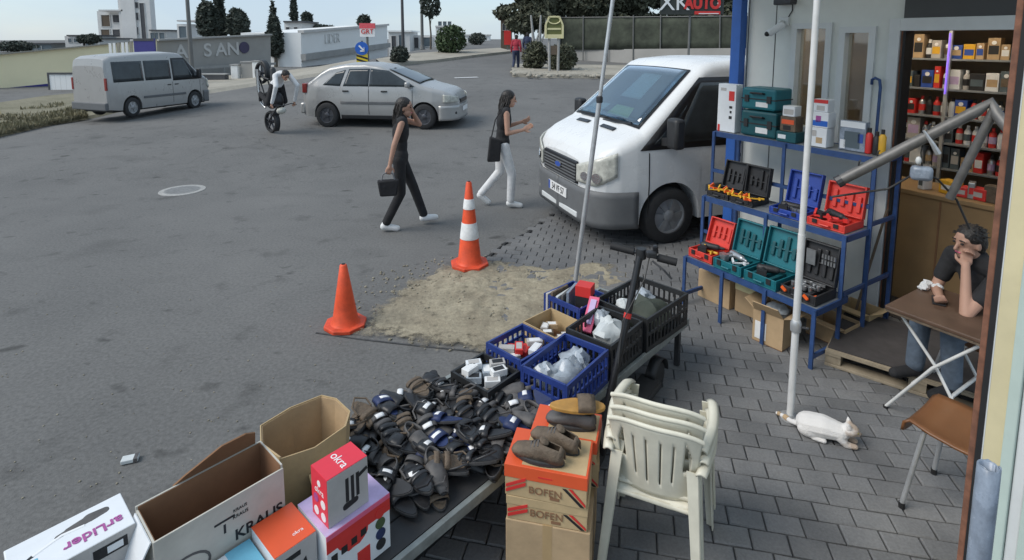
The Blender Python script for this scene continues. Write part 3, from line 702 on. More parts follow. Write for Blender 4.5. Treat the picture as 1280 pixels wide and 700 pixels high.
def make_car(loc, rz):
    root = thing('hatchback_car', 'silver two-box hatchback crossing the road behind the motorcycle', 'car', loc, rz)
    c = Car(([-3.12,-3.08,-3.0,-2.60,-2.42,-2.0,-1.5,-1.12,-.98,-.08,.05,.45,.66,.74,.78], [.78,.92,.99,1.27,1.36,1.43,1.44,1.39,1.33,.98,.945,.86,.77,.68,.60]),
            ([-3.12,-3.0,-2.7,-2,-.3,.2,.5,.68,.78], [.66,.74,.80,.83,.83,.815,.76,.66,.45]),
            ([.2,.4,.62,.9,1.4], [.94,.99,1.0,.975,.76]), [(0,.335),(-2.45,.335)], .21, .09, .285, 'silver_paint')
    c.body(root)
    c.screen(root, 'windscreen', 'dark_glass', -.13, -.93, .66, .56, .008)
    c.screen(root, 'rear_window', 'dark_glass', -2.95, -2.62, .6, .54, .008)
    for s_ in (1, -1):
        c.side(root, 'window', 'dark_glass', s_, [(-1.36,.95),(-.22,.95),(-.90,1.30),(-1.36,1.34)], .006)
        c.side(root, 'window', 'dark_glass', s_, [(-2.02,.95),(-1.38,.95),(-1.38,1.34),(-1.90,1.33)], .006)
        c.side(root, 'quarter_window', 'dark_glass', s_, [(-2.55,.97),(-2.10,.95),(-1.99,1.31),(-2.22,1.25)], .006)
        c.side(root, 'side_moulding', 'grey_bumper', s_, [(-2.08,.55),(-.37,.55),(-.37,.61),(-2.08,.61)], .010)
        c.side(root, 'sill', 'black_plastic', s_, [(-2.08,.21),(-.37,.21),(-.37,.30),(-2.08,.30)], .004)
        for xg in (-1.37,-.28): c.side(root, 'door_gap', 'black_trim', s_, [(xg-.006,.32),(xg+.006,.32),(xg+.006,.95),(xg-.006,.95)], .002)
        for xg in (-.98,-1.95):
            y = c.W(xg, .84)+.012; MB().box((xg, s_*y, .84), (.15,.03,.035)).build('door_handle', 'black_plastic', root, bev=.008)
        y = c.W(-.35,.98); MB().box((-.38, s_*(y+.09), 1.0), (.1,.17,.12)).build('mirror', 'silver_paint', root, bev=.03, smooth=50)
        pth = arcpath([(.755,s_*.46),(.70,s_*.62),(.6,s_*.72),(.46,s_*.775)], 8)
        c.nose(root, 'headlight', 'headlamp', pth, lambda p: (.60, .72 + .06*p), .006)
        ap = arcpath([(.36,s_*.80),(.5,s_*.765),(.66,s_*.68),(.76,s_*.5),(.80,0)], 14)
        c.nose(root, 'front_bumper', 'grey_bumper' if 0 else 'silver_paint', ap if s_ > 0 else ap[::-1], lambda p: (.20, .53), .02)
        MB().ell((.72, s_*.55, .36), (.04,.08,.05)).build('fog_light', 'black_trim', root, smooth=60)
        MB().b2((-3.10, s_*.52, .78), (-2.98, s_*.75, 1.0)).build('tail_light', 'lamp_red', root, bev=.02)
        for x in (0, -2.45): wheel(root, x, s_*.74, .285, .18, 'alloy')
    MB().b2((.74,-.34,.56), (.80,.34,.66)).build('grille', 'black_trim', root, bev=.015)
    MB().b2((.82,-.25,.37), (.832,.25,.47)).build('number_plate', 'plate_white', root)
    MB().b2((-3.2,-.7,.30), (-3.05,.7,.55)).build('rear_bumper', 'silver_paint', root, bev=.04, smooth=50)
    root.scale = (1.0,1.06,1.08)
    return root
ca, cb_ = GT(405,164), GT(552,161)
car = make_car((cb_.x - .30, cb_.y + .75, gz(cb_.x, cb_.y)), R(-7))
# motorcycle standing on its front wheel
def make_moto(loc):
    root = thing('motorcycle', 'dark motorcycle tipped up on its front wheel behind the silver car', 'motorcycle', loc, 0)
    P_ = R(74); ax = V((0,0,.29))
    m3 = Matrix.Rotation(P_, 3, 'Y')
    def X(p): return ax + m3 @ (V(p) - ax)
    class TM(MB):
        def build(s, *a, **k): s.v = [tuple(X(p)) for p in s.v]; return MB.build(s, *a, **k)
    def whl(x, name):
        b = TM(); n = 28; r_ = .285; w = .09; vs = []
        prof = [(r_*.80,-w/2),(r_*.93,-w/2),(r_,0),(r_*.93,w/2),(r_*.80,w/2)]
        for a, z in prof:
            for k in range(n): vs.append(V((x, 0, .29)) + ROTX @ V((a*cos(2*pi*k/n), a*sin(2*pi*k/n), z)))
        q = len(prof); b.add(vs, [(i*n+k, i*n+(k+1) % n, ((i+1) % q)*n+(k+1) % n, ((i+1) % q)*n+k) for i in range(q) for k in range(n)])
        o = b.build(name, 'tyre', root, smooth=40)
        sp = TM()
        for k in range(5):
            a = 2*pi*k/5 + .3; sp.bar((x,0,.29), (x + cos(a)*.235, 0, .29 + sin(a)*.235), .035, .025)
        sp.lathe([(.05,-.06),(.05,.06)], 12, (x,0,.29), ROTX)
        sp.build('rim', 'alloy', o)
    whl(0, 'wheel'); whl(-1.28, 'wheel')
    b = TM()
    for y in (-.08, .08): b.tube([(0,y,.29),(-.16,y,.62),(-.30,y,.92)], .022, 8)
    b.build('fork', 'steel_dark', root, smooth=50)
    b = TM(); b.tube([(-.27,-.36,.98),(-.30,-.20,1.02),(-.27,0,.96),(-.30,.20,1.02),(-.27,.36,.98)], .013, 8)
    b.build('handlebar', 'steel_dark', root, smooth=50)
    b = TM(); b.ell((-.17,0,.86), (.09,.12,.11)); b.build('headlight', 'headlamp', root, smooth=60)
    b = TM(); b.ell((-.48,0,.80), (.24,.14,.13)); b.build('fuel_tank', 'black_trim', root, smooth=60)
    b = TM(); b.cap((-.70,0,.78), (-1.22,0,.84), .11, .07); b.build('seat', 'black_plastic', root, smooth=60)
    b = TM(); b.box((-.56,0,.47), (.34,.26,.32)); b.cap((-.42,0,.50), (-.62,0,.40), .13, .13); b.build('engine', 'steel_dark', root, bev=.02)
    b = TM(); b.tube([(-.35,-.14,.40),(-.5,-.15,.26),(-.85,-.16,.28),(-1.35,-.17,.42)], [.02,.025,.045,.05], 8); b.build('exhaust', 'chrome', root, smooth=50)
    b = TM()
    for y in (-.1, .1): b.tube([(-.70,y,.40),(-1.28,y,.29)], .02, 6); b.tube([(-1.2,y,.31),(-1.0,y,.75)], .022, 6)
    b.tube([(-.28,0,.85),(-.60,0,.60),(-.75,0,.42)], .035, 8); b.tube([(-.4,0,.72),(-.9,0,.74)], .03, 8); b.build('frame', 'black_plastic', root, smooth=50)
    b = TM()
    b.grid([[(-1.28 + .33*cos(a), y, .29 + .33*sin(a)) for a in [R(d) for d in range(40, 161, 12)]] for y in (-.07, 0, .07)]); b.build('rear_mudguard', 'black_plastic', root, smooth=60, solid=.008)
    b = TM()
    b.grid([[(.32*cos(a), y, .29 + .32*sin(a)) for a in [R(d) for d in range(30, 141, 12)]] for y in (-.06, 0, .06)]); b.build('front_mudguard', 'black_plastic', root, smooth=60, solid=.008)
    root.rotation_euler = (0,0,R(-38)); root.scale = (.92,)*3
    return root, X
mp_ = GT(340,166)
moto, MX = make_moto(mp_)
# ---------------------------------------------------------------- people and the cat
def hand(b, w, d, up, side, r=.8, curl=.5):
    """palm at wrist w pointing along d; five fingers of unequal length bent towards -up"""
    d, up, side = V(d).normalized(), V(up).normalized(), V(side).normalized()
    pc = V(w) + d*.055*r*1.2
    b.cap(V(w), V(w) + d*.03, .024*r, .028*r)
    for k, (o, l) in enumerate(((-.030,.060),(-.010,.072),(.010,.076),(.030,.068))):
        k0 = V(w) + d*.045*r + side*o*.8*r; k1 = V(w) + d*.092*r + side*o*r
        b.cap(k0, k1, .015*r, .011*r, 8)
        k2 = k1 + (d*cos(curl) - up*sin(curl))*l*.55*r; k3 = k2 + (d*cos(curl*2.2) - up*sin(curl*2.2))*l*.5*r
        b.cap(k1, k2, .0105*r, .0095*r, 8); b.cap(k2, k3, .0095*r, .008*r, 8)
    t0 = V(w) + d*.025*r + side*.030*r; t1 = t0 + (d*.6 + side*.8)*.038*r; t2 = t1 + (d*.9 + side*.25 - up*.2)*.034*r
    b.cap(t0, t1, .013*r, .011*r, 8); b.cap(t1, t2, .011*r, .009*r, 8)
def person(name_label, cat_group, loc, rz, J, top, legs, shoe, hairlen=.0, sleeves='none', hands=(.5,.5), scale=1.0, build=1.0, vox=.009, topmat=None):
    """J: joints in the person's frame (x forward, y left). body is one skin surface; clothes and hair are children"""
    root = thing('person', name_label, 'person', loc, rz, cat_group)
    j = {k: V(v) for k, v in J.items()}
    fw = j.get('face', V((1,0,0))).normalized(); lf = V((0,0,1)).cross(fw).normalized(); up = fw.cross(lf)
    rot = Matrix((fw, lf, up)).transposed(); H = j['head']
    b = MB(); w_ = build
    # head
    b.ell(H + up*.025, (.094,.074,.098), rot); b.ell(H + fw*.022 - up*.055, (.066,.056,.062), rot); b.ell(H + fw*.060 - up*.088, (.026,.030,.022), rot)
    b.cap(H + fw*.092 + up*.006, H + fw*.110 - up*.030, .010, .014, 8)
    b.ell(H + fw*.082 - up*.062, (.014,.024,.010), rot)
    for s_ in (1,-1): b.ell(H - fw*.005 + lf*s_*.074 - up*.012, (.020,.010,.032), rot); b.ell(H + fw*.072 + lf*s_*.034 + up*.030, (.018,.024,.009), rot)
    b.cap(j['neck'] - up*.02, H - up*.06 - fw*.012, .055*w_, .050*w_)
    ch, pv = j['chest'], j['pelvis']
    tl = (j['shL'] - j['shR']).normalized(); td = (j['neck'] - pv).normalized(); tf = tl.cross(td).normalized(); tr = Matrix((tf, tl, td)).transposed()
    def torso(m, e):
        m.ell(ch, (.105*w_+e, .150*w_+e, .17+e), tr); m.ell(pv.lerp(ch, .45), (.090*w_+e, .120*w_+e, .17+e), tr); m.ell(pv, (.110*w_+e, .155*w_+e, .13+e), tr)
        m.cap(j['shL'].lerp(j['neck'], .15), j['shR'].lerp(j['neck'], .15), .055*w_+e, .055*w_+e); m.cap(j['neck'], ch, .06+e, .09+e)
    torso(b, 0)
    for s_ in 'LR':
        b.cap(j['sh'+s_], j['el'+s_], .050*w_, .040*w_); b.cap(j['el'+s_], j['wr'+s_], .041*w_, .028*w_)
        hd = (j['wr'+s_] - j['el'+s_]).normalized() if 'hd'+s_ not in j else j['hd'+s_].normalized()
        sd = j.get('hs'+s_, tf); sd = (sd - hd*sd.dot(hd)).normalized()
        hand(b, j['wr'+s_], hd, sd.cross(hd) if s_ == 'L' else hd.cross(sd), sd, 1.0, hands[0 if s_ == 'L' else 1])
        b.cap(j['hip'+s_], j['kn'+s_], .078*w_, .055*w_); b.cap(j['kn'+s_], j['an'+s_], .056*w_, .036*w_); b.cap(j['an'+s_] - V((0,0,.03)), j['to'+s_], .036, .028)
    o = b.build('body', 'skin', root, voxel=vox, it=2)
    for s_ in (1,-1):
        e = MB(); e.ell(H + fw*.086 + lf*s_*.033 + up*.012, (.010,.013,.008), rot, 10, 6); e.build('eye', 'hair_dark', root, smooth=60)
        e = MB(); e.cap(H + fw*.090 + lf*s_*.020 + up*.036, H + fw*.084 + lf*s_*.050 + up*.034, .005, .004, 6); e.build('eyebrow', 'hair_dark', root, smooth=60)
    e = MB(); e.cap(H + fw*.091 + lf*.018 - up*.058, H + fw*.091 - lf*.018 - up*.058, .005, .005, 6); e.build('mouth', 'box_pink', root, smooth=60)
    # hair
    b = MB(); b.ell(H + up*.045 - fw*.018, (.102,.086,.092), rot); b.ell(H - fw*.052 + up*.0, (.062,.080,.095), rot)
    if hairlen:
        b.cap(H - fw*.055 - up*.05, H - fw*.075 - up*(.05+hairlen*.55), .062, .070); b.cap(H - fw*.075 - up*(.05+hairlen*.55), H - fw*.085 - up*(.05+hairlen), .066, .030)
        for s_ in (1,-1): b.cap(H - fw*.02 + lf*s_*.066 + up*.03, H - fw*.035 + lf*s_*.072 - up*(.05+hairlen*.4), .026, .026)
    b.build('hair', 'hair_dark', root, voxel=.009, it=2)
    g_ = random.Random(int(H.z*1000)); b = MB()
    for k in range(90):                        # loose strands so the outline is not a cap
        a = g_.uniform(-2.2,2.2); e_ = g_.uniform(.15,1.3); d_ = (-fw*cos(a) + lf*sin(a))*cos(e_) + up*sin(e_); p = H + up*.035 - fw*.018 + V((0,0,0)) + (fw*(d_.dot(fw)*.100) + lf*(d_.dot(lf)*.086) + up*(d_.dot(up)*.092))
        if hairlen: q = H - fw*(.06+g_.uniform(0,.07)) + lf*g_.uniform(-.085,.085) - up*(.05 + hairlen*g_.uniform(.4,1.1)); b.tube([p, p.lerp(q,.4) + d_*.03 - up*.02, q], [.004,.005,.002], 4)
        else: b.tube([p - d_*.01, p + d_*.012 + lf*g_.uniform(-.008,.008), p + d_*.020 + fw*g_.uniform(-.01,.012) - up*.006], [.005,.004,.001], 4)
    b.build('hair_strand', 'hair_dark', root)['kind'] = 'stuff'
    # clothes
    b = MB(); torso(b, .016)
    if sleeves != 'none':
        for s_ in 'LR':
            k = .62 if sleeves == 'short' else 1.0
            b.cap(j['sh'+s_], j['sh'+s_].lerp(j['el'+s_], k), .066*w_, .060*w_)
            if sleeves == 'long': b.cap(j['el'+s_], j['el'+s_].lerp(j['wr'+s_], .92), .056*w_, .042*w_)
    b.build('top', top, root, voxel=.011, it=4)
    b = MB(); b.ell(pv - td*.015, (.128*w_,.172*w_,.135), tr)
    for s_ in 'LR':
        b.cap(j['hip'+s_], j['kn'+s_], .094*w_, .074*w_); b.cap(j['kn'+s_], j['kn'+s_].lerp(j['an'+s_], .93), .073*w_, .064*w_)
    b.build('trousers', legs, root, voxel=.012, it=4)
    for s_ in 'LR':
        b = MB(); a, t = j['an'+s_], j['to'+s_]; d = (t - a); d.normalize()
        b.cap(a - V((0,0,.030)) - d*.02, t + d*.015, .047, .040); b.cap(a - V((0,0,.02)), a + V((0,0,.025)), .045, .042)
        o2 = b.build('shoe', shoe, root, voxel=.010, it=3)
    root.scale = (scale,)*3
    return root
# walker in black carrying a bag, hand raised to the brow
J1 = dict(pelvis=(0,0,.93), chest=(.02,0,1.24), neck=(.03,0,1.42), head=(.075,0,1.545), shL=(.03,.165,1.385), shR=(.03,-.165,1.385),
  elL=(.27,.20,1.30), wrL=(.165,.10,1.50), hdL=(-.55,-.25,.45), elR=(-.07,-.22,1.12), wrR=(-.13,-.235,.875), hipL=(.01,.085,.90), hipR=(-.01,-.085,.90),
  knL=(.17,.085,.50), anL=(.30,.085,.11), toL=(.43,.085,.085), knR=(.0,-.085,.48), anR=(-.20,-.085,.09), toR=(-.07,-.085,.035), face=(1,-.35,-.05))
f1 = GT(490,285)
p1 = person('walking person in black clothes with hand raised to forehead and black bag', None, (f1.x + .12, f1.y, 0), R(14), J1, 'cloth_black', 'cloth_black', 'sneaker', .34, 'none', (.2,1.1), 1.0, .86)
bg_ = thing('handbag', 'black handbag hanging from the hand of the walker in black', 'bag', p1.matrix_world @ V((0,0,0)), 0)
bg_.location = V((f1.x + .12, f1.y, 0)) + rz3(R(14)) @ V((-.155,-.24,.50)); bg_.rotation_euler = (0,0,R(14))
MB().ext([(-.10,0),(.10,0),(.13,.20),(-.13,.20)], -.045, .045, Matrix.Rotation(R(90), 4, 'X')).build('pouch', 'cloth_black', bg_, bev=.02, smooth=50)
MB().tube([(-.08,0,.19),(-.06,0,.27),(0,0,.30),(.06,0,.27),(.08,0,.19)], .010, 6).build('strap', 'cloth_grey', bg_, smooth=60)
# walker in white trousers
J2 = dict(pelvis=(0,0,.93), chest=(.03,0,1.24), neck=(.045,0,1.42), head=(.10,0,1.55), shL=(.045,.165,1.385), shR=(.045,-.165,1.385),
  elL=(.10,.21,1.13), wrL=(.30,.15,1.20), elR=(.05,-.22,1.10), wrR=(.28,-.14,1.13), hdR=(.8,.2,.35), hipL=(-.01,.085,.90), hipR=(.01,-.085,.90),
  knL=(-.02,.085,.50), anL=(-.30,.085,.17), toL=(-.20,.085,.06), knR=(.13,-.085,.49), anR=(.11,-.085,.09), toR=(.24,-.085,.035), face=(1,.1,-.1))
f2 = GT(638,258)
p2 = person('walking person in black sleeveless top and white trousers near the parked white van', None, (f2.x - .12, f2.y, 0), R(8), J2, 'cloth_black', 'cloth_white', 'sneaker', .30, 'none', (.6,.5), 1.0, .88)
b2 = thing('shoulder_bag', 'black shoulder bag behind the hip of the walker in white trousers', 'bag', V((f2.x - .12, f2.y, 0)) + rz3(R(8)) @ V((-.13,-.17,.70)), R(8))
MB().ext([(-.10,0),(.08,0),(.10,.30),(-.06,.36)], -.04, .04, Matrix.Rotation(R(90), 4, 'X')).build('pouch', 'cloth_black', b2, bev=.02, smooth=50)
MB().tube([(-.04,.0,.33),(.02,.02,.58),(.12,.06,.735),(.22,.13,.60)], .009, 6).build('strap', 'cloth_black', b2, smooth=60)
# rider thrown forward over the bars
hip = MX((-.80,0,.88)); 
J3 = dict(pelvis=tuple(hip + V((0,0,.04))), chest=tuple(hip + V((.16,0,.24))), neck=tuple(hip + V((.30,0,.30))), head=tuple(hip + V((.42,0,.27))), shL=tuple(hip + V((.27,.18,.27))), shR=tuple(hip + V((.27,-.18,.27))),
  elL=tuple(hip + V((.46,.28,.02))), wrL=tuple(MX((-.33,.30,1.02))), elR=tuple(hip + V((.46,-.28,.02))), wrR=tuple(MX((-.33,-.30,1.02))), hipL=tuple(hip + V((0,.1,0))), hipR=tuple(hip + V((0,-.1,0))),
  knL=tuple(MX((-.42,.22,.72))), knR=tuple(MX((-.42,-.22,.72))), anL=tuple(MX((-.72,.2,.40))), anR=tuple(MX((-.72,-.2,.40))), toL=tuple(MX((-.58,.2,.34))), toR=tuple(MX((-.58,-.2,.34))), face=(.75,0,-.6))
p3 = person('rider in white shirt and dark trousers bent over the tipped motorcycle', None, mp_, R(-38), J3, 'cloth_white', 'cloth_black', 'cloth_black', 0, 'long', (1.2,1.2), .92, 1.0, .012)
# seated man, chin on hand
J4 = dict(pelvis=(0,0,.53), chest=(.09,0,.84), neck=(.16,0,1.01), head=(.235,.0,1.13), shL=(.15,.195,.965), shR=(.15,-.195,.965),
  elL=(.42,.20,.685), wrL=(.325,.075,.975), hdL=(-.25,-.25,.35), elR=(.25,-.22,.69), wrR=(.40,-.03,.70), hipL=(.02,.10,.52), hipR=(.02,-.10,.52),
  knL=(.44,.13,.52), knR=(.44,-.13,.52), anL=(.40,.13,.10), anR=(.46,-.13,.10), toL=(.54,.14,.06), toR=(.60,-.14,.06), face=(1,-.05,-.12))
mpos = D(1208,305,3.45)
p4 = person('seated man in black T-shirt resting his chin on his hand at the brown table', None, (mpos.x + .20, 3.45, .13), R(187), J4, 'cloth_black', 'cloth_jeans', 'cloth_black', 0, 'short', (1.0,.7), .87, 1.0, .008)
# far walkers up the street
def far_person(px, py, rz, top, legs, label):
    J5 = dict(J2); p = GT(px, py)
    J5.update(elL=(.0,.22,1.12), wrL=(.06,.23,.88), elR=(.0,-.22,1.12), wrR=(.04,-.23,.88))
    return person(label, 'people walking far up the street', p, rz, J5, top, legs, 'cloth_grey', 0, 'long', (.4,.4), 1.0, 1.0, .02)
far_person(645,88, R(80), 'cloth_red', 'cloth_navy', 'far walker in red jacket and dark trousers by the roadside bush')
far_person(659,80, R(80), 'cloth_navy', 'cloth_navy', 'far walker in dark blue clothes behind the roadside bush')
# cat
def cat():
    root = thing('cat', 'white cat with tan head lying on the pavers beside the white pole', 'cat', G(1030,546,.026), R(-30)); root.scale = (.9,.92,.72)
    b = MB()
    b.cap((-.09,0,.082), (-.01,0,.092), .086, .086); b.cap((-.01,0,.092), (.075,0,.088), .086, .070); b.cap((.075,0,.085), (.125,.0,.112), .058, .042)
    b.ell((.145,0,.132), (.052,.052,.047)); b.ell((.182,0,.118), (.024,.028,.020))
    for s_ in (1,-1):
        b.cap((.136,s_*.030,.168), (.128,s_*.040,.203), .020, .006, 8)
        b.cap((.085,s_*.036,.07), (.125,s_*.038,.024), .034, .024); b.cap((.125,s_*.038,.022), (.175,s_*.030,.020), .024, .020)
        b.ell((-.09,s_*.052,.060), (.072,.034,.058)); b.cap((-.06,s_*.062,.020), (.0,s_*.066,.018), .020, .018)
    b.tube([(-.15,0,.05),(-.20,.03,.026),(-.25,.07,.020),(-.30,.085,.018)], [.024,.019,.017,.012], 8)
    m = bpy.data.materials.new('cat_fur'); m.use_nodes = True; n = m.node_tree; p = n.nodes['Principled BSDF']; p.inputs['Roughness'].default_value = .95
    t = n.nodes.new('ShaderNodeTexCoord'); sx = n.nodes.new('ShaderNodeSeparateXYZ'); n.links.new(t.outputs['Object'], sx.inputs[0])
    z = n.nodes.new('ShaderNodeTexNoise'); z.inputs['Scale'].default_value = 14; n.links.new(t.outputs['Object'], z.inputs['Vector'])
    ad = n.nodes.new('ShaderNodeMath'); ad.operation = 'MULTIPLY_ADD'; ad.inputs[1].default_value = .16; n.links.new(z.outputs['Fac'], ad.inputs[0]); n.links.new(sx.outputs['X'], ad.inputs[2])
    r_ = n.nodes.new('ShaderNodeValToRGB'); e = r_.color_ramp.elements; e[0].position = .0; e[0].color = (.72,.70,.68,1); e[1].position = .245; e[1].color = (.42,.33,.26,1)
    k = r_.color_ramp.elements.new(.205); k.color = (.72,.70,.68,1); n.links.new(ad.outputs[0], r_.inputs[0]); n.links.new(r_.outputs[0], p.inputs['Base Color'])
    zf = n.nodes.new('ShaderNodeTexNoise'); zf.inputs['Scale'].default_value = 130; n.links.new(t.outputs['Object'], zf.inputs['Vector']); bf = n.nodes.new('ShaderNodeBump'); bf.inputs['Strength'].default_value = .7; bf.inputs['Distance'].default_value = .006; n.links.new(zf.outputs['Fac'], bf.inputs['Height']); n.links.new(bf.outputs[0], p.inputs['Normal'])
    MATS['cat_fur'] = m
    b.build('body', 'cat_fur', root, voxel=.005, it=3)
    for s_ in (1,-1): MB().ell((.186,s_*.024,.138), (.006,.008,.007), None, 8, 6).build('eye', 'cat_eye', root, smooth=60)
    MB().ell((.206,0,.122), (.005,.007,.005), None, 8, 6).build('nose', 'sandal_brown', root, smooth=60)
    MB().tube([(-.22,.045,.026),(-.245,.065,.024)], .0190, 8).build('tail_ring', 'cardboard', root); MB().tube([(-.27,.0755,.022),(-.288,.081,.021)], .0165, 8).build('tail_ring', 'cardboard', root)
cat()
# ---------------------------------------------------------------- the shop front, its wall along SA
SA = R(-58); ex = V((cos(SA), sin(SA), 0)); ey = V((-sin(SA), cos(SA), 0)); SO = V((1.56, 4.80, 0))
def SH(x, y, z=0): return SO + ex*x + ey*y + V((0,0,z))
def shx(px, y, z):                       # local x whose sight line is at px
    a, b = -3.0, 3.0
    for i in range(40):
        m = (a+b)/2
        if proj(SH(m, y, z))[0] < px: a = m
        else: b = m
    return (a+b)/2
shop = thing('shop_building', 'pale panelled shop front with two windows and a lit open doorway', 'building', SO, SA)
wx = [shx(990,1.2,2.0), shx(1034,1.2,2.0), shx(1049,1.2,2.0), shx(1088,1.2,2.0), shx(1117,1.2,1.4)]
ZT = 3.4; Y0, Y1 = 1.2, 1.32; xl = -.36; xd0 = wx[4]; xd1 = xd0 + .95
b = MB()
def wcol(x0, x1, z0, z1): b.b2((x0, Y0, z0), (x1, Y1, z1))
wcol(xl, wx[0], 0, ZT); wcol(wx[1], wx[2], 0, ZT); wcol(wx[3], xd0, 0, ZT); wcol(wx[0], wx[1], 0, 1.55); wcol(wx[0], wx[1], 2.52, ZT); wcol(wx[2], wx[3], 0, 1.35); wcol(wx[2], wx[3], 2.48, ZT); wcol(xd1, xd1+.6, 0, ZT)
b.build('wall', 'wall_panel', shop)
MB().b2((xd0, Y0-.03, 2.56), (xd1, Y1, ZT)).build('header_panel', 'dark_panel', shop)
for x0, x1, z0, z1, mid in ((wx[0], wx[1], 1.55, 2.52, 0), (wx[2], wx[3], 1.35, 2.48, 0)):
    f = MB(); t = .032
    f.b2((x0-.02, Y0-.025, z0-.02), (x0+t, Y1-.02, z1+.02)); f.b2((x1-t, Y0-.025, z0-.02), (x1+.02, Y1-.02, z1+.02)); f.b2((x0+t, Y0-.025, z0-.02), (x1-t, Y1-.02, z0+t)); f.b2((x0+t, Y0-.025, z1-t), (x1-t, Y1-.02, z1+.02))
    w = f.build('window', 'frame_grey', shop)
    MB().b2((x0+t, Y0+.05, z0+t), (x1-t, Y0+.056, z1-t)).build('pane', 'shop_glass', w)
g = MB()                                   # panel joints
for x in (xl+.02, (xl+wx[0])/2+.06): g.b2((x-.004, Y0-.003, .02), (x+.004, Y0+.01, 3.3))
g.build('panel_joint', 'dark_panel', shop)
d = MB(); d.b2((xd0-.10, Y0-.03, 0), (xd0-.02, Y0-.002, 2.56)); d.b2((xd0-.10, Y0-.028, 2.56), (xd1+.04, Y0-.031+.0, 2.64)) if 0 else None
d.b2((xd0-.02, Y0-.035, 2.46), (xd1+.04, Y0+.10, 2.56)); d.build('door_frame', 'frame_grey', shop, bev=.004)
MB().b2((xd0, Y0-.02, 0), (xd0+.02, Y0+.12, 2.46)).build('door_gasket', 'rubber_black', shop)
MB().b2((xd0-.016, Y0-.01, 0), (xd0-.002, Y0+.0, 2.46)).build('door_edge', 'rust_jamb', shop)
# the room behind
r = MB(); r.b2((xl, 3.15, 0), (2.9, 3.25, 3.0)); r.b2((xl-.06, Y1, 0), (xl, 3.25, 3.0)); r.b2((2.9, Y1, 0), (2.96, 3.25, 3.0)); r.build('inner_wall', 'inside_wall', shop)
MB().b2((xl, Y1, 2.9), (2.9, 3.15, 2.98)).build('inner_ceiling', 'house_pale', shop); MB().b2((xl, Y1, -.02), (2.9, 3.15, .03)).build('inner_floor', 'mat_dark', shop)
MB().b2((xl-.06, Y0+.13, 3.0), (2.96, 3.25, 3.08)).build('roof_slab', 'dark_panel', shop)
lamp = thing('ceiling_lamp', 'warm lit ceiling lamp panel inside the shop behind the doorway', 'lamp', SH(1.0, 2.2, 2.84), SA)
MB().b2((-.35,-.08,.0), (.35,.08,.03)).build('diffuser', 'lamp_warm', lamp); MB().b2((-.37,-.1,.03), (.37,.1,.058)).build('housing', 'house_white', lamp)
lamp2 = copy_tree(lamp); lamp2.location = SH(.15, 2.0, 2.84); lamp2['label'] = 'warm lit ceiling lamp panel inside the shop behind the windows'
# interior shelving: seen through the doorway
yb = 2.75
shelf = thing('shelf_unit', 'shop shelving with goods seen through the open doorway', 'shelf', SH(0, 0, 0), SA)
z_s = [D(1190, 114, 6.6).z, 0, 0]
zs = [1.10, 1.36, 1.62, 1.90, 2.20, 2.50]
for z in zs: MB().b2((.05, yb, z-.02), (2.3, yb+.36, z)).build('shelf_board', 'shelf_grey', shelf, bev=.003)
xp = shx(1186, yb-.02, 2.2)
for x in (.06, xp-.02, 2.28): MB().b2((x, yb-.012, .03), (x+.03, yb+.02, 2.75)).build('upright', 'galvanised', shelf)
led = MB().b2((xp-.010, yb-.03, 1.85), (xp-.004, yb-.016, 2.45)).build('light_strip', 'led_purple', shelf)
cols = ['ink_red','box_white','case_black','case_black','ink_blue','box_lilac','cardboard','cardboard','house_glass','house_glass','box_grey','sandal_brown','box_white','tool_yellow']
def seen_inside(x, y):                    # through the doorway or one of the windows
    q = 3.25 + (x-3.25)*(Y0+3.87)/(y+3.87)
    return q > xd0-.02 or wx[0] < q < wx[1] or wx[2] < q < wx[3]
CN = {'ink_red':'red','box_white':'white','case_black':'black','box_orange':'orange','ink_blue':'blue','box_lilac':'lilac','tool_yellow':'yellow','cardboard':'brown','house_glass':'dark grey','box_cyan':'pale blue','box_grey':'grey','sandal_brown':'dark brown','tool_steel':'steel','ink_white':'white'}
SN = ['lowest','second','third','fourth','fifth','top']
for zi, (z, n_, hh_) in enumerate(((1.10, 0, .22), (1.36, 0, .22), (1.62, 0, .22), (1.90, 0, .27), (2.20, 0, .27), (2.50, 0, .25))):
    x = .10; kc_ = 0; kb_ = 0
    while x < 2.2:
        w = rnd(.05,.12); h_ = rnd(.11, hh_); m = random.choice(cols); pm = random.choice(cols)
        can = random.random() < (.4,.75,.7,.25,.15,.1)[zi]
        xc = x + (.035 if can else w/2)
        if seen_inside(xc, yb+.1):
            if can:
                kc_ += 1; cm, cc = random.choice(['ink_red','box_white','case_black','box_grey','tool_steel']), random.choice(['ink_white','ink_red','case_black'])
                t = thing('spray_can', '%s can with %s cap, %s from the left on the %s shop shelf' % (CN[cm], CN[cc], ORD[kc_-1], SN[zi]), 'can', SH(xc, yb+.08, z), SA, 'cans on the shop shelves')
                MB().lathe([(.028,0),(.03,.01),(.03,.13),(.02,.15),(.012,.155)], 10).build('can', cm, t, smooth=40); MB().lathe([(.014,.155),(.014,.19)], 8).build('cap', cc, t)
                MB().lathe([(.0305,.04),(.0308,.045),(.0308,.10),(.0305,.105)], 10).build('label', pm, t)
            else:
                kb_ += 1
                t = thing('packed_box', '%s box, %s box from the left on the %s shop shelf' % (CN[m], ORD[kb_-1], SN[zi]), 'box', SH(xc, yb+.10, z), SA+rnd(-.1,.1), 'boxes on the shop shelves')
                MB().b2((-w/2, -.06, 0), (w/2, .08, h_)).build('box', m, t, bev=.003)
                panel(t, 'front_print', pm, (-w*.4, -.061, h_*.25), (1,0,0), (0,0,1), w*.8, h_*.4, .001)
                if random.random() < .5: disc(t, 'round_print', 'ink_white', (0, -.063, h_*.78), (0,-1,0), min(w, h_)*.2, .001)
        x += .066 if can else w + rnd(.004,.014)
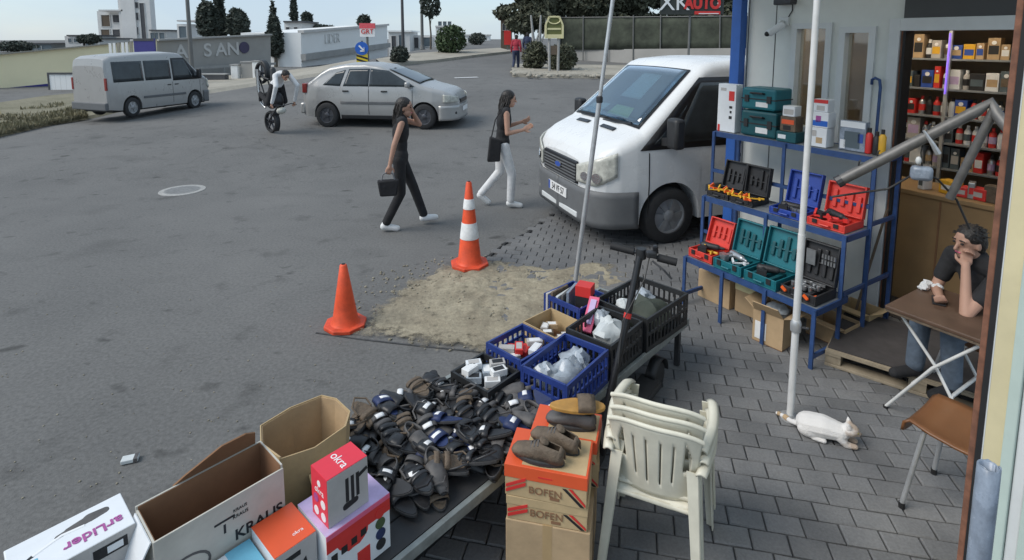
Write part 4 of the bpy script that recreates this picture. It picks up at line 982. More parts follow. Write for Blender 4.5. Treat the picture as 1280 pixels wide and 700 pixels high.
ct = thing('shop_counter', 'tan brown counter inside the shop doorway', 'counter', SH(0,0,0), SA)
yc = 1.75
MB().b2((.75, yc, .03), (2.3, yc+.45, 1.02)).build('front', 'counter_tan', ct, bev=.004); MB().b2((.70, yc-.03, 1.02), (2.35, yc+.48, 1.06)).build('top', 'counter_tan', ct, bev=.006)
for q in (1.22, 1.75): MB().b2((q, yc-.008, .05), (q+.012, yc+.0, 1.0)).build('panel_gap', 'cardboard_dark', ct)
for i, (px, m, w, h_) in enumerate([(1187,'tool_yellow',.14,.12),(1200,'ink_red',.12,.09),(1225,'ink_red',.12,.1),(1213,'tool_steel',.05,.14),(1155,'box_white',.06,.12),(1240,'sandal_brown',.10,.14)]):
    x = shx(px, yc+.1, 1.1)
    t = thing('small_pack', ['yellow pack on the shop counter', 'red pack beside the yellow one on the shop counter', 'red pack nearest the door post on the shop counter', 'steel tool standing on the shop counter', 'white carton at the left end of the shop counter', 'brown jar at the right end of the counter'][i], 'pack', SH(x, yc+.12, 1.06), SA+rnd(-.4,.4))
    MB().b2((-w/2,-.05,0), (w/2,.05,h_)).build('pack', m, t, bev=.008); panel(t, 'label', random.choice(cols), (-w*.3,-.052,h_*.3), (1,0,0), (0,0,1), w*.6, h_*.4, .001)
# blue corner post, security camera, wall lamp, hooked pipe, broom stick
bp = thing('blue_post', 'blue painted steel post at the left corner of the shop wall', 'post', SH(xl-.05, Y0-.06), SA)
MB().b2((-.055,-.05,0), (.055,.05,3.4)).build('shaft', 'post_blue', bp, bev=.006); MB().b2((-.10,-.09,0), (.10,.09,.012)).build('base_plate', 'post_blue', bp)
sc_ = thing('security_camera', 'white security camera with dark lens mounted on the shop wall', 'camera', SH(shx(981,1.2,2.5), Y0, 2.5), SA)
MB().b2((-.05,-.03,.02), (.05,0,.10)).build('wall_plate', 'frame_grey', sc_, bev=.005)
MB().tube([(0,-.02,.06),(0,-.08,.06),(-.01,-.10,.02)], .014, 8).build('bracket', 'frame_grey', sc_)
MB().cap((.01,-.07,.02), (-.04,-.17,-.045), .036, .036).build('housing', 'box_white', sc_, smooth=50)
MB().cap((-.045,-.178,-.05), (-.052,-.195,-.058), .026, .024).build('lens', 'black_trim', sc_, smooth=50)
MB().tube([(.03,-.01,.09),(.07,-.008,.16),(.06,-.006,.5)], .005, 6).build('cable', 'cable', sc_)
wl = thing('wall_lamp', 'dark wall lamp above the security camera on the shop front', 'lamp', SH(shx(985,1.2,2.72), Y0, 2.74), SA)
MB().b2((-.09,-.10,-.025), (.09,0,.03)).build('housing', 'steel_dark', wl, bev=.01)
hp = thing('hooked_pipe', 'bent blue pipe leaning on the wall beside the doorway', 'pipe', SH(xd0-.16, Y0-.05, 0), SA)
MB().tube([(-.03,0,2.02),(-.025,-.01,2.06),(0,-.015,2.075),(.035,-.015,2.06),(.045,-.015,2.0),(.045,-.04,.03)], .012, 8).build('pipe', 'rack_blue', hp, smooth=60)
bs = thing('broom_stick', 'thin brown stick leaning against the wall under the rack', 'stick', SH(1.02,.98,0), SA)
MB().tube([(-.02,-.12,.0),(.06,.16,1.0)], .011, 8).build('stick', 'sandal_brown', bs)
# the awning that shades the shop front (its poles are in view)
aw = thing('awning', 'wide grey fabric awning over the shop front carried by poles', 'awning', SO, SA)
AF, AL, AR_ = -.72, -.62, 2.6
MB().grid([[(AL + (AR_-AL)*i/8, AF + (Y0-AF)*j/5, 3.05 + .35*j/5 - .02*sin(pi*i/2)**2) for i in range(9)] for j in range(6)]).build('canopy', 'awning_cloth', aw, solid=.006)
MB().bar((AL, AF, 3.04), (AR_, AF, 3.04), .05, .05).build('front_rail', 'galvanised', aw)
# poles
pp = G(987,527)
wp2 = thing('white_pole', 'slim white vertical pole with round foot standing by the cat', 'pole', (pp.x, pp.y, .026), 0)
MB().tube([(0,0,.01),(0,0,1.2)], .021, 12).build('lower_tube', 'pole_white', wp2, smooth=60); MB().tube([(0,0,.62),(0,0,3.02)], .0185, 12).build('upper_tube', 'pole_white', wp2, smooth=60)
MB().lathe([(.062,0),(.062,.008),(.03,.014),(.024,.03)], 20).build('foot', 'galvanised', wp2, smooth=40); MB().lathe([(.030,.58),(.032,.60),(.032,.635),(.026,.65)], 14).build('collar', 'galvanised', wp2, smooth=40)
MB().cap((.02,-.02,.615), (.055,-.035,.615), .007, .009, 8).build('knob', 'steel_dark', wp2)
b0 = V((.53, 4.72, .0)); t0 = D(766, 0, 4.72); t0 = b0 + (t0 - b0)*(3.03/t0.z)
sp_ = thing('leaning_pole', 'bright galvanised pole leaning to the right in front of the white van', 'pole', b0, 0)
dv = t0 - b0
MB().tube([V((0,0,.012)), dv*.62], .021, 12).build('lower_tube', 'galvanised', sp_, smooth=60); MB().tube([dv*.5, dv], .017, 12).build('upper_tube', 'galvanised', sp_, smooth=60)
MB().lathe([(.026,-.02),(.028,.0),(.028,.03),(.02,.04)], 12, dv*.62).build('collar', 'steel_dark', sp_); MB().lathe([(.06,0),(.06,.012)], 16).build('foot', 'galvanised', sp_)
# ---------------------------------------------------------------- stepped tool rack
rack = thing('tool_rack', 'stepped blue steel rack displaying open tool cases along the shop wall', 'rack', SO, SA)
TI = [(.0, 1.17, .0, .40, .47), (-.10, 1.17, .34, .68, .95), (-.28, 1.18, .68, 1.02, 1.50)]
for i, (x0, x1, y0, y1, z) in enumerate(TI):
    MB().b2((x0, y0, z-.012), (x1, y1, z)).build('shelf_board', 'shelf_grey', rack)
    f = MB(); f.b2((x0-.01, y0-.014, z-.045), (x1+.01, y0, z+.004)); f.b2((x0-.01, y1, z-.045), (x1+.01, y1+.014, z+.004)); f.b2((x0-.014, y0, z-.045), (x0, y1, z+.003)); f.b2((x1, y0, z-.045), (x1+.014, y1, z+.003))
    f.build('shelf_rim', 'rack_blue', rack)
    n_ = 4 if i == 0 else 3
    for k in range(n_):
        x = x0 + (x1-x0)*k/(n_-1)
        MB().b2((x-.014, y0-.03, .0), (x+.014, y0-.014, z)).build('leg', 'rack_blue', rack)
        if i == 2: MB().b2((x-.014, y1+.014, .0), (x+.014, y1+.03, z)).build('leg', 'rack_blue', rack)
bz = MB()
for x in (-.005, 1.175): bz.bar((x, -.02, .12), (x, 1.03, .12), .02, .03); bz.bar((x, .34, .50), (x, 1.03, .50), .02, .03); bz.bar((x, .68, .98), (x, 1.03, .98), .02, .03)
bz.bar((-.28, .66, 1.12), (1.17, .66, 1.12), .03, .03); bz.bar((-.1, .325, .62), (1.17, .325, .62), .015, .03)
bz.build('brace', 'rack_blue', rack)
def tool_case(label, mat, x, y, z, w, d, h, lid_a=105, lidh=None, tools=(), yaw=0, inner=None):
    t = thing('tool_case', label, 'tool case', SH(x + w/2, y + d/2, z), SA + yaw)
    b = MB(); k = .012
    b.b2((-w/2,-d/2,0), (w/2,d/2,.012)); b.b2((-w/2,-d/2,.012), (-w/2+k,d/2,h)); b.b2((w/2-k,-d/2,.012), (w/2,d/2,h)); b.b2((-w/2+k,-d/2,.012), (w/2-k,-d/2+k,h)); b.b2((-w/2+k,d/2-k,.012), (w/2-k,d/2,h))
    b.build('tray', mat, t, bev=.004)
    b = MB(); b.b2((-w/2+k+.004,-d/2+k+.004,.013), (w/2-k-.004,d/2-k-.004,h*.45))
    for q in range(3): b.b2((-w*.36+q*w*.26,-d*.36,h*.45), (-w*.36+q*w*.26+.03,d*.36,h*.8))
    b.build('insert', inner or mat, t)
    a = R(lid_a); lh = lidh or d; hy, hz = d/2, h
    m4 = Matrix.Translation((0, hy, hz)) @ Matrix.Rotation(-(a - pi/2) , 4, 'X')
    L_ = MB(); L_.b2((-w/2, .0, .0), (w/2, .012, lh)); L_.b2((-w/2,-.04,0), (-w/2+k,0,lh)); L_.b2((w/2-k,-.04,0), (w/2,0,lh)); L_.b2((-w/2+k,-.04,lh-k), (w/2-k,0,lh)); L_.b2((-w/2+k,-.04,0), (w/2-k,0,k))
    L_.v = [tuple(m4 @ V(p)) for p in L_.v]; lo = L_.build('lid', mat, t, bev=.004)
    Rb = MB()
    for q in range(4):
        xx = -w*.36 + q*w*.21; l0 = lh*rnd(.12,.3); l1 = lh*rnd(.55,.88); Rb.b2((xx,-.022,l0), (xx+w*.11,-.002,l1))
    Rb.b2((-w*.4,-.018,lh*.46), (w*.4,-.004,lh*.50))
    Rb.v = [tuple(m4 @ V(p)) for p in Rb.v]; Rb.build('lid_insert', inner or mat, lo, bev=.006)
    for s_ in (-1, 1): MB().b2((s_*w*.28-.018,-d/2-.008,h*.45), (s_*w*.28+.018,-d/2,h*.95)).build('latch', 'black_plastic', t)
    MB().tube([(-w*.12,-d/2-.002,h*.5),(-w*.12,-d/2-.022,h*.5),(w*.12,-d/2-.022,h*.5),(w*.12,-d/2-.002,h*.5)], .007, 6).build('handle', mat, t)
    for (m, kind, tx, ty, tz, s_, ra) in tools:
        b = MB()
        if kind == 'drill':
            b.cap((-.07,0,.03), (.03,0,.03), .026, .022); b.cap((.03,0,.03), (.075,0,.03), .015, .009); b.cap((-.05,0,.03), (-.055,-.07,.02), .018, .02); b.b2((-.085,-.10,.0), (-.025,-.065,.045))
        elif kind == 'clamp':
            b.bar((-.06,0,.02), (.06,0,.02), .012); b.bar((-.055,0,.02), (-.055,.05,.05), .014, .03); b.bar((.045,0,.02), (.05,-.05,.03), .014, .03); b.cap((.06,0,.02), (.09,.0,.02), .012, .012)
        elif kind == 'socket':
            for q in range(5): b.lathe([(.008,0),(.011,.005),(.011,.028),(.006,.03)], 8, (-.05+.025*q, rnd(-.02,.02), .0))
            b.bar((-.06,.035,.012), (.06,.045,.012), .012)
        b.v = [tuple(V((tx,ty,tz)) + rz3(ra) @ (V(p)*s_)) for p in b.v]
        b.build('tool', m, t, smooth=50)
    return t
# lowest tier
tool_case('open red tool case with black drill at the left of the lowest rack shelf', 'case_red', .0, .02, .474, .25, .26, .075, 108, .24, (('case_black','drill',.02,.02,.06,1.2,.4),('tool_yellow','clamp',.03,-.06,.06,.9,.2)))
tool_case('open teal tool case next to the red one on the lowest rack shelf', 'case_teal', .28, .0, .474, .27, .28, .085, 104, .29, (('tool_steel','drill',.0,.02,.06,1.2,-.3),('box_white','clamp',.05,-.05,.06,.8,.9)), inner='case_teal_dark')
tool_case('open teal tool case beside the black one on the lowest rack shelf', 'case_teal', .575, .0, .474, .28, .28, .085, 104, .31, (('case_black','drill',.0,.02,.06,1.2,.5),), inner='case_teal_dark')
bk = tool_case('open black tool case with silver sockets at the right end of the lowest shelf', 'case_black', .88, .02, .474, .27, .28, .075, 100, .30, (('tool_steel','socket',.0,.02,.06,1.4,.1),('tool_steel','socket',-.02,-.06,.06,1.3,-.2),('tool_orange','clamp',-.08,-.12,.03,.7,1.5),('tool_orange','clamp',.09,-.12,.03,.7,1.5)))
b = MB()
for i in range(5):
    for q in range(2): b.box((.03+.022*i, .118, .25+.045*q), (.012,.01,.032))
b.box((-.06,.118,.26), (.07,.01,.12)); b.build('socket_set', 'tool_steel', bk)
# middle tier
yc_ = 'yellow'
tool_case('open black tool case with yellow clamps at the left end of the middle shelf', 'case_black', -.10, .36, .954, .23, .24, .05, 104, .26, tuple((('tool_yellow' if q % 3 else 'tool_orange'), 'clamp', -.09+.045*q, rnd(-.13,-.03), .05, .8, rnd(-.6,.9)) for q in range(5)))
tool_case('second open black tool case with yellow clamps on the middle shelf', 'case_black', .145, .36, .954, .23, .24, .05, 98, .26, tuple((('tool_yellow' if q % 3 else 'tool_orange'), 'clamp', -.09+.045*q, rnd(-.13,-.03), .05, .8, rnd(-.6,.9)) for q in range(5)))
tool_case('open blue tool case on the middle shelf behind the white pole', 'case_blue', .53, .36, .954, .28, .26, .06, 102, .28, (('case_black','drill',.0,.0,.04,1.1,.3),('tool_steel','socket',.03,-.06,.04,1.1,.0)))
tool_case('open red tool case at the right end of the middle shelf', 'case_red', .855, .36, .954, .29, .28, .06, 100, .25, (('case_black','drill',.02,.0,.05,1.2,-.4),('ink_red','clamp',-.05,-.08,.05,1.1,.3),('ink_red','clamp',.06,-.08,.05,1.0,1.0)))
# top tier
def pack(name, label, cat, x, y, z, w, d, h, mat, prints=(), yaw=0.0, bev=.004):
    t = thing(name, label, cat, SH(x + w/2, y + d/2, z), SA + yaw)
    MB().b2((-w/2,-d/2,0), (w/2,d/2,h)).build('box', mat, t, bev=bev)
    for (m, u, v, pw, ph) in prints: panel(t, 'print', m, (-w/2 + u*w, -d/2-.001, v*h), (1,0,0), (0,0,1), pw*w, ph*h, .0015)
    return t
zt = 1.505
pk = pack('product_box', 'tall white printed box at the left end of the top rack shelf', 'box', -.30, .72, zt, .20, .10, .46, 'box_white', (('ink_red',.62,.66,.3,.2),('ink_red',.05,.0,.12,.14),('ink_black',.66,.50,.16,.05),('ink_black',.7,.40,.1,.05),('ink_black',.66,.28,.16,.06),('box_grey',.15,.86,.3,.06)))
kc = []
for lab, z, m, w, h_ in (('closed dark teal tool case at the bottom of the pair on the top rack shelf', zt, 'case_teal_dark', .36, .235), ('closed blue teal tool case stacked on another on the top rack shelf', zt+.245, 'case_teal', .34, .20)):
    t = thing('closed_tool_case', lab, 'tool case', SH(-.045 + w/2, .86, z), SA)
    MB().b2((-w/2,-.13,0), (w/2,.13,h_)).build('shell', m, t, bev=.02)
    MB().b2((-w/2-.004,-.134,h_*.47), (w/2+.004,.134,h_*.52)).build('seam', 'case_black', t)
    MB().tube([(-.06,-.13,h_*.75),(-.06,-.16,h_*.78),(.06,-.16,h_*.78),(.06,-.13,h_*.75)], .010, 6).build('handle', 'case_black', t)
    for s_ in (-1,1): MB().b2((s_*w*.33-.02,-.142,h_*.35), (s_*w*.33+.02,-.13,h_*.66)).build('latch', 'case_black', t)
    panel(t, 'label', 'plate_white', (-.02,-.131,h_*.15), (1,0,0), (0,0,1), .12, h_*.22, .0015)
pack('product_box', 'brown and black box in front of the windows on the top shelf', 'box', .36, .72, zt+.09, .14, .12, .13, 'sandal_brown', (('box_orange',.1,.5,.8,.3),('ink_black',.2,.1,.5,.3)))
pack('product_box', 'low teal box under the brown one on the top rack shelf', 'box', .34, .70, zt, .18, .16, .088, 'case_teal_dark', (('box_white',.1,.3,.4,.4),))
pack('product_box', 'small white box on top of the brown one by the window', 'box', .37, .73, zt+.222, .11, .10, .09, 'box_white', (('box_grey',.1,.2,.8,.5),))
pack('product_box', 'white box with round mark beside the white pole on the top shelf', 'box', .60, .72, zt, .17, .12, .16, 'box_white', (('box_grey',.1,.55,.4,.3),('cardboard',.5,.2,.3,.3)))
pack('product_box', 'blue and white box in the middle of a stack on the top shelf', 'box', .605, .72, zt+.162, .17, .12, .13, 'box_white', (('sign_blue',0.02,.1,.96,.35),('ink_purple',.4,.35,.25,.4)))
pack('product_box', 'small red and white box topping the stack on the top shelf', 'box', .63, .73, zt+.294, .13, .10, .10, 'box_white', (('ink_red',.0,.7,1,.3),('box_grey',.3,.1,.5,.4)))
bl = pack('blister_pack', 'clear grey blister pack leaning at the right of the top shelf', 'pack', .84, .78, zt, .20, .06, .24, 'plastic_grey', (('box_white',.03,.78,.94,.2),('house_glass',.2,.1,.6,.55),('ink_blue',.72,.3,.2,.3),('box_white',.05,.05,.2,.3)))
for i, (x, m, lab, h_) in enumerate([(1.06,'ink_red','red spray bottle at the right end of the top shelf',.2),(1.115,'case_black','black bottle at the right end of the top shelf',.18),(1.155,'tool_yellow','yellow spray can at the very right of the top shelf',.2)]):
    t = thing('bottle', lab, 'bottle', SH(x, .80, zt), SA)
    MB().lathe([(.024,0),(.026,.006),(.026,h_*.72),(.014,h_*.82)], 12).build('bottle', m, t, smooth=40); MB().lathe([(.013,h_*.82),(.013,h_)], 10).build('cap', 'case_black', t)
# cartons under the rack
def carton(label, loc, rz, w, d, h, mat='cardboard', flaps=(60,60,60,60), inner='cardboard_dark', open_=True, name='carton', k=.006):
    t = thing(name, label, 'carton', loc, rz)
    if not open_:
        MB().b2((-w/2,-d/2,0), (w/2,d/2,h)).build('box', mat, t, bev=.004); MB().b2((-w/2-.001,-.025,-.0), (w/2+.001,.025,h+.001)).build('tape', 'tape', t); return t
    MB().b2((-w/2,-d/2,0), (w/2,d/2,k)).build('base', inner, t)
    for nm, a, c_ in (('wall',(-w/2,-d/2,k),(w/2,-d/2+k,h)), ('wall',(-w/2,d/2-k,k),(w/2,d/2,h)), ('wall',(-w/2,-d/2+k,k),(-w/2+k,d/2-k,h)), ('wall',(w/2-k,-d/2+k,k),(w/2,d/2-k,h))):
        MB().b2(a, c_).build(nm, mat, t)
    fl = [((0,-d/2), 0, w), ((w/2,0), 90, d), ((0,d/2), 180, w), ((-w/2,0), 270, d)]
    for (px, py), a, ww in [(fl[i][0], fl[i][1], fl[i][2]) for i in range(4) if flaps[i] is not None]:
        i = a // 90; L_ = min(w, d)*.42; q = R(flaps[i])                        # angle from upright, outwards
        b = MB(); b.ext([(-ww/2+.002,0),(ww/2-.002,0),(ww/2-.02,L_),(-ww/2+.02,L_)], -k/2, k/2, Matrix.Translation((px,py,h+.001)) @ Matrix.Rotation(R(a), 4, 'Z') @ Matrix.Rotation(R(90)+q, 4, 'X'))
        b.build('flap', mat, t)
    return t
c1 = carton('open brown carton with white label standing under the lowest rack shelf', SH(.80,.12,.026), SA+R(6), .24, .26, .26, 'cardboard', (35,70,None,60))
panel(c1, 'label', 'plate_white', (-.10,-.131,.03), (1,0,0), (0,0,1), .09, .14, .0015)
carton('closed brown carton behind the rack legs on the pavers', SH(.12,.36,.026), SA, .34, .26, .26, 'cardboard', open_=False)
cr = carton('closed carton with cream band behind the rack legs', SH(.48,.40,.026), SA+R(3), .34, .24, .30, 'cardboard', open_=False); MB().b2((-.172,-.122,.20), (.172,.122,.301)).build('band', 'sign_cream', cr)
carton('low open carton beside the wooden pallet under the rack', SH(1.02,.55,.026), SA, .30, .24, .16, 'cardboard', (80,None,None,85))
carton('open carton of blue grey goods beside the doorway', SH(1.04,.90,.026), SA, .26, .22, .18, 'cardboard_tan', (85,60,None,None))
wbag = thing('plastic_bag', 'crumpled white plastic bag on the carton under the rack', 'bag', SH(.80,.14,.24), SA)
def crumple(mb, c, r_, n=14, m=9, amp=.35, ph=0):
    o = len(mb.v); mb.ell(c, r_, None, n, m)
    for i in range(o, len(mb.v)):
        p = V(mb.v[i]); q = 1 + amp*mnoise.noise((p - V(c))*(2.2/max(r_)) + V((ph, ph, 0))) + .15*mnoise.noise((p - V(c))*(6/max(r_)) + V((ph, 0, 0))); mb.v[i] = tuple(V(c) + (p-V(c))*q)
b = MB(); crumple(b, (0,0,.03), (.09,.08,.045), ph=3); b.build('bag', 'plastic_clear', wbag, smooth=30)
# ---------------------------------------------------------------- doorstep: pallet, mat, table, chairs
PL, PR_ = G(1030,460), G(1175,508)
pd_ = (PR_ - PL).normalized(); pa = math.atan2(pd_.y, pd_.x)
pal = thing('pallet', 'wooden pallet lying as a step in front of the doorway', 'pallet', (PL.x, PL.y, .026), pa)
for k in range(6): MB().b2((.0, .02+k*.128, .102), (1.15, .13+k*.128, .122)).build('plank', 'wood_pallet', pal, bev=.003)
for x in (.0, .5, 1.05):
    for y in (.0, .35, .68): MB().b2((x, y+.01, .022), (x+.10, y+.11, .082)).build('block', 'wood_pallet', pal, bev=.003)
for x in (.0, .5, 1.05): MB().b2((x, .0, .082), (x+.10, .79, .101)).build('stringer', 'wood_pallet', pal)
for y in (.0, .35, .69): MB().b2((0, y, 0), (1.15, y+.10, .021)).build('bottom_board', 'wood_pallet', pal, bev=.003)
MB().b2((0,-.004,.103), (1.15,.018,.121)).build('plank', 'wood_pallet', pal)
mt_ = thing('door_mat', 'dark felt mat covering the top of the pallet step', 'mat', (PL.x, PL.y, .149), pa)
MB().grid([[(.01+1.13*i/12, .03+.76*j/8, .001+.004*mnoise.noise(V((i*.5, j*.5, 2)))+.004) for i in range(13)] for j in range(9)]).build('mat', 'mat_dark', mt_, solid=.008)
TL_ = G(1106,381,.73)
tab = thing('folding_table', 'small folding table with brown top and white tube legs by the doorway', 'table', (TL_.x, TL_.y, 0), SA)
MB().b2((0,0,.705), (.52,.58,.73)).build('top', 'tabletop', tab, bev=.006)
MB().b2((.004,.004,.69), (.516,.576,.7045)).build('apron', 'sandal_brown', tab)
def frm(y0, y1, flip):
    b = MB(); xa, xb = (.03, .49) if not flip else (.49, .03)
    b.tube([(xa, y0, .69), (xa + (xb-xa)*.5, y0, .42), (xb, y0, .035)], .0095, 8); b.tube([(xa, y1, .69), (xa + (xb-xa)*.5, y1, .42), (xb, y1, .035)], .0095, 8)
    b.tube([(xa + (xb-xa)*.7, y0, .27), (xa + (xb-xa)*.7, y1, .27)], .011, 8); b.tube([(xa, y0, .68), (xa, y1, .68)], .011, 8)
    return b
frm(.06,.52,True).build('leg_frame', 'white_tube', tab, smooth=60); frm(.10,.48,False).build('leg_frame', 'white_tube', tab, smooth=60)
for x, y in ((.03,.06),(.03,.52),(.49,.10),(.49,.48)): MB().lathe([(.016,.0),(.016,.04)], 8, (x,y,.0)).build('rubber_foot', 'rubber_black', tab)
for i, (tx, ty) in enumerate(((.03,.46),(.08,.53),(.02,.54))):
    t = thing('paper_napkin', ['crumpled white napkin at the table edge', 'crumpled white napkin farthest back on the table', 'crumpled white napkin at the left back corner of the table'][i], 'napkin', V((TL_.x, TL_.y, .731)) + ex*tx + ey*ty, 0)
    b = MB(); crumple(b, (0,0,.018), (.035,.03,.022), 10, 7, .5, i*3.1); b.build('napkin', 'cloth_white', t, smooth=30)
ph_ = thing('phone', 'black phone lying on the brown table by the seated man', 'phone', V((TL_.x, TL_.y, .731)) + ex*.16 + ey*.34, SA+.4)
MB().b2((-.035,-.07,0), (.035,.07,.009)).build('phone', 'black_trim', ph_, bev=.004)
def shell_chair(label, loc, rz):
    t = thing('shell_chair', label, 'chair', loc, rz)
    prof = [(.225,.385),(.22,.43),(.195,.452),(.10,.445),(0,.438),(-.10,.44),(-.165,.46),(-.205,.52),(-.225,.60),(-.245,.70),(-.265,.79),(-.27,.80)]
    def row(i0, i1):
        rows = []
        for i in range(i0, i1):
            x, z = prof[i]; e = 1 if 2 < i < 10 else .9; w = .205*e + (.0 if i < 7 else .012)
            rows.append([(x - (.0 if i < 6 else -.035)*(q/6)**2*1.0, w*q/6, z + (.018 if i < 7 else 0)*(abs(q)/6)**3) for q in range(-6, 7)])
        return rows
    MB().grid(row(0, 7)).build('seat', 'chair_brown', t, smooth=70, solid=.012)
    MB().grid(row(6, 12), lambda i, k: i == 2 and 3 <= k <= 8).build('backrest', 'chair_brown', t, smooth=70, solid=.012)
    for sx_ in (1,-1):
        for s_ in (1,-1):
            MB().tube([(sx_*.14, s_*.15, .43), (sx_*.19, s_*.20, .02)], .012, 8).build('leg', 'galvanised', t, smooth=60)
            MB().lathe([(.015,0),(.015,.03)], 8, (sx_*.19, s_*.20, .0)).build('rubber_foot', 'rubber_black', t)
    return t
l1, l2 = G(1130,637), G(1163,600); mid = (l1+l2)/2; fc = V((-.56,.83,0))
shell_chair('brown moulded chair with metal legs in front of the folding table', (mid.x - fc.x*.19, mid.y - fc.y*.19, .026), math.atan2(fc.y, fc.x))
shell_chair('brown moulded chair under the seated man', (p4.location.x, p4.location.y, .158), R(187)).scale = (.9,.9,.74)
# ---------------------------------------------------------------- near wing of the shop beside the camera
wj = D(1233,350,1.75)
wing = thing('shop_wing', 'near corner of the shop with rusty jamb, black strip and yellow wall', 'wall', (wj.x, wj.y, 0), SA)
MB().b2((0,0,0), (.020,.06,3.4)).build('door_jamb', 'rust_jamb', wing, bev=.004); MB().b2((.0202,-.006,0), (.036,.05,3.4)).build('rubber_strip', 'rubber_black', wing); MB().b2((.0362,-.003,0), (.040,.05,3.4)).build('edge_bead', 'frame_grey', wing)
MB().b2((.0402,-.002,0), (.088,.9,3.4)).build('wall', 'wing_yellow', wing)
for k in range(10): MB().b2((.0882+k*.032,-.014+(k%2)*.012,0), (.0882+k*.032+.031,.04,3.4)).build('profile_rib', ['pale_green','frame_grey'][k%3==1], wing, bev=.004)
rp_ = D(1236,582,1.22)
roll = thing('plastic_roll', 'rolled grey plastic sheet standing upright at the near corner', 'roll', (rp_.x, rp_.y, 0), 0)
b = MB(); n = 40; rows = []
for j in range(16):
    z = .02 + (rp_.z-.02)*j/15; rows.append([((.024+.008*(k/n) + .004*mnoise.noise(V((k*.4, j*.5, 1))))*cos(4*pi*k/n), (.024+.008*(k/n) + .004*mnoise.noise(V((k*.4, j*.5, 7))))*sin(4*pi*k/n), z + .006*mnoise.noise(V((k*.5,0,2)))) for k in range(n+1)])
b.grid(rows); b.build('sheet', 'plastic_grey', roll, smooth=50, solid=.003)
MB().tube([(0,0,.02),(0,0,rp_.z-.03)], .020, 12).build('core', 'plastic_clear', roll)
roll.scale = (.72,.72,1)
rp2 = D(1202,662,1.30)
wr = thing('plastic_wrap', 'crumpled clear plastic wrap slumped against the rolled sheet', 'wrap', (rp2.x+.02, rp2.y, 0), 0)
b = MB(); crumple(b, (0,0,.45), (.055,.05,.46), 16, 14, .25, 5); b.build('wrap', 'plastic_clear', wr, smooth=40)
# awning arm with hooks, cords and a hanging speaker
A0, A1, A2 = D(1046,228,3.05), D(1236,131,2.85), D(1187,248,2.95)
arm = thing('folding_bracket', 'thick grey folding tube bracket reaching across the doorway', 'bracket', A1, 0)
def loc_(p): return p - A1
A1b = D(1262,162,2.75)
MB().tube([loc_(A0), loc_(A0.lerp(A1,.5)), loc_(A0.lerp(A1,.93)), loc_(A1 + V((.01,0,.012))), loc_(A1.lerp(A1b,.4)), loc_(A1b)], .029, 10).build('upper_tube', 'arm_grey', arm, smooth=50)
MB().lathe([(.034,0),(.034,.03)], 12, loc_(A0), (A1-A0).to_track_quat('Z','Y').to_matrix()).build('end_cap', 'steel_dark', arm)
MB().tube([loc_(A1.lerp(A1b,.25)), loc_(A2)], .021, 10).build('brace_tube', 'arm_grey', arm, smooth=50)
for k in (.15,.28,.58,.62):
    p = loc_(A0.lerp(A1, k)); MB().tube([p + V((0,0,.02)), p + V((-.004,-.01,.06)), p + V((.004,-.012,.066))], .0045, 6).build('hook', 'steel_dark', arm)
p = loc_(A0.lerp(A1,.58)); MB().tube([p + V((-.01,-.02,.05)), p + V((.03,-.04,-.02)), p + V((.06,-.045,-.07))], [.006,.012,.016], 6).build('clip', 'galvanised', arm)
cdp = [D(1040,246,3.1), D(1110,236,3.0), D(1150,213,2.95), D(1172,224,2.95), D(1196,250,2.95), D(1212,286,2.95)]
cd = thing('power_cable', 'dark cable sagging below the grey arm across the doorway', 'cable', cdp[2], 0)
MB().tube([q - cdp[2] for q in cdp], .006, 6).build('cable', 'cable', cd, smooth=60)
spk = D(1152,214,2.93); s2_ = thing('hanging_lamp', 'small grey lamp hanging from the cable below the awning arm', 'lamp', spk, R(-30))
MB().b2((-.05,-.03,-.05), (.05,.03,.03)).build('housing', 'plastic_grey', s2_, bev=.02, smooth=50); MB().tube([(0,0,.03),(-.01,0,.10),(.0,0,.2)], .004, 6).build('wire', 'cable', s2_); MB().ell((-.02,-.02,.06), (.014,.014,.022)).build('socket', 'frame_grey', s2_, smooth=50)
# ---------------------------------------------------------------- the sales bench (t along it, q across it) and what lies on it
R0 = G(632,590,.36); R1_ = G(500,700,.36); tu = (R0-R1_).normalized(); TA = math.atan2(tu.y, tu.x); tv = V((-tu.y, tu.x, 0))
R0.z = 0
def TP(t, q, z=0): return R0 + tu*t + tv*q + V((0,0,z))
BZ = .36
bench = thing('sales_bench', 'long low steel bench covered with sandals, crates and boxes', 'bench', TP(0,0), TA)
for k in range(5): MB().b2((-2.1,.03+k*.145,BZ-.022), (1.95,.165+k*.145,BZ)).build('board', 'bench_board', bench)
e = MB(); e.b2((-2.12,-.004,BZ-.045), (1.97,.022,BZ+.006)); e.build('edge_rail', 'bench_steel', bench, bev=.003)
e = MB(); e.b2((-2.12,.755,BZ-.045), (1.97,.78,BZ+.004)); e.b2((1.951,.023,BZ-.045), (1.97,.754,BZ+.004)); e.b2((-2.12,.023,BZ-.045), (-2.101,.754,BZ+.004)); e.build('frame', 'bench_steel', bench)
for t in (-1.9,-.6,.7,1.88):
    for q in (.04,.72): MB().b2((t-.017,q-.017,0), (t+.017,q+.017,BZ-.046)).build('leg', 'steel_dark', bench)
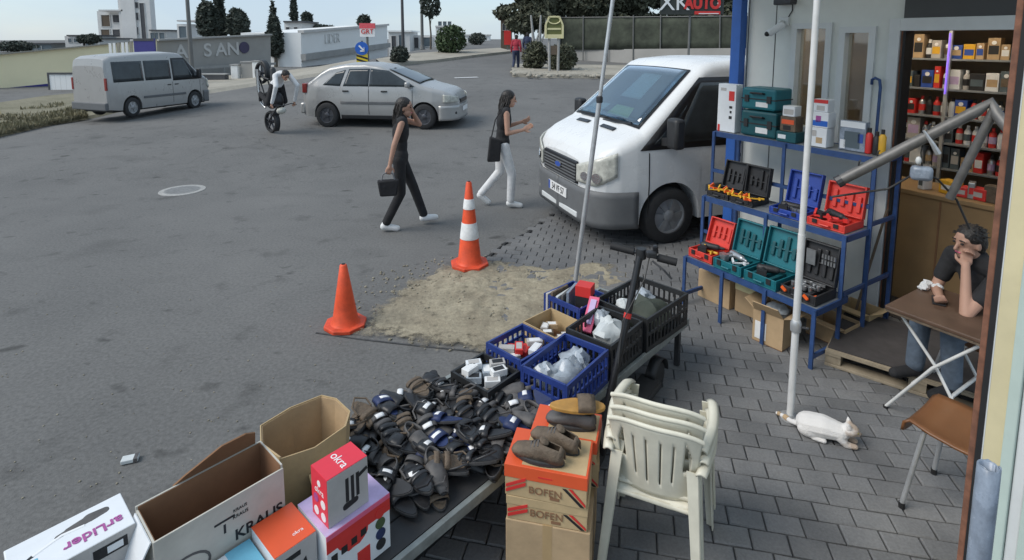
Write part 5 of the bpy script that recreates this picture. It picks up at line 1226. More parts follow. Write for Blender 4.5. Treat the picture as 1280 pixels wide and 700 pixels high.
def crate(label, t0, t1, q0, q1, z, h, mat, yaw=0, name='plastic_crate'):
    w, d = t1-t0, q1-q0
    r_ = thing(name, label, 'crate', TP((t0+t1)/2, (q0+q1)/2, z), TA+yaw)
    fl = MB(); fl.b2((-w/2,-d/2,0), (w/2,d/2,.008)); fl.build('floor', mat, r_)
    for (a, L_, ax, sg) in (('x', w, d/2, -1), ('x', w, d/2, 1), ('y', d, w/2, -1), ('y', d, w/2, 1)):
        b = MB()
        def bx(u0, u1, z0, z1, th=.010):
            p = sg*ax; q = p - sg*th
            if a == 'x': b.b2((u0, min(p,q), z0), (u1, max(p,q), z1))
            else: b.b2((min(p,q), u0, z0), (max(p,q), u1, z1))
        e_ = L_/2 - (.0 if a == 'x' else .0105)
        bx(-e_, e_, h-.035, h, .014); bx(-e_, e_, .009, .035); bx(-e_, e_, h*.48, h*.56)
        n_ = max(4, int(L_/.042)); 
        for k in range(n_+1):
            u = -e_ + (2*e_-.012)*k/n_; wd_ = .012 if k not in (0, n_) else .02
            bx(u, min(u+wd_, e_), .035, h*.48); bx(u, min(u+wd_, e_), h*.56, h-.035)
        b.build('side_panel', mat, r_)
    return r_
crate('long black plastic crate at the far end of the bench', 1.36, 1.90, -.01, .41, BZ+.001, .235, 'crate_black', R(-3))
crate('black plastic crate between the blue crate and the far end of the bench', .93, 1.33, .02, .35, BZ+.001, .225, 'crate_black', R(2))
crate('blue plastic crate holding clear plastic bags beside the scooter', .45, .90, .0, .31, BZ+.001, .215, 'crate_blue', R(4))
crate('low blue plastic crate at the roadside edge of the bench', .53, .86, .36, .66, BZ+.001, .17, 'crate_blue', R(-2))
crate('low black plastic crate of white goods behind the sandals', .24, .51, .36, .66, BZ+.001, .12, 'crate_black', R(1))
crate('blue plastic crate with books and a red topped box beyond the cardboard tray', 1.22, 1.54, .42, .76, BZ+.001, .21, 'crate_blue', R(-5))
crate('black plastic crate stored on the ground under the bench', -.42, .12, .22, .6, .027, .24, 'crate_black', R(3))
tray = carton('shallow open cardboard tray between the blue crates', TP(1.04,.53,BZ+.002), TA+R(-4), .28, .30, .15, 'cardboard_tan', (None,)*4)
def loose(name, label, cat, t, q, z, mat, r_, ph, group=None):
    o = thing(name, label, cat, TP(t, q, z), TA, group); b = MB(); crumple(b, (0,0,r_[2]*.85), r_, 16, 10, .45, ph); b.build('film', mat, o, smooth=35)
loose('plastic_bag', 'clear plastic bag heaped in the blue crate beside the scooter', 'bag', .66, .13, BZ+.05, 'plastic_clear', (.13,.09,.085), 1.3)
loose('plastic_bag', 'second clear plastic bag drooping over the near side of the blue crate', 'bag', .55, .20, BZ+.08, 'plastic_clear', (.06,.07,.07), 6.3)
loose('plastic_bag', 'white plastic bag in the black crate behind the scooter stem', 'bag', 1.12, .15, BZ+.10, 'paper_white', (.11,.09,.09), 3.7)
loose('plastic_bag', 'clear bag in the black crate near the pink package', 'bag', 1.27, .30, BZ+.12, 'plastic_clear', (.06,.05,.06), 2.1)
loose('dark_cloth', 'dark green cloth bundle in the long black crate', 'cloth', 1.62, .15, BZ+.03, 'foliage_dark', (.18,.14,.10), 4.1)
loose('white_hat', 'white hat lying in the long black crate', 'hat', 1.50, .27, BZ+.16, 'paper_white', (.055,.05,.04), 8.1)
loose('dark_cloth', 'black cloth bundle at the bottom of the near black crate', 'cloth', 1.05, .2, BZ+.01, 'cloth_black', (.15,.12,.07), 9.4)
loose('plastic_bag', 'clear plastic bag at the far side of the blue crate beside the scooter', 'bag', .80, .17, BZ+.06, 'plastic_clear', (.08,.10,.07), 11.3)
loose('plastic_bag', 'clear plastic bag at the far end of the long black crate', 'bag', 1.76, .27, BZ+.10, 'plastic_clear', (.08,.08,.06), 12.9)
def small_box(name, label, t, q, z, s_, mat, yaw=0, pr=None, cat='box'):
    o = thing(name, label, cat, TP(t, q, z), TA+yaw); MB().b2((-s_[0]/2,-s_[1]/2,0), (s_[0]/2,s_[1]/2,s_[2])).build('box', mat, o, bev=.003)
    if pr: panel(o, 'top_print', pr, (-s_[0]*.35,-s_[1]*.35,s_[2]), (1,0,0), (0,1,0), s_[0]*.7, s_[1]*.7, .001)
    return o
bb = small_box('boxed_tool', 'black box with red top standing in the far blue crate', 1.36, .50, BZ+.02, (.10,.11,.30), 'case_black', .3)
MB().b2((-.0515,-.0565,.225), (.0515,.0565,.302)).build('lid', 'ink_red', bb, bev=.003); disc(bb, 'round_print', 'ink_white', (-.052,0,.14), (-1,0,0), .016, .001); panel(bb, 'print', 'ink_white', (-.051,.03,.06), (0,-1,0), (0,0,1), .06, .02, .001)
for i in range(5):
    o = thing('book', ['grey upright book nearest the road in the far blue crate', 'brown upright book in the far blue crate', 'pale upright book in the far blue crate', 'dark upright book in the far blue crate', 'tall grey board at the right of the books'][i], 'book', TP(1.32+.006*i, .73-.032*i, BZ+.02), TA+R(-8+6*i))
    MB().b2((-.09,-.010,0), (.09,.010,.20+.05*(i==4)+.02*(i%2))).build('cover', ['box_grey','sandal_brown','paper_white','sandal_grey','plastic_grey'][i], o, bev=.003); MB().b2((-.088,-.007,.01), (.0885,.007,.198)).build('pages', 'plate_white', o)
pkp = thing('pink_package', 'pink and lilac packaged toy leaning on the crate edge', 'package', TP(1.22,.36,BZ+.12), TA+R(20))
MB().bar((-.10,0,.0), (.13,.0,.14), .07, .02).build('card', 'box_pink', pkp, bev=.003); MB().bar((-.06,-.002,.036), (.10,-.002,.133), .04, .022).build('window', 'box_lilac', pkp)
gd = random.Random(5)
GL = ['white carton', 'small white pack', 'grey pack', 'pale blister pack', 'white folded pack']
for i in range(16):
    o = small_box('small_pack', 'small pale pack lying in the low black crate', .285+.0125*i, .41+gd.uniform(0,.20), BZ+.012+.03*(i % 4), (.09,.055,.04), gd.choice(['box_white','plastic_clear','box_grey','plate_white']), gd.uniform(-1,1), gd.choice(['box_grey','ink_black','plate_white']), 'pack'); o['group'] = 'pale packs in the low black crate'
for i in range(16):
    o = small_box('small_pack', 'small coloured pack lying in the low blue crate', .585+.015*i, .41+gd.uniform(0,.20), BZ+.012+.03*(i % 4), (.10,.05,.035), gd.choice(['box_white','cardboard','ink_red','box_grey','cardboard_dark']), gd.uniform(-1,1), gd.choice(['box_grey','ink_red','plate_white']), 'pack'); o['group'] = 'coloured packs in the low blue crate'
for i in range(9):
    o = small_box('small_pack', 'small pack lying in the cardboard tray', .97+.017*i, .44+gd.uniform(0,.18), BZ+.012+.025*(i % 3), (.08,.05,.035), gd.choice(['cardboard','sandal_brown','box_grey']), gd.uniform(-1,1), gd.choice(['box_grey','plate_white']), 'pack'); o['group'] = 'packs in the cardboard tray'
# footwear: a few kinds, copied
def sole(w, l, n=18): return [((l/2)*cos(2*pi*k/n)*(1.0), (w/2)*sin(2*pi*k/n)*(1.06 - .22*max(0,-cos(2*pi*k/n))) * (1 + .08*sin(2*pi*k/n))) for k in range(n)]
def strap(x0, x1, w, h, arch=.0):
    rows = []; sq = lambda a: min(1.0, sin(a)**.55)
    for i in range(4):
        x = x0 + (x1-x0)*i/3; rows.append([(x + arch*cos(a), w/2*cos(a)*1.02, .014 + h*sq(a)*(1-.12*abs(i-1.5)) if 0 < a < pi else .014) for a in [pi*k/9 for k in range(10)]])
    return rows
def sandal(kind, mat, solemat, emblem=None):
    t = thing('sandal', 'sandal', 'sandal')
    MB().ext(sole(.098,.27), 0, .020).build('sole', solemat, t, bev=.004); MB().ext(sole(.088,.255), .0202, .024).build('footbed', mat, t)
    if kind == 'cross':
        MB().grid(strap(.055,.088,.10,.040)).build('strap', mat, t, smooth=60, solid=.005); MB().grid(strap(-.005,.028,.10,.050)).build('strap', mat, t, smooth=60, solid=.005)
        MB().tube([(-.03,.046,.03),(-.08,.047,.050),(-.124,.0,.060),(-.08,-.047,.050),(-.03,-.046,.03)], .006, 6).build('heel_strap', mat, t, smooth=60)
    elif kind == 'slide':
        MB().grid(strap(-.0,.080,.102,.046)).build('strap', mat, t, smooth=60, solid=.006)
    elif kind == 'clog':
        b = MB(); b.grid([[(.13 - .17*i/7, .049*cos(a)*min(1, .45+i*.14)*1.04, .012 + sin(a)*(.018+.032*min(1, i/4.5))) for a in [pi*k/10 for k in range(11)]] for i in range(8)]); b.build('upper', mat, t, smooth=60, solid=.006)
        b = MB(); b.grid([[(-.04 - .095*sin(a)*.98 if 0 else -.045 - .085*abs(cos(a-pi/2)), .048*cos(a), z) for a in [pi*k/12 for k in range(13)]] for z in (.012,.035,.055)]); b.build('heel_cup', mat, t, smooth=60, solid=.006)
    if emblem:
        rows = strap(.02 if kind != 'cross' else .055,.06 if kind != 'cross' else .09,.108,.050 if kind != 'cross' else .044); MB().grid([r_[3:7] for r_ in rows]).build('emblem', emblem, t, smooth=60, solid=.004)
    return t
kinds = [('cross','sandal_black','sole_dark',None,'black strapped sandal'), ('cross','sandal_grey','sole_dark','ink_white','grey strapped sandal with white tab'), ('slide','sandal_black','sole_dark','ink_white','black slide sandal with white emblem'), ('clog','sandal_black','sole_dark',None,'black closed slipper'),
         ('clog','sandal_grey','sole_dark',None,'charcoal closed slipper'), ('slide','sandal_navy','sole_dark','ink_white','navy slide sandal with white emblem'), ('cross','sandal_brown','sole_dark',None,'brown strapped sandal'), ('slide','sandal_black','sole_dark',None,'plain black slide sandal')]
protos = [sandal(*k[:4]) for k in kinds]; usedp = set()
def put_shoe(i, p, rot):
    o = protos[i] if i not in usedp else copy_tree(protos[i]); usedp.add(i)
    o.location = p; o.rotation_euler = rot; o['label'] = kinds[i][4] + ' in the pile on the bench'; o['group'] = kinds[i][4] + 's piled on the bench'
    k = sr.uniform(.80,.95); o.scale = (k, k*.98, k*.85)
    return o
sr = random.Random(21); hmap = {}
spots = []
for layer in range(3):
    for a in range(14):
        for c_ in range(7):
            t = -.74 + a*.090 + sr.uniform(-.03,.03); q = .07 + c_*.108 + sr.uniform(-.03,.03)
            if layer and sr.random() < (0,.35,.6)[layer]: continue
            if t < -.44 and q > .42: continue          # the cartons stand here
            if t < -.52 and q < .33: continue
            if t > .16 and q > .30: continue
            if q < .13 and t < -.12: continue
            spots.append((t, q, layer))
for t, q, layer in spots:
    i = sr.choices(range(8), [6,5,5,4,4,2,4,3])[0]
    if abs(t+.17) < .09 and .25 < q < .5 and layer == 1: i = 5
    z = BZ + .004 + layer*.028 + sr.uniform(0,.02)
    put_shoe(i, TP(t, q, z), (sr.uniform(-.35,.35), sr.uniform(-.25,.25), TA + R(90) + sr.choice((0,0,pi,-.6,.6)) + sr.uniform(-.45,.45)))
for i in range(8):
    if i not in usedp: put_shoe(i, TP(-.3+.05*i,.4,BZ+.10), (0,0,TA))
shoes = [o for o in bpy.data.objects if o.parent is None and o.name.startswith('sandal') and o.get('category') == 'sandal']
for i in range(8):
    L_ = sorted([o for o in shoes if o['label'].startswith(kinds[i][4] + ' in')], key=lambda o: -(V(o.location)-R0).dot(tu))
    for k, o in enumerate(L_): o['label'] = '%s on bench, %s of its kind from the crates' % (kinds[i][4], ORD[k])
for nm in ('low black crate', 'low blue crate', 'cardboard tray'):
    L_ = sorted([o for o in bpy.data.objects if o.parent is None and o.name.startswith('small_pack') and nm in o['label']], key=lambda o: o.location.x)
    for k, o in enumerate(L_): o['label'] = 'small %s pack in the %s, %s from the left' % ('pale' if 'black' in nm else 'coloured' if 'blue' in nm else 'brownish', nm, ORD[k])

# ---------------------------------------------------------------- product boxes at the near end of the bench
def pbox(label, t0, t1, q0, q1, z0, z1, mat, name='product_box'):
    o = thing(name, label, 'box', TP((t0+t1)/2, (q0+q1)/2, z0), TA); w, d, h = t1-t0, q1-q0, z1-z0
    MB().b2((-w/2,-d/2,0), (w/2,d/2,h)).build('box', mat, o, bev=.003)
    return o, w, d, h
def pan(o, mat, face, w, d, h, u, v, pw, ph, name='print', th=.0012):
    if face == 'x': panel(o, name, mat, (-w/2, d/2-u*d, v*h), (0,-1,0), (0,0,1), pw*d, ph*h, th)       # end turned to the camera's left
    if face == 'y': panel(o, name, mat, (-w/2+u*w, -d/2, v*h), (1,0,0), (0,0,1), pw*w, ph*h, th)       # long side turned right
    if face == 't': panel(o, name, mat, (-w/2+u*w, -d/2+v*d, h), (1,0,0), (0,1,0), pw*w, ph*d, th)
# white garden tool box
o, w, d, h = pbox('white product box with purple lettering at the lower left corner', -1.68, -1.36, .47, .66, BZ+.002, .75, 'box_white')
pan(o, 'box_grey', 'y', w, d, h, .0, .0, 1, .995, 'side_shade'); pan(o, 'ink_black', 'y', w, d, h, .62, .84, .30, .10, th=.0025); pan(o, 'box_white', 'y', w, d, h, .74, .86, .14, .06, th=.0035)  # full grey panel: shade of the right side put into the colour
b = MB(); crumple(b, (-.01,-d/2-.001,h*.52), (.05,.003,.06), 16, 9, .8, 2); b.build('side_picture', 'cardboard_dark', o)
text('arLider', .056, 'ink_purple', o, (.055,-.038,h+.0015), (-1,0,0), (0,-1,0), ext=.001, bold=.001)
b = MB(); b.cap((.0,.035,h), (.075,.045,h), .014, .020); b.cap((.06,.045,h), (.10,.045,h), .022, .016); b.cap((-.03,.028,h), (.0,.035,h), .010, .010); b.v = [(x, y, h + (z-h)*.06) for x, y, z in b.v]; b.build('tool_picture', 'sandal_grey', o)
b = MB(); b.tube([(-.10,.0,h+.001),(-.02,.028,h+.001),(.04,.02,h+.001)], .006, 6); b.v = [(x, y, h + (z-h)*.3) for x, y, z in b.v]; b.build('tool_picture', 'ink_white', o)
b = MB(); b.cap((-.10,.0,h), (-.115,-.006,h), .007, .005); b.v = [(x, y, h + (z-h)*.15) for x, y, z in b.v]; b.build('tool_picture', 'sandal_black', o)
pan(o, 'sign_blue', 't', w, d, h, .1, .05, .07, .10); pan(o, 'box_cyan', 't', w, d, h, .02, .35, .2, .05); pan(o, 'box_cyan', 't', w, d, h, .02, .25, .15, .04)
# big pale carton, brown inside
oc = thing('open_carton', 'long open pale grey carton with brown inside at the bench end', 'carton', TP(-1.125,.43,BZ+.002), TA)
w, d, h = .44, .20, .39; k = .006
for a, c_ in (((-w/2,-d/2,0),(w/2,-d/2+k,h)), ((-w/2,d/2-k,0),(w/2,d/2,h+.012)), ((-w/2,-d/2+k,0),(-w/2+k,d/2-k,h)), ((w/2-k,-d/2+k,0),(w/2,d/2-k,h+.014))): MB().b2(a, c_).build('wall', 'cardboard_pale', oc)
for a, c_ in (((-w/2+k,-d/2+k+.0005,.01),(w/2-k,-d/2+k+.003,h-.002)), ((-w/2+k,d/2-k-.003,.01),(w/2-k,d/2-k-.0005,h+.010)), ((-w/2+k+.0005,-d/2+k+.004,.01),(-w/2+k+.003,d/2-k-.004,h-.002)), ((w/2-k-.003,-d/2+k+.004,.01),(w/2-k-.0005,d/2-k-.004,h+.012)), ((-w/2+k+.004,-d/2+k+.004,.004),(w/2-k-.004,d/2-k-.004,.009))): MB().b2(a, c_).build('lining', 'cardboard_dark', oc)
fl = MB(); fl.grid([[(-w/2-.004-.030*j, y*(1-.10*j), h-.002-.055*j-.008*j*j) for y in (-.09,-.04,.02,.085)] for j in range(4)]); fl.build('white_flap', 'box_white', oc, solid=.005)
fl = MB(); fl.ext([(-.10,0),(.20,0),(.19,.075),(.15,.10),(.06,.10),(-.06,.03)], -.003, .003, Matrix.Translation((0, d/2+.004, h+.011)) @ Matrix.Rotation(R(115),4,'X')); fl.build('back_flap', 'cardboard_dark', oc)
text('KRAUS', .058, 'ink_black', oc, (.12,-d/2-.001,h-.155), (1,0,0), (0,0,1), ext=.0008, bold=.001)
for (x, z, s_) in ((.055,.335,.016),(.055,.31,.018)): text('KRAUS' , s_, 'ink_black', oc, (x,-d/2-.001,z), (1,0,0), (0,0,1), ext=.0008)
panel(oc, 'print', 'ink_black', (-.005,-d/2,.27), (1,0,0), (0,0,1), .008, .035, .001); panel(oc, 'print', 'ink_black', (-.035,-d/2,.315), (1,0,0), (0,0,1), .07, .008, .001)
b = MB(); b.tube([(-.13 + .075*cos(a), -d/2-.001, .22 + .05*sin(a)) for a in [2*pi*q/20 for q in range(21)]], .005, 6); b.v = [(x, -d/2 + (y+d/2)*.2-.0008, z) for x, y, z in b.v]; b.build('print_ring', 'sandal_grey', oc)
# flared tan carton
o2_ = thing('open_carton', 'round bulging open tan carton behind the long pale carton', 'carton', TP(-.655,.635,BZ+.002), TA)
def ringwall(off, mat, nm, top=.0):
    pl = [(-.185,-.13),(-.05,-.165),(.11,-.15),(.175,-.08),(.18,.05),(.15,.135),(.0,.155),(-.15,.135),(-.195,.03)]; n = len(pl)
    rows = []
    for j in range(5):
        z = .0 + (.295+top)*j/4; f_ = .90 + .10*(j/4); rows.append([((pl[i % n][0])*(f_-off), (pl[i % n][1])*(f_-off), z + (.02*mnoise.noise(V((i*1.3,0,0))) if j == 4 else 0)) for i in range(n+1)])
    MB().grid(rows).build(nm, mat, o2_, solid=.005)
ringwall(0, 'cardboard_tan', 'wall'); ringwall(.03, 'cardboard', 'lining', -.006)
fl = MB(); fl.ext([(-.10,0),(.10,0),(.13,.16),(-.08,.16)], -.003, .003, Matrix.Translation((.02,-.16,.17)) @ Matrix.Rotation(R(180),4,'Z') @ Matrix.Rotation(R(-22),4,'X')); fl.build('flap', 'cardboard_tan', o2_)
# three printed boxes in front
o, w, d, h = pbox('red and white product box with round symbols on top of the lilac box', -.85, -.68, .10, .215, .602, .795, 'box_white')
pan(o, 'box_red', 'x', w, d, h, 0, 0, 1, 1); pan(o, 'box_red', 't', w, d, h, 0, 0, 1, 1); text('okra', .05, 'ink_white', o, (.0,.0,h+.0016), (0,-1,0), (1,0,0), ext=.0008)
pan(o, 'box_grey', 'y', w, d, h, .0, .0, 1, .99)  # white right side painted grey all over for the shade it lies in
for (u, v, m) in ((.28,.42,'ink_purple'),(.72,.40,'ink_white'),(.28,.15,'ink_white'),(.72,.14,'ink_white')): disc(o, 'round_print', m, (-w/2-.001, d/2-u*d, v*h), (-1,0,0), .017, .0015)
text('okra', .035, 'ink_white', o, (-w/2-.0015, 0, h*.62), (0,-1,0), (0,0,1), ext=.0008); disc(o, 'round_print', 'ink_white', (-w/2-.001,0,h*.78), (-1,0,0), .012, .0015)
b = MB()
for x in (-.005,.018,.04): b.bar((x,-d/2-.001,h*.30), (x,-d/2-.001,h*.80), .004, .014, (1,0,0))
b.cap((-.012,-d/2,h*.22), (.03,-d/2,h*.24), .014, .012); b.v = [(x, -d/2 + (y+d/2)*.15-.0012, z) for x, y, z in b.v]; b.bar((.04,-d/2-.0015,h*.70), (.082,-d/2-.0015,h*.78), .003, .014); b.build('device_picture', 'ink_black', o)
o, w, d, h = pbox('white product box with lilac top and small fruit pictures under the red box', -.875, -.60, .075, .29, BZ+.002, .60, 'box_white')
pan(o, 'box_lilac', 't', w, d, h, 0, 0, 1, 1); pan(o, 'ink_red', 'y', w, d, h, .0, .70, 1, .22); pan(o, 'box_pink', 'y', w, d, h, .0, .92, 1, .08, th=.002)
b = MB(); crumple(b, (-.03,-d/2,h*.70), (.07,.002,.05), 14, 8, .3, 1); b.build('side_picture', 'ink_red', o)
for i in range(4): pan(o, 'ink_black', 'y', w, d, h, .06+.15*i, .50+.03*i, .09, .12, th=.0025)
for i in range(4): disc(o, 'round_print', ['case_black','sandal_navy','foliage_green','ink_red'][i], (w*.33,-d/2-.001,h*(.20+.19*i)), (0,-1,0), .022, .0025)
pan(o, 'ink_red', 'y', w, d, h, .45, .05, .2, .3, th=.0026); pan(o, 'tool_yellow', 'y', w, d, h, .2, .05, .12, .16, th=.0026)
pan(o, 'ink_black', 'x', w, d, h, .1, .6, .2, .15); pan(o, 'sign_blue', 'x', w, d, h, .3, .3, .2, .2)
o, w, d, h = pbox('product box with orange top and black device picture beside the lilac box', -1.04, -.885, .13, .32, BZ+.002, .60, 'box_white')
pan(o, 'box_orange', 't', w, d, h, 0, 0, 1, 1); pan(o, 'box_grey', 'y', w, d, h, 0, 0, 1, .99); text('okra', .022, 'ink_white', o, (.03,-.05,h+.0016), (1,0,0), (0,1,0), ext=.0008)  # full grey panel on the right side is painted shade, not print
b = MB()
for x in (-.035,-.005,.025): b.tube([(x-.012,-d/2-.001,h*.2),(x-.008,-d/2-.001,h*.62),(x+.006,-d/2-.001,h*.7),(x+.014,-d/2-.001,h*.5)], .006, 6)
b.v = [(x, -d/2 + (y+d/2)*.2-.0012, z) for x, y, z in b.v]; b.build('device_picture', 'ink_black', o)
pan(o, 'ink_black', 'y', w, d, h, .15, .80, .45, .08, th=.0025); disc(o, 'round_print', 'sign_purple', (-w/2-.001,0,h*.5), (-1,0,0), .03, .0015); pan(o, 'box_lilac', 'x', w, d, h, .1, .1, .8, .25)
o, w, d, h = pbox('pale blue and white product box at the lower edge beside the carton', -1.28, -1.05, .15, .315, BZ+.002, .565, 'box_white')
pan(o, 'box_cyan', 't', w, d, h, .62, 0, .38, 1); pan(o, 'box_lilac', 't', w, d, h, .2, .2, .25, .3); pan(o, 'box_grey', 'y', w, d, h, 0, 0, 1, .99); pan(o, 'sign_purple', 't', w, d, h, .05, .5, .12, .35)  # right side greyed over as painted shade, the round marks are print
for i in range(5): disc(o, 'round_print', ['sandal_navy','ink_black','sandal_brown','sign_purple','ink_black'][i], (-w*.35+w*.18*i,-d/2-.001,h*(.55+.1*(i%2))), (0,-1,0), .014, .0025)
# ---------------------------------------------------------------- shoe boxes on a carton beside the bench
cf, cr_ = G(632,648,.36), G(738,668,.36); cdv = (cr_ - cf); ca_ = math.atan2(cdv.y, cdv.x); cw = cdv.length
cx_ = V((cos(ca_), sin(ca_), 0)); cy_ = V((-sin(ca_), cos(ca_), 0)); cO = V((cf.x, cf.y, 0))
def CP(x, y, z): return cO + cx_*x + cy_*y + V((0,0,z))
big = carton('large closed brown carton standing beside the white chairs', CP(cw/2,.22,.026), ca_, cw, .44, .334, 'cardboard', open_=False)
big.children[1].rotation_euler = (0,0,0)
MB().b2((-.02,-.2205,.0), (.02,.2205,.3355)).build('tape', 'tape', big); panel(big, 'print', 'cardboard_dark', (-.07,-.22,.15), (1,0,0), (0,0,1), .05, .008, .001)
def shoebox(label, x, y, z, w, d, h, band, yaw=0):
    o = thing('shoe_box', label, 'shoe box', CP(x+w/2, y+d/2, z), ca_+yaw)
    MB().b2((-w/2,-d/2,0), (w/2,d/2,h)).build('box', 'cardboard_tan', o, bev=.002)
    hl = .055 if band else .035
    MB().b2((-w/2-.003,-d/2-.003,h-hl), (w/2+.003,d/2+.003,h+.003)).build('lid', 'box_orange' if band else 'cardboard_tan', o, bev=.002)
    if band:
        panel(o, 'lid_print', 'cardboard_tan', (-w/2+.07,-d/2+.01,h+.003), (1,0,0), (0,1,0), w-.075, d-.02, .001); panel(o, 'lid_mark', 'ink_red', (-.03,-d/2-.003,h-.035), (1,0,0), (0,0,1), .06, .006, .001)
    y_ = -d/2-.0035
    hb = h - hl
    text('BOFEN', .046, 'cardboard_dark', o, (.0,y_,hb*.50 if band else h*.42), (1,0,0), (0,0,1), ext=.0008, bold=.0); panel(o, 'print', 'cardboard_dark', (.02,y_+.0025,hb*.15), (1,0,0), (0,0,1), .04, .012, .001)
    b = MB()
    for i, m_ in enumerate((0, .022)):
        b.ext([(-w/2+.004,hb*.30+m_),(-w/2+.004,hb*.30+m_+.014),(-w/2+.09,hb*.80+m_+.014),(-w/2+.09,hb*.80+m_)], -.001, .001, Matrix.Translation((0,y_,-.01)) @ Matrix.Rotation(R(90),4,'X'))
    b.build('stripe', 'ink_red', o)
    b = MB()
    b.ext([(w/2-.10,hb*.92),(w/2-.085,hb*.92),(w/2-.01,hb*.10),(w/2-.025,hb*.10)], -.001, .001, Matrix.Translation((0,y_,0)) @ Matrix.Rotation(R(90),4,'X')); b.build('stripe', 'ink_black', o)
    b = MB()
    b.ext([(w/2-.075,hb*.95),(w/2-.06,hb*.95),(w/2-.004,hb*.25),(w/2-.004,hb*.12)], -.001, .001, Matrix.Translation((0,y_,0)) @ Matrix.Rotation(R(90),4,'X')); b.build('stripe', 'ink_red', o)
    b = MB()
    for q in (0, .035): b.ext([(-d/2+.02+q,h*.15),(-d/2+.035+q,h*.15),(-d/2+.075+q,h*.6),(-d/2+.06+q,h*.6)], -.001, .001, Matrix.Translation((w/2+.0005,0,0)) @ Matrix.Rotation(R(90),4,'Z') @ Matrix.Rotation(R(90),4,'X'))
    b.build('stripe', 'cardboard_dark', o)
    return o
shoebox('lower tan shoe box with red stripes on the brown carton', .005, .004, .362, cw-.02, .22, .105, False)
shoebox('upper shoe box with orange lid under the brown shoes', .0, .0, .472, cw-.015, .225, .14, True, R(-1.5))
sbk = shoebox('tan shoe box standing behind the orange lidded one', .06, .235, .362, cw-.05, .20, .12, False, R(4)); sbk2 = shoebox('shoe box with orange lid behind the front pair', .07, .235, .487, cw-.06, .195, .11, True, R(-3))
def lace_shoe(label, loc, rz, mat):
    t = thing('shoe', label, 'shoe', loc, rz, None)
    MB().ext(sole(.095,.27), 0, .024).build('sole', 'sole_dark', t, bev=.005)
    b = MB(); rows = []
    st = [(.132,.018,.028),(.118,.036,.045),(.08,.044,.058),(.04,.043,.072),(.0,.040,.092),(-.03,.038,.104),(-.07,.038,.098),(-.11,.034,.092),(-.132,.016,.078)]
    for x, w, h in st: rows.append([(x, w*cos(a), .022 + (h-.022)*sin(a)**.7) for a in [pi*k/12 for k in range(13)]])
    b.grid(rows, lambda i, k: i in (5,6) and 4 <= k <= 7); b.build('upper', mat, t, smooth=60, solid=.005)
    b = MB()
    for x, h in ((.03,.080),(.012,.090),(-.006,.098)): b.tube([(x,-.026,h-.012),(x+.004,0,h+.002),(x,.026,h-.012)], .004, 6)
    b.build('lace', 'sandal_grey', t); MB().ell((-.03,0,.104), (.026,.022,.010), Matrix.Rotation(R(-25),3,'Y')).build('tongue', mat, t, smooth=60)
    t.scale = (.88,.88,.85)
    return t
lace_shoe('brown leather shoe nearest the camera on the orange shoe box', CP(.13,.06,.616), ca_+R(170), 'sandal_brown'); lace_shoe('brown leather shoe behind its twin on the orange shoe box', CP(.19,.155,.616), ca_+R(160), 'sandal_brown')
lace_shoe('dark shoe on the rear shoe box beside the white chairs', CP(.24,.32,.601), ca_+R(175), 'sandal_grey')
ts = thing('tan_sandal', 'yellow tan slide sandal behind the brown shoes', 'sandal', CP(.26,.38,.72), ca_+R(10)); MB().ext(sole(.098,.26), 0, .018).build('sole', 'sandal_tan', ts, bev=.004); MB().grid(strap(0,.08,.10,.045)).build('strap', 'sandal_brown', ts, smooth=60, solid=.005)
ts.location = CP(.27,.315,.692); 
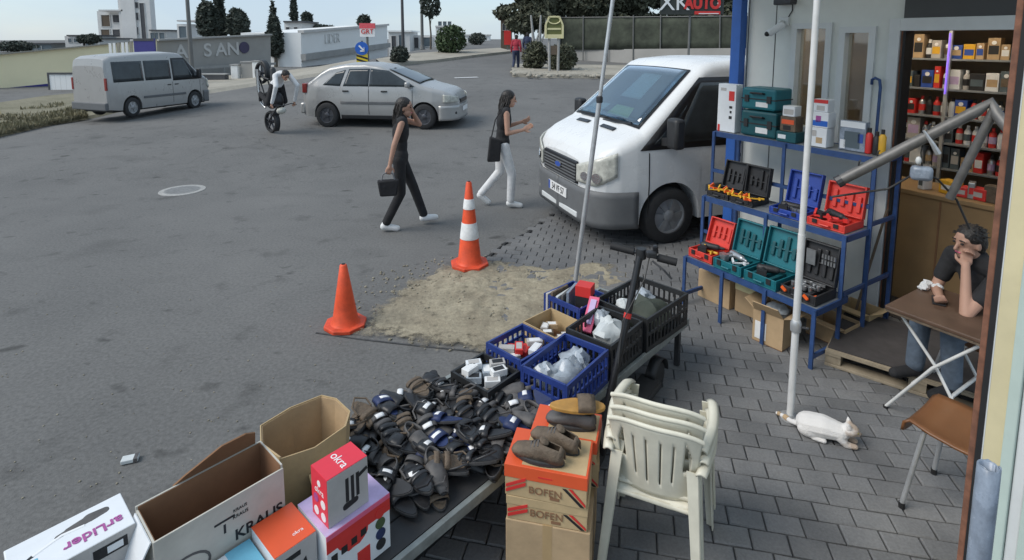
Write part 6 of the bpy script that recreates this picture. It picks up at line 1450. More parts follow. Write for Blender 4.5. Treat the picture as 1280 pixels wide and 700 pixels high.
# ---------------------------------------------------------------- stacked garden chairs
def garden_chair(label, loc, rz):
    t = thing('garden_chair', label, 'chair', loc, rz, None)
    # backrest with slots
    NC, NR = 49, 16; rows = []
    for j in range(NR+1):
        v = j/NR; z = .43 + .385*v; xb = -.185 - .085*v; hw = .185 + .05*v - .045*max(0, v-.82)/.18*0
        row = []
        for i in range(NC+1):
            u = -1 + 2*i/NC; drop = .035*abs(u)**3.5*(1 if j == NR else (j/NR)**6); row.append((xb + .045*u*u, u*hw, z - drop))
        rows.append(row)
    def slot(j, i):
        if i == 13 and 4 <= j <= 12: return True
        if i == 20 and 3 <= j <= 12: return True
        if i == 28 and 3 <= j <= 12: return True
        if i == 35 and 4 <= j <= 12: return True
        if 4 <= i <= 7 and 7 <= j <= 10+(i-4): return True
        if 41 <= i <= 44 and 7 <= j <= 13-(i-41): return True
        return False
    MB().grid(rows, slot).build('backrest', 'chair_cream', t, smooth=60, solid=.010)
    MB().tube([(r_[0]+0, r_[1], r_[2]) for r_ in rows[-1]], .011, 8).build('back_rim', 'chair_cream', t, smooth=60)
    rows = []
    for j in range(9):
        x = -.20 + .43*j/8; rows.append([(x, (.205+.02*j/8)*q/5, .425 - .012*(1-(q/5)**2) - (.03 if j == 8 else 0) + .008*j/8) for q in range(-5, 6)])
    MB().grid(rows).build('seat', 'chair_cream', t, smooth=60, solid=.010)
    MB().tube([(.23, y*.225/5, .40) for y in range(-5, 6)], .012, 6).build('front_rim', 'chair_cream', t, smooth=60); MB().tube([(-.2, y*.20/5, .41) for y in range(-5, 6)], .012, 6).build('rear_rim', 'chair_cream', t, smooth=60)
    for s_ in (1,-1):
        def leg(p, q, w0, w1, nm):
            p, q = V(p), V(q); b = MB(); n_ = 6
            for a, bb, th in ((V((1,0,0)), V((0,s_,0)), .010), (V((0,s_,0)), V((-1 if q.x > 0 else 1,0,0)), .010)):
                r_ = []
                for k in range(n_+1):
                    c_ = p.lerp(q, k/n_); w = w0 + (w1-w0)*k/n_; r_.append([c_, c_ + a*w*(-1 if (a.x and q.x > 0) else 1) if a.x else c_ - a*w])
                b.grid(r_)
            return b.build(nm, 'chair_cream', t, solid=.008)
        leg((-.215, s_*.215, .62), (-.30, s_*.265, .0), .055, .035, 'leg'); leg((.215, s_*.235, .60), (.27, s_*.275, .0), .055, .035, 'leg')
        rows = []
        for j in range(9):
            x = -.235 + .46*j/8; z = .635 + .012*sin(pi*j/8) - (.02 if j == 8 else 0); rows.append([(x, s_*(.205+.03*sin(pi*j/8)+.0125*q), z - .006*(q-2)**2*.5) for q in range(0, 5)])
        MB().grid(rows).build('armrest', 'chair_cream', t, smooth=60, solid=.010)
    return t
FA = R(66); fdir = V((cos(FA), sin(FA), 0)); Qb = G(815,548,.76)
labs = ['cream plastic garden chair at the bottom of the stack', 'cream plastic garden chair in the middle of the stack of three', 'cream plastic garden chair on top of the stack']
for i in range(3):
    o = garden_chair(labs[i], V((Qb.x, Qb.y, .026)) + fdir*(.25+.03*i) + V((0,0,.034*i)), FA + R((0,1.2,-.8)[i])); o['group'] = 'stacked garden chairs'; o.scale = (.86,.84,.94)
# ---------------------------------------------------------------- electric kick scooter behind the bench
Hs = D(800,318,3.2); Bs = D(765,490,2.98); dr = (Bs-Hs).normalized(); Fs = Hs + dr*((Hs.z-.13)/-dr.z); Rr = G(820,487,.026)
sdir = V((Fs.x-Rr.x, Fs.y-Rr.y, 0)).normalized(); sside = V((-sdir.y, sdir.x, 0))
scn = thing('kick_scooter', 'black electric kick scooter parked beside the bench', 'scooter', (Fs.x, Fs.y, .026), 0)
ls = lambda p: V(p) - V((Fs.x, Fs.y, .026))
fwc = ls(V((Fs.x, Fs.y, .126)) + sdir*.06); rwc = ls(V((Rr.x, Rr.y, .126)))
def swheel(c_):
    q = sside.to_track_quat('Z','Y').to_matrix(); b = MB(); b.lathe([(.06,-.022),(.09,-.022),(.10,-.010),(.10,.010),(.09,.022),(.06,.022)], 24, c_, q); w_ = b.build('wheel', 'tyre', scn, smooth=40); MB().lathe([(.058,-.02),(.058,.02)], 16, c_, q).build('hub', 'steel_dark', w_)
swheel(fwc); swheel(rwc)
MB().tube([ls(Hs), ls(Hs.lerp(Fs,.5)), ls(Fs + V((0,0,.10)))], .021, 12).build('stem', 'black_trim', scn, smooth=60)
MB().tube([ls(Fs + V((0,0,.14))), fwc + sside*.04 + V((0,0,.06)), fwc + sside*.04], .014, 8).build('fork', 'black_trim', scn); MB().tube([ls(Fs + V((0,0,.14))), fwc - sside*.04 + V((0,0,.06)), fwc - sside*.04], .014, 8).build('fork', 'black_trim', scn)
dk0 = ls(V((Fs.x, Fs.y, .14)) - sdir*.06); dk1 = rwc + sdir*.09 + V((0,0,.01)); MB().bar(dk0, dk1, .15, .05).build('deck', 'black_plastic', scn, bev=.015); MB().bar(dk0 + V((0,0,.027)), dk1 + V((0,0,.027)), .13, .006).build('deck_grip', 'tyre', scn)
b = MB(); b.grid([[rwc + sside*y + sdir*(.125*cos(a)) + V((0,0,.125*sin(a))) for a in [R(d_) for d_ in range(20, 181, 16)]] for y in (-.035,0,.035)]); b.build('mudguard', 'black_plastic', scn, solid=.005, smooth=60)
HL, HR = D(764,307,3.28), D(846,328,3.12); hb_ = (HR-HL).normalized(); hc = ls(Hs) + V((0,0,.01))
HLl, HRl = ls(HL), ls(HR)
MB().tube([HLl, HLl.lerp(HRl,.44) , HLl.lerp(HRl,.5), HRl], .012, 10).build('handlebar', 'steel_dark', scn, smooth=60)
for a, bb in ((HLl, HLl.lerp(HRl,.36)), (HLl.lerp(HRl,.72), HRl)): MB().tube([a, bb], .023, 12).build('grip', 'rubber_black', scn, smooth=60)
MB().lathe([(.03,-.03),(.034,0),(.03,.03)], 12, HLl.lerp(HRl,.47)).build('clamp', 'black_plastic', scn, smooth=50)
m_ = HLl.lerp(HRl,.60); MB().box(m_ + V((0,-.03,.02)), (.06,.05,.035)).build('display', 'black_plastic', scn, bev=.008); MB().box(HLl.lerp(HRl,.68) + V((0,0,.045)), (.03,.03,.05)).build('bell', 'black_trim', scn, bev=.008)
MB().tube([HLl.lerp(HRl,.62) + V((0,-.03,-.02)), HLl.lerp(HRl,.78) + V((0,-.05,-.05)), HLl.lerp(HRl,.9) + V((0,-.05,-.09))], .006, 6).build('brake_lever', 'steel_dark', scn)
MB().tube([HLl.lerp(HRl,.6), HLl.lerp(HRl,.55) + V((-.02,-.06,-.12)), ls(Hs.lerp(Fs,.35)) + V((-.03,-.03,0)), ls(Hs.lerp(Fs,.8)) + V((.02,-.02,0))], .004, 6).build('brake_cable', 'cable', scn)
p_ = ls(Hs.lerp(Fs,.32)); MB().tube([p_, p_ - dr*-.03], .0225, 12).build('red_band', 'ink_red', scn)
# ---------------------------------------------------------------- traffic cones
def cone(label, loc, h, bw, bands, octa, yaw=0):
    t = thing('traffic_cone', label, 'traffic cone', loc, yaw, None)
    n = 8; pl = [(bw/2*cos(2*pi*(k+.5)/n)/cos(pi/n)*(1 if octa else 1), bw/2*sin(2*pi*(k+.5)/n)/cos(pi/n)) for k in range(n)]
    MB().ext(pl, .0, .035).build('base', 'cone_base', t, bev=.008)
    r0, r1 = bw*.33, .028
    rr = lambda z: r0 + (r1-r0)*(z-.035)/(h-.035)
    MB().lathe([(r0*1.12,.035),(rr(.06),.06),(rr(h*.5),h*.5),(rr(h*.985),h*.985),(r1*.7,h)], 24).build('cone', 'cone_orange', t, smooth=50)
    for a, c_ in bands: MB().lathe([(rr(a*h)+.001,a*h),(rr(a*h)+.004,a*h+.004),(rr(c_*h)+.004,c_*h-.004),(rr(c_*h)+.001,c_*h)], 24).build('white_band', 'cone_white', t, smooth=40)
    MB().lathe([(r1*.55,h-.01),(r1*.55,h+.004)], 12).build('top_hole', 'rubber_black', t)
    return t
cone('tall orange traffic cone with two white bands by the sandy patch', G(587,331,.03), .90, .38, ((.33,.52),(.68,.80)), True, .2)
cone('small plain orange traffic cone without bands on the asphalt', G(432,407), .54, .33, (), True, .1)
# ---------------------------------------------------------------- background
def leaves(mb, blobs, n, size, seed=1, flat=.6):
    g = random.Random(seed); tot = sum(b_[1][0]*b_[1][1]*b_[1][2] for b_ in blobs)
    for c, r_ in blobs:
        k = int(n*r_[0]*r_[1]*r_[2]/tot)+1
        for i in range(k):
            while True:
                p = V((g.uniform(-1,1), g.uniform(-1,1), g.uniform(-1,1)))
                if .30 < p.length < 1: break
            p = p.normalized()*(p.length**.45)
            q = V(c) + V((p.x*r_[0], p.y*r_[1], p.z*r_[2]))*(1 + .22*mnoise.noise(V((p.x*2.3+c[0], p.y*2.3+c[1], p.z*2.3+c[2]))))
            a = V((g.uniform(-1,1), g.uniform(-1,1), g.uniform(-1,1))).normalized(); b_ = a.cross(V((g.uniform(-1,1), g.uniform(-1,1), g.uniform(-1,1)))).normalized(); s_ = size*g.uniform(.5,1.4)
            mb.add([q - a*s_ , q - b_*s_*.45, q + a*s_, q + b_*s_*.45], [(0,1,2,3)])
def tree(name, label, base, blobs, trunk_h, tr, mat, n=2500, size=.22, seed=1, group=None, lean=(0,0), branches=4):
    t = thing(name, label, 'tree', base, 0, group); g = random.Random(seed)
    b = MB(); top = V((lean[0], lean[1], trunk_h)); b.tube([(0,0,-.3),(lean[0]*.3+.05, lean[1]*.3, trunk_h*.35),(lean[0]*.7-.04, lean[1]*.7, trunk_h*.7), top], [tr*1.2,tr,tr*.8,tr*.55], 8)
    for k in range(branches):
        c, r_ = blobs[k % len(blobs)]; s0 = top*g.uniform(.45,.95); e_ = V(c) + V((g.uniform(-.4,.4)*r_[0], g.uniform(-.4,.4)*r_[1], g.uniform(-.2,.4)*r_[2])); b.tube([s0, s0.lerp(e_,.5)+V((0,0,.15)), e_], [tr*.45,tr*.3,tr*.12], 6)
    b.build('trunk', 'bark', t, smooth=60)
    m = MB(); leaves(m, blobs, n, size, seed); m.build('crown', mat, t)
    return t
def bush(label, px, py, w, h, mat, seed, n=1500, size=.09, group=None):
    p = GT(px, py); t = thing('bush', label, 'bush', p, 0, group)
    b = MB(); g = random.Random(seed)
    for k in range(6): a = 6.28*k/6; b.tube([(0,0,-.1),(cos(a)*w*.15, sin(a)*w*.15, h*.4),(cos(a)*w*.3, sin(a)*w*.3, h*.75)], [.03,.02,.01], 5)
    b.build('stems', 'bark', t)
    m = MB(); leaves(m, [((0,0,h*.52),(w*.5,w*.5,h*.5)), ((w*.12,0,h*.62),(w*.35,w*.35,h*.4)), ((-w*.15,.05,h*.4),(w*.36,w*.36,h*.38))], n, size, seed); m.build('foliage', mat, t)
    return t
def boxpx(mb, x0, y0, x1, y1, Y, depth, zb=None):       # upright block whose front fills that view window at distance Y
    a, c_ = D(x0, y1, Y), D(x1, y0, Y)
    mb.b2((a.x, Y, a.z if zb is None else zb), (c_.x, Y+depth, c_.z)); return a, c_
def house(label, name, parts, Y, depth, wins=(), roof=None, mat='house_white', cat='building'):
    a = D(parts[0][0], parts[0][3], Y); t = thing(name, label, cat, (a.x, Y, 0), 0)
    for i, (x0, y0, x1, y1, dy) in enumerate(parts):
        b = MB(); p, q = D(x0, y1, Y+dy), D(x1, y0, Y+dy); b.b2((p.x-a.x, dy, -1), (q.x-a.x, dy+depth, q.z)); b.build('wall', mat, t)
    for (x0, y0, x1, y1, dy, m) in wins:
        p, q = D(x0, y1, Y+dy), D(x1, y0, Y+dy); e_ = (q.x-p.x)*.08
        b = MB(); b.b2((p.x-a.x-e_, dy-.12, p.z-e_), (q.x-a.x+e_, dy+.05, p.z)); b.b2((p.x-a.x-e_, dy-.12, q.z), (q.x-a.x+e_, dy+.05, q.z+e_)); b.b2((p.x-a.x-e_, dy-.12, p.z), (p.x-a.x, dy+.05, q.z)); b.b2((q.x-a.x, dy-.12, p.z), (q.x-a.x+e_, dy+.05, q.z)); w = b.build('window', 'house_pale', t)
        b = MB(); b.b2((p.x-a.x, dy-.03, p.z), (q.x-a.x, dy+.04, q.z)); b.build('pane', m, w)
    if roof:
        x0, y0, x1, y1, m = roof; p, q = D(x0, y1, Y-.3), D(x1, y0, Y-.3); b = MB(); b.b2((p.x-a.x, -.3, p.z), (q.x-a.x, depth+.3, q.z)); b.build('roof', m, t)
    return t
# verge and roadside walls on the left
vg = [GT(-60,186), GT(0,172), GT(60,158), GT(110,150), GT(190,131), GT(262,117), GT(330,106), GT(400,95), GT(450,88)]
def strip(name, mat, pts, back, h0, h1, kind='structure'):
    rows = [[], [], []]
    for p, q in zip(pts, back): rows[0].append((p.x, p.y, gz(p.x,p.y)-.05)); rows[1].append((p.x+(q.x-p.x)*.04, p.y+(q.y-p.y)*.04, gz(p.x,p.y)+h0)); rows[2].append((q.x, q.y, gz(q.x,q.y)+h1))
    o = MB().grid(rows).build(name, mat, smooth=20); o['kind'] = kind; return o
bk = [V((p.x*1.36, p.y*1.36, 0)) for p in vg]
strip('verge', 'soil', vg[:5], bk[:5], .08, .30); strip('roadside_pavement', 'kerbstone', vg[4:], bk[4:], .13, .25)
gr = MB(); g = random.Random(3)
for i in range(5200):
    k = g.uniform(0, 3.0); i0 = int(k); p = vg[i0].lerp(vg[i0+1], k-i0); q = bk[i0].lerp(bk[i0+1], k-i0); s_ = g.random()**2.2*.6; c_ = p.lerp(q, s_); c_.z = gz(c_.x, c_.y) + .06 + .24*s_
    if mnoise.noise(V((c_.x*.6, c_.y*.6, 1))) < -.12: continue
    h = g.uniform(.04,.16); d = V((g.uniform(-.5,.5), g.uniform(-.5,.5), 1)).normalized()*h; w = V((g.uniform(-1,1), g.uniform(-1,1), 0))*.035; gr.add([c_ - w, c_ + w, c_ + d], [(0,1,2)])
tag(gr.build('dry_grass', 'grass_dry'), 'dry grass on the bank at the left road edge', 'grass', kind='stuff')
def wallpx(name, label, x0, yt0, yb0, Y0_, x1, yt1, yb1, Y1_, mat, thick=.25, cat='wall'):
    A, B = D(x0, yt0, Y0_), D(x1, yt1, Y1_); a, b_ = D(x0, yb0, Y0_), D(x1, yb1, Y1_); n = V((B.y-A.y, -(B.x-A.x), 0)).normalized()*-thick
    if n.y < 0: n = -n
    t = thing(name, label, cat, (a.x, a.y, 0), 0); o_ = V((a.x, a.y, 0)); vs = [V((a.x,a.y,-.6)), V((b_.x,b_.y,-.6)), B, A]
    m = MB(); m.add([v - o_ for v in vs] + [v + n - o_ for v in vs], [(0,1,2,3),(7,6,5,4),(0,4,5,1),(1,5,6,2),(2,6,7,3),(3,7,4,0)]); m.build('masonry', mat, t)
    def at(u, v): return a.lerp(b_, u).lerp(A.lerp(B, u), v) - o_
    return t, at, -n.normalized()
yw, at, nn = wallpx('yellow_wall', 'long pale yellow wall with purple base stripe behind the minibus', -70, 75, 130, 25, 196, 50, 100, 29.5, 'wallyellow')
b = MB(); p, q, r_, s_ = at(0,.06), at(.66,.06), at(.66,.20), at(0,.22); off = nn*.03; b.add([v + off for v in (p,q,r_,s_)] + [v for v in (p,q,r_,s_)], [(0,1,2,3),(0,4,5,1),(1,5,6,2),(2,6,7,3),(3,7,4,0)]); b.build('base_stripe', 'sign_purple', yw)
b = MB(); b.bar(at(0,1.0)+V((0,0,.03)), at(1,1.0)+V((0,0,.03)), .34, .06); b.build('coping', 'kerbstone', yw)
lw, at2, n2 = wallpx('low_retaining_wall', 'low grey retaining wall below the yellow wall', -70, 131, 160, 23.6, 130, 119, 140, 27.0, 'wallgrey')
# small white gate with black frame
ga = D(62,120,25.2); gb = D(104,90,25.6)
gt_ = thing('white_gate', 'white sliding gate in a black frame in the yellow wall', 'gate', (ga.x, 25.2, ga.z), 0)
gw, gh = gb.x-ga.x, gb.z-ga.z
for k in range(5): MB().b2((.06+k*(gw-.06)/5, .0, 0), (.05+(k+1)*(gw-.06)/5, .05, gh-.08)).build('board', 'trailer_white', gt_)
b = MB(); b.b2((0,-.03,-.5), (.06,.06,gh)); b.b2((.06,-.04,gh-.08), (gw+.5,.06,gh)); b.build('frame', 'house_dark', gt_)
# purple sign box, pale palisade
b0_ = D(170,90,26.5); t_ = D(192,48,26.5); t = thing('purple_sign', 'purple sign panel on the wall above the minibus', 'sign', (b0_.x, 26.5, 0), 0)
w_ = t_.x-b0_.x; zb_ = D(170,70,26.5).z; MB().b2((0,0,zb_), (w_,.12,t_.z)).build('panel', 'sign_purple', t); MB().b2((.0,-.02,t_.z-.12), (w_,.0,t_.z)).build('top_band', 'house_dark', t); MB().b2((.15,-.02,zb_+.02), (w_-.15,.0,zb_+.13)).build('print', 'ink_white', t)
for x in (.08, w_-.08): MB().b2((x-.04,.12,-.5), (x+.04,.2,t_.z-.1)).build('post', 'fence_post', t)
t = thing('palisade', 'pale vertical palisade fence between yellow wall and purple sign', 'fence', D(135,75,27.5), 0); a_ = t.location; 
for k in range(7): x = D(136+k*5.2, 60, 27.5).x - a_.x; MB().b2((x,0,-1.5), (x+.12,.04,D(140,54-k*.3,27.5).z-a_.z)).build('pale', ['trailer_white','kerbstone'][k%3==2], t)
# grey wall with letters
lg, at3, n3 = wallpx('lettered_wall', 'long grey wall with large pale letters and round dark emblem', 196, 51, 92, 30, 338, 44, 84, 36, 'wallgrey')
wd_ = (at3(1,.5)-at3(0,.5)).normalized()
for ch, px in (('A',226),('S',259),('A',276),('N',291)):
    u = (px-196)/(338-196); u = u*30/(36-(36-30)*u); text(ch, 1.05, 'letters_pale', lg, at3(u,.62)+n3*.03, wd_, (0,0,1), ext=.03, bold=.02)
u = .80; disc(lg, 'emblem', 'emblem_navy', at3((305-196)/142*30/(36-6*(305-196)/142),.66)+n3*.03, n3, .33, .03, 24, 1.05)
b = MB(); b.bar(at3(0,1)+V((0,0,.04)), at3(1,1)+V((0,0,.04)), .4, .09); b.build('coping', 'concrete', lg)
b = MB(); b.bar(at3(.25,.12)+n3*.5, at3(1,.12)+n3*.5, .08, .14); b.build('guard_rail', 'concrete', lg)
for u in (.3,.5,.7,.9): b = MB(); q = at3(u,.12)+n3*.5; b.b2((q.x-.05,q.y-.05,-.3), (q.x+.05,q.y+.05,q.z)); b.build('rail_post', 'concrete', lg)
for i, (px, m, lab, ww, hh_) in enumerate(((268,'house_dark','dark planter trough by the grey lettered wall',1.3,.5),(296,'trailer_white','white bollard block beside the grey wall',.35,.9),(312,'wallgrey','grey utility box at the end of the lettered wall',.6,1.0),(322,'trailer_white','white post box at the end of the lettered wall',.3,1.0))):
    p = GT(px, 106-(px-268)*.08); t = thing('roadside_box', lab, 'box', p, 0); MB().b2((-ww/2,-.2,0), (ww/2,.2,hh_)).build('box', m, t, bev=.03); MB().b2((-ww/2-.03,-.23,hh_), (ww/2+.03,.23,hh_+.06)).build('cap', 'concrete', t)
# lamp post
def pole(label, px, pyb, Y, r_, ytop, arm=None, mat='fence_post', name='street_lamp', cat='street lamp'):
    a = D(px, pyb, Y); t = thing(name, label, cat, (a.x, Y, gz(a.x, Y)), 0); top = D(px, ytop, Y).z - t.location.z
    MB().tube([(0,0,-.2),(0,0,top*.5),(0,0,top)], [r_*1.2,r_,r_*.8], 10).build('shaft', mat, t, smooth=60); MB().lathe([(r_*2,0),(r_*2,.06),(r_*1.3,.4)], 10).build('base', mat, t)
    if arm: MB().tube([(0,0,top-.1),(arm*.5,0,top+.25),(arm,0,top+.3)], r_*.5, 8).build('arm', mat, t); MB().ell((arm*1.1,0,top+.28), (.3,.12,.07)).build('lamp_head', 'fence_post', t, smooth=60)
    return t
pole('tall grey lamp post in front of the lettered wall', 241, 100, 25.5, .085, -70, 1.6)
pole('dark lamp post on the median beside the round bush', 504, 62, 40, .10, -60, 1.8, 'house_dark')
pole('pale lamp post right of the dark one on the median', 528, 58, 48, .12, -50, -1.8)
# white apartment block
house('tall white apartment block with dark windows rising behind the yellow wall', 'apartment_block', [(152,-60,182,60,0),(125,14,152,60,2),(155,-30,165,60,-.3)], 110, 1.5,
      [(170,-12,174,-2,0,'house_dark'),(169,3,173,10,0,'house_dark'),(169,16,173,25,0,'house_dark'),(169,34,173,43,0,'house_dark'),(178,4,180,48,0,'house_dark'),(142,19,150,28,2,'house_dark'),(142,37,150,46,2,'house_dark'),(128,19,137,33,2,'sandal_brown'),(128,37,137,52,2,'sandal_brown')], (123,12,153,14,'house_pale'))
house('grey glazed flat building behind the purple sign', 'glazed_building', [(187,38,208,60,0)], 90, 3, [(189,41,193,50,0,'house_glass'),(194,41,198,50,0,'house_glass'),(200,41,206,50,0,'house_glass')], (186,37,209,38.5,'house_dark'), 'house_pale')
house('narrow white tower house left of the lamp post', 'tower_house', [(223,30,236,60,0)], 80, 5, [(225,33,233,48,0,'house_glass')], (221,25,244,27,'house_pale'))
for i, (x0, y0, x1, y1) in enumerate([(0,58,20,72),(38,55,64,64),(84,45,106,60),(106,49,124,60)]):
    house(['low far house with dark roof at the left image edge', 'low far shed with frame roof above the yellow wall', 'far pale house with dark windows above the yellow wall', 'far low building beside the white apartment block'][i], 'far_house', [(x0,y0,x1,y1+20,0)], 100, 8, [(x0+2,y0+3,x0+6,y0+8,0,'house_glass'),(x0+9,y0+3,x0+14,y0+8,0,'house_glass')], (x0-1,y0-1.5,x1+1,y0,'house_dark'), ['house_glass','house_glass','house_pale','house_pale'][i])
house('small pale house with four dark windows beside the white hall', 'pale_house', [(347,43,376,80,0),(330,52,348,80,1)], 52, 6, [(350,46,354,52,0,'house_dark'),(363,46,367,52,0,'house_dark'),(349,60,354,66,0,'house_dark'),(364,60,367,66,0,'house_dark')], (346,41.5,377,43.5,'house_pale'), 'house_pale')
house('flat white roof structure behind the cypress', 'roof_structure', [(356,28,376,45,0)], 66, 5, [(358,34,362,40,0,'house_dark'),(368,34,372,40,0,'house_dark')], (354,26,378,28,'house_dark'))
# long white hall
hl, at4, n4 = wallpx('white_hall', 'long plain white hall with faint lettering behind the silver car', 376, 41, 70, 44, 484, 32, 55, 64, 'trailer_white', 5, 'building')
d4 = (at4(1,.5)-at4(0,.5)).normalized(); text('LIDER', 1.2, 'faint_ink', hl, at4(.28,.6)+n4*.04, d4, (0,0,1), ext=.03)
b = MB(); b.bar(at4(0,1)+V((0,0,.1)), at4(1,1)+V((0,0,.1)), .5, .2); b.build('roof_edge', 'house_pale', hl)
b = MB(); b.bar(at4(0,-.06)+n4*.2, at4(1,-.06)+n4*.2, .4, .5); b.build('plinth', 'concrete', hl)
# signs
def signpost(label, px, pyb, Y, ztop):
    p = D(px, pyb, Y); t = thing('road_sign', label, 'road sign', (p.x, Y, gz(p.x, Y)), 0); MB().tube([(0,.03,-.2),(0,.03,ztop)], .04, 8).build('post', 'fence_post', t); return t
sg = signpost('round blue keep-right arrow sign above a yellow black chevron plate', 453, 80, 22, 1.0); z0 = sg.location.z; zc = D(453,60.5,22).z - z0; rr_ = .26
MB().tube([(0,.03,0),(0,.03,zc+.3)], .04, 8).build('post', 'fence_post', sg)
o = disc(sg, 'disc', 'sign_blue', (0,-.02,zc), (0,-1,0), rr_, .02, 28); b = MB(); b.bar((-.10,-.05,zc+.11), (.09,-.05,zc-.09), .02, .06); b.bar((.10,-.05,zc-.11), (.10,-.05,zc+.05), .02, .05); b.bar((.11,-.05,zc-.10), (-.06,-.05,zc-.10), .02, .05); b.build('arrow', 'ink_white', sg)
zp0, zp1 = D(453,80,22).z-z0, D(453,68,22).z-z0; hw_ = .22; pl = MB().b2((-hw_,-.02,zp0), (hw_,.0,zp1)).build('chevron_plate', 'sign_yellow', sg); b = MB(); hh_ = zp1-zp0
for k in (-.25,.15,.55): b.ext([(-hw_, zp0+hh_*(k+.25)) , (-hw_, zp0+hh_*(k+.45)), (hw_, zp0+hh_*(k+.10)), (hw_, zp0+hh_*(k-.10))], .021, .026, Matrix.Rotation(R(90),4,'X'))
for i, v in enumerate(b.v): b.v[i] = (v[0], v[1], max(zp0, min(zp1, v[2])))
b.build('stripe', 'ink_black', pl)
bb_ = thing('billboard', 'red and white roadside billboard on a post above the arrow sign', 'billboard', (D(459,60,36).x, 36, gz(D(459,60,36).x, 36)), 0); z0 = bb_.location.z; q0, q1 = D(450,46,36), D(468,30,36); ox = bb_.location.x
MB().tube([(0,.1,-.2),(0,.1,q0.z-z0)], .08, 8).build('post', 'fence_post', bb_); f_ = MB().b2((q0.x-ox,0,q0.z-z0), (q1.x-ox,.15,q1.z-z0)).build('board', 'ink_white', bb_); MB().b2((q0.x-ox-.02,-.02,q1.z-z0-.28), (q1.x-ox+.02,.17,q1.z-z0+.05)).build('top_band', 'sign_pink', bb_); text('GRT', .42, 'ink_red', f_, ((q0.x+q1.x)/2-ox,-.02,(q0.z+q1.z)/2-z0-.08), (1,0,0), (0,0,1), ext=.02)
# median: kerb, bushes, small things
md = [GT(478,84), GT(545,78), GT(600,71), GT(640,66.5)]; mdb = [GT(470,78), GT(520,70), GT(580,66), GT(625,63)]
rows = [[(p.x,p.y,gz(p.x,p.y)-.05) for p in md], [(p.x,p.y+.05,gz(p.x,p.y)+.16) for p in md], [(p.x,p.y,gz(p.x,p.y)+.2) for p in mdb], [(p.x,p.y+.1,gz(p.x,p.y)-.05) for p in mdb]]
o = MB().grid(rows).build('median', 'kerbstone'); o['kind'] = 'structure'
bush('dark round bush at the near end of the median', 500, 81, .95, .95, 'foliage_dark', 4)
bush('large round green bush on the median farther up', 564, 69, 2.0, 1.9, 'foliage_green', 5, 2200, .12)
bush('low far bush near the end of the median', 597, 56, 1.8, 1.2, 'foliage_dark', 6, 900, .14)
bush('green bush left of the yellow sign board', 669, 89, 1.15, 1.35, 'foliage_olive', 7)
bush('round clipped bush right of the yellow sign board', 703, 91, 1.30, 1.25, 'foliage_olive', 8, 2200, .08)
kio = house('white filling station kiosk with dark doorways beyond the median', 'station_kiosk', [(486,40,512,64,0),(516,44,548,64,3)], 70, 6, [(490,45,495,62,0,'house_dark'),(499,44,504,58,0,'house_glass'),(518,47,523,60,3,'house_dark'),(530,47,540,58,3,'house_glass')], (484,38,514,40,'trailer_white'))
house('far rooftop frame sign right of the palm', 'rooftop_sign', [(545,33,570,60,0)], 120, 4, [(548,27,552,32,0,'house_glass'),(554,27,558,32,0,'house_glass'),(560,27,564,32,0,'house_glass')], (544,32,571,34,'house_pale'), 'house_white')
house('low white far wall building near the vanishing street', 'far_building', [(580,44,612,60,0)], 130, 6, [(585,47,590,52,0,'house_glass'),(597,47,602,52,0,'house_glass')], (579,43,613,44.5,'house_pale'), 'trailer_white')
kk = house('small kiosk with bright orange roof up the street', 'orange_kiosk', [(626,24,640,62,0)], 46, 3, [(628,30,632,38,0,'house_dark'),(634,30,638,38,0,'house_dark')], (623,19,642,24,'sign_pink'), 'sandal_brown')
rd = thing('red_banner', 'red banner panel beside the orange kiosk', 'banner', D(630,56,40), 0); MB().b2((0,0,.0), (.5,.06,1.0)).build('panel', 'ink_red', rd); MB().b2((.2,.06,-1.0), (.3,.12,1.0)).build('post', 'fence_post', rd)
# trees on the left
def gb_(px, Y): p = D(px, 50, Y); return V((p.x, Y, gz(p.x, Y)))
def crownpx(px, y0, y1, w, Y, base):           # blobs filling that window
    a, c_ = D(px, y1, Y), D(px, y0, Y); h = (c_.z-a.z)/2; cx__ = a.x - base.x; ww = w/2*Y/FPX
    return [((cx__, 0, a.z + h*.9 - base.z), (ww, ww, h*.95)), ((cx__ - ww*.3, .1, a.z + h*.7 - base.z), (ww*.7, ww*.7, h*.6)), ((cx__ + ww*.35, -.1, a.z + h*1.0 - base.z), (ww*.6, ww*.6, h*.7))]
for i, (px, y0, y1, w, Y, m, lab) in enumerate([(262,-2,48,26,46,'foliage_dark','broad dark conifer behind the lettered wall'),(276,-25,48,16,48,'foliage_dark','tall pointed conifer behind the lettered wall'),(298,8,48,26,46,'foliage_dark','ragged dark conifer right of the tall pointed one'),(343,8,68,21,44,'foliage_dark','dense brown green cypress left of the pale house'),(369,-14,26,8,70,'foliage_dark','slim pointed cypress behind the pale house'),(384,14,30,12,70,'foliage_dark','small round far tree above the pale house'),(396,30,40,46,72,'foliage_dark','low wide far tree above the white hall'),(455,18,34,14,60,'foliage_dark','small dark pine behind the billboard'),(20,50,64,40,90,'foliage_dark','dark far tree row piece above the yellow wall at the left'),(112,42,54,26,90,'foliage_dark','dark far tree left of the apartment block')]):
    base = gb_(px, Y); bl_ = crownpx(px, y0, y1, w, Y, base)
    if i in (1,4,3):                           # spire
        a, c_ = D(px, y1, Y), D(px, y0, Y); H_ = c_.z-a.z; ww = w/2*Y/FPX; bl_ = [((0,0,a.z + H_*f_ - base.z), (ww*s_, ww*s_, H_*.22)) for f_, s_ in ((.18,1.0),(.4,.85),(.6,.6),(.78,.38),(.92,.18))]
    tree('conifer_tree' if i < 5 else 'far_tree', lab, base, bl_, max(1.0, bl_[0][0][2]), .14, m, 2600 if i < 4 else 1000, .20 if i < 4 else .28, 30+i)
base = gb_(538, 46); bl_ = crownpx(538, -12, 22, 24, 46, base)
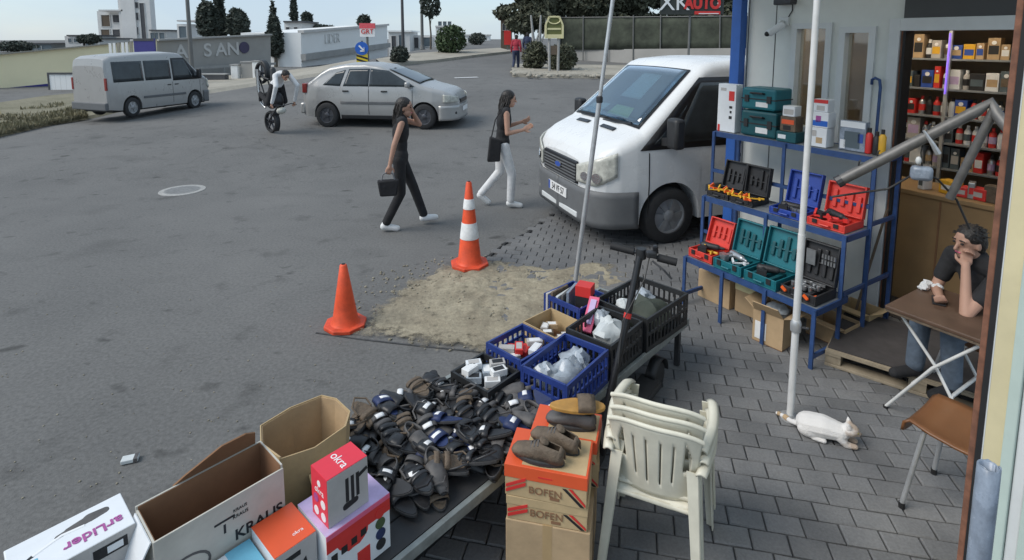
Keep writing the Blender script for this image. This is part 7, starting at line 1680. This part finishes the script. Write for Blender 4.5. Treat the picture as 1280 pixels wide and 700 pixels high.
tree('slender_tree', 'slender tree with small airy crown beside the pale lamp post', base, bl_, bl_[0][0][2], .07, 'foliage_dark', 420, .22, 77)
# pines on the right of the street
for i, (px, Y, w, y0, y1, lab) in enumerate([(655,34,56,-45,40,'pine with drooping olive crown nearest the far walkers'),(700,36,66,-55,42,'olive pine behind the yellow sign board'),(745,36,62,-55,46,'dark pine right of the yellow sign board'),(795,37,66,-55,44,'broad dark pine left of the shop sign'),(848,38,64,-50,42,'dark pine behind the shop sign'),(898,38,56,-50,40,'pine nearest the white van roof')]):
    base = gb_(px, Y); a, c_ = D(px, y1, Y), D(px, y0, Y); ww = w/2*Y/FPX; h = (c_.z-a.z); bl_ = []
    g = random.Random(50+i)
    for k in range(9): bl_.append(((g.uniform(-.6,.6)*ww, g.uniform(-.6,.6)*ww, a.z-base.z + h*(.12+.09*k)), (ww*g.uniform(.6,.95), ww*g.uniform(.6,.95), h*g.uniform(.11,.18))))
    tree('pine_tree', lab, base, bl_, a.z-base.z + h*.6, .16, 'foliage_pine', 9000, .17, 60+i, branches=9, lean=(g.uniform(-.4,.4), 0))
# pale trunks by the sign board
# yellow-green sign board on legs
bp_ = GT(692, 93); bY = bp_.y; sgn = thing('sign_board', 'olive and cream sign board in a pale frame between two bushes', 'sign', bp_, 0)
zt_, zm_, zb_ = D(692,21,bY).z-bp_.z, D(692,43,bY).z-bp_.z, D(692,48,bY).z-bp_.z; hw_ = 10.5*bY/FPX
MB().ext([(-hw_,zm_),(hw_,zm_),(hw_,zt_-.35),(hw_*.6,zt_),(-hw_*.6,zt_),(-hw_,zt_-.35)], 0, .08, Matrix.Rotation(R(90),4,'X')).build('board', 'sign_olive', sgn)
b = MB(); w2 = hw_
for p, q in (((-w2,zb_),(-w2,zt_-.35)),((-w2,zt_-.35),(-w2*.6,zt_)),((-w2*.6,zt_),(w2*.6,zt_)),((w2*.6,zt_),(w2,zt_-.35)),((w2,zt_-.35),(w2,zb_))): b.bar((p[0],-.09,p[1]), (q[0],-.09,q[1]), .09, .07)
b.build('frame', 'sign_cream', sgn); MB().b2((-hw_,-.11,zb_), (hw_,-.02,zm_)).build('cream_band', 'sign_cream', sgn)
b = MB(); b.tube([(.26*cos(a),-.10,zm_+.62+.16*sin(a)) for a in [2*pi*k/18 for k in range(19)]], .03, 6); b.build('emblem', 'sign_cream', sgn); MB().b2((-hw_*.8,-.10,zm_+.2), (hw_*.8,-.08,zm_+.28)).build('print', 'sign_cream', sgn)
for x in (-hw_*.5, hw_*.5): MB().tube([(x,0,-.1),(x*1.1,0,zb_)], .06, 8).build('leg', 'concrete', sgn)
MB().b2((-hw_*.6,-.03,zb_*.55), (hw_*.6,.03,zb_*.8)).build('crossbar', 'sandal_brown', sgn)
for i, px in enumerate((666, 673)):
    base = GT(px, 88); t = thing('dead_trunk', ['pale bare trunk left of the sign board', 'pale bare forked trunk nearest the sign board'][i], 'trunk', base, 0); MB().tube([(0,0,-.1),(.05,0,1.2),(-.1+.2*i,0,2.6)], [.11,.08,.04], 8).build('stem', 'concrete', t, smooth=60); MB().tube([(.05,0,1.1),(.3,0,1.8),(.35,0,2.4)], [.06,.04,.02], 6).build('branch', 'concrete', t, smooth=60)
# kerb and yard wall on the right
kb = [GT(640,96), GT(690,97.5), GT(735,98), GT(800,99)]; rows = [[(p.x,p.y,gz(p.x,p.y)-.05) for p in kb], [(p.x,p.y+.02,gz(p.x,p.y)+.16) for p in kb], [(p.x*1.09,p.y*1.09,gz(p.x,p.y*1.09)+.16) for p in kb], [(p.x*1.25,p.y*1.25,gz(p.x,p.y*1.25)+.05) for p in kb]]
o = MB().grid(rows).build('roadside_kerb', 'kerbstone'); o['kind'] = 'structure'
rb = MB(); g = random.Random(9)
for i in range(160):
    p = GT(g.uniform(640,760), g.uniform(88,99)); s_ = g.uniform(.03,.14); rb.ell((p.x, p.y, p.z+.12), (s_, s_*.8, s_*.6), rz3(g.uniform(0,3)), 6, 4)
tag(rb.build('rubble', 'kerbstone'), 'pale rubble stones along the kerb below the sign board', 'rubble', kind='stuff')
yw2, at5, n5 = wallpx('yard_wall', 'low grey yard wall behind the white van', 712, 62, 84, 33, 935, 60, 88, 27, 'wallgrey')
# covered mesh fence above it
t = thing('mesh_fence', 'dark green screened mesh fence on posts behind the white van', 'fence', (0,0,0), 0)
fa, fb = D(700,62,33.2), D(940,62,27.2); ta, tb = D(700,22,33.2), D(940,20,27.2); t.location = (fa.x, fa.y, 0); o_ = V(t.location)
N = 14; rows = [[(fa.lerp(fb,k/N).lerp(ta.lerp(tb,k/N), j/4) - o_) + V((0, .06*mnoise.noise(V((k*.9,j,0))), 0)) for k in range(N+1)] for j in range(5)]
MB().grid(rows).build('screen', 'fence_green', t, smooth=60, solid=.02)
for k in range(0, N+1, 2): p = fa.lerp(fb,k/N)-o_; q = ta.lerp(tb,k/N)-o_; MB().tube([p + V((0,-.08,-1)), q + V((0,-.08,.1))], .035, 6).build('post', 'fence_post', t)
MB().tube([ta-o_+V((0,-.05,0)), tb-o_+V((0,-.05,0))], .025, 6).build('top_rail', 'fence_post', t)
# shop sign on a post
sy = 24.0; s0_, s1_ = D(826,18,sy), D(906,-16,sy); px_ = D(862,60,sy); sn = thing('pole_sign', 'dark sign with white and red lettering on a post behind the van', 'sign', (px_.x, sy, gz(px_.x, sy)), 0); o_ = V(sn.location)
MB().tube([(0,.12,-.2),(0,.12,s1_.z-o_.z)], .05, 8).build('post', 'fence_post', sn)
bd = MB().b2((s0_.x-o_.x,0,s0_.z-o_.z), (s1_.x-o_.x,.1,s1_.z-o_.z)).build('board', 'sign_dark', sn)
c_ = D(843,4,sy)-o_; text('XK', .95, 'ink_white', bd, (c_.x,-.02,c_.z), (1,0,0), (0,0,1), ext=.02, bold=.0); c_ = D(878,4.5,sy)-o_; text('AUTO', .66, 'ink_red', bd, (c_.x,-.03,c_.z), (1,0,0), (0,0,1), ext=.02, bold=.03, sx=.82)
a_, b_ = D(868,18,sy)-o_, D(900,14,sy)-o_; MB().b2((a_.x,-.04,a_.z), (b_.x,-.0,b_.z)).build('lower_strip', 'ink_red', bd); a_, b_ = D(873,17.5,sy)-o_, D(898,16.5,sy)-o_; MB().b2((a_.x,-.05,a_.z), (b_.x,-.03,b_.z)).build('strip_print', 'ink_white', bd)
a_ = D(898,3,sy)-o_; text('com', .26, 'ink_white', bd, (a_.x,-.02,a_.z), (0,0,1), (-1,0,0), ext=.02)
# parked car roof beyond the wall
for i, (px, lab) in enumerate(((806,'white lamp post stub left of the dark vehicle behind the van'),)):
    pass
# faded paint on the road
b = MB(); a_ = GT(575,97); 
for p, q in ((GT(568,97.5), GT(597,96.5)),): b.bar(V((p.x,p.y,gz(p.x,p.y)+.006)), V((q.x,q.y,gz(q.x,q.y)+.006)), .5, .004)
b.build('road_marking', 'dust_white')['kind'] = 'structure'
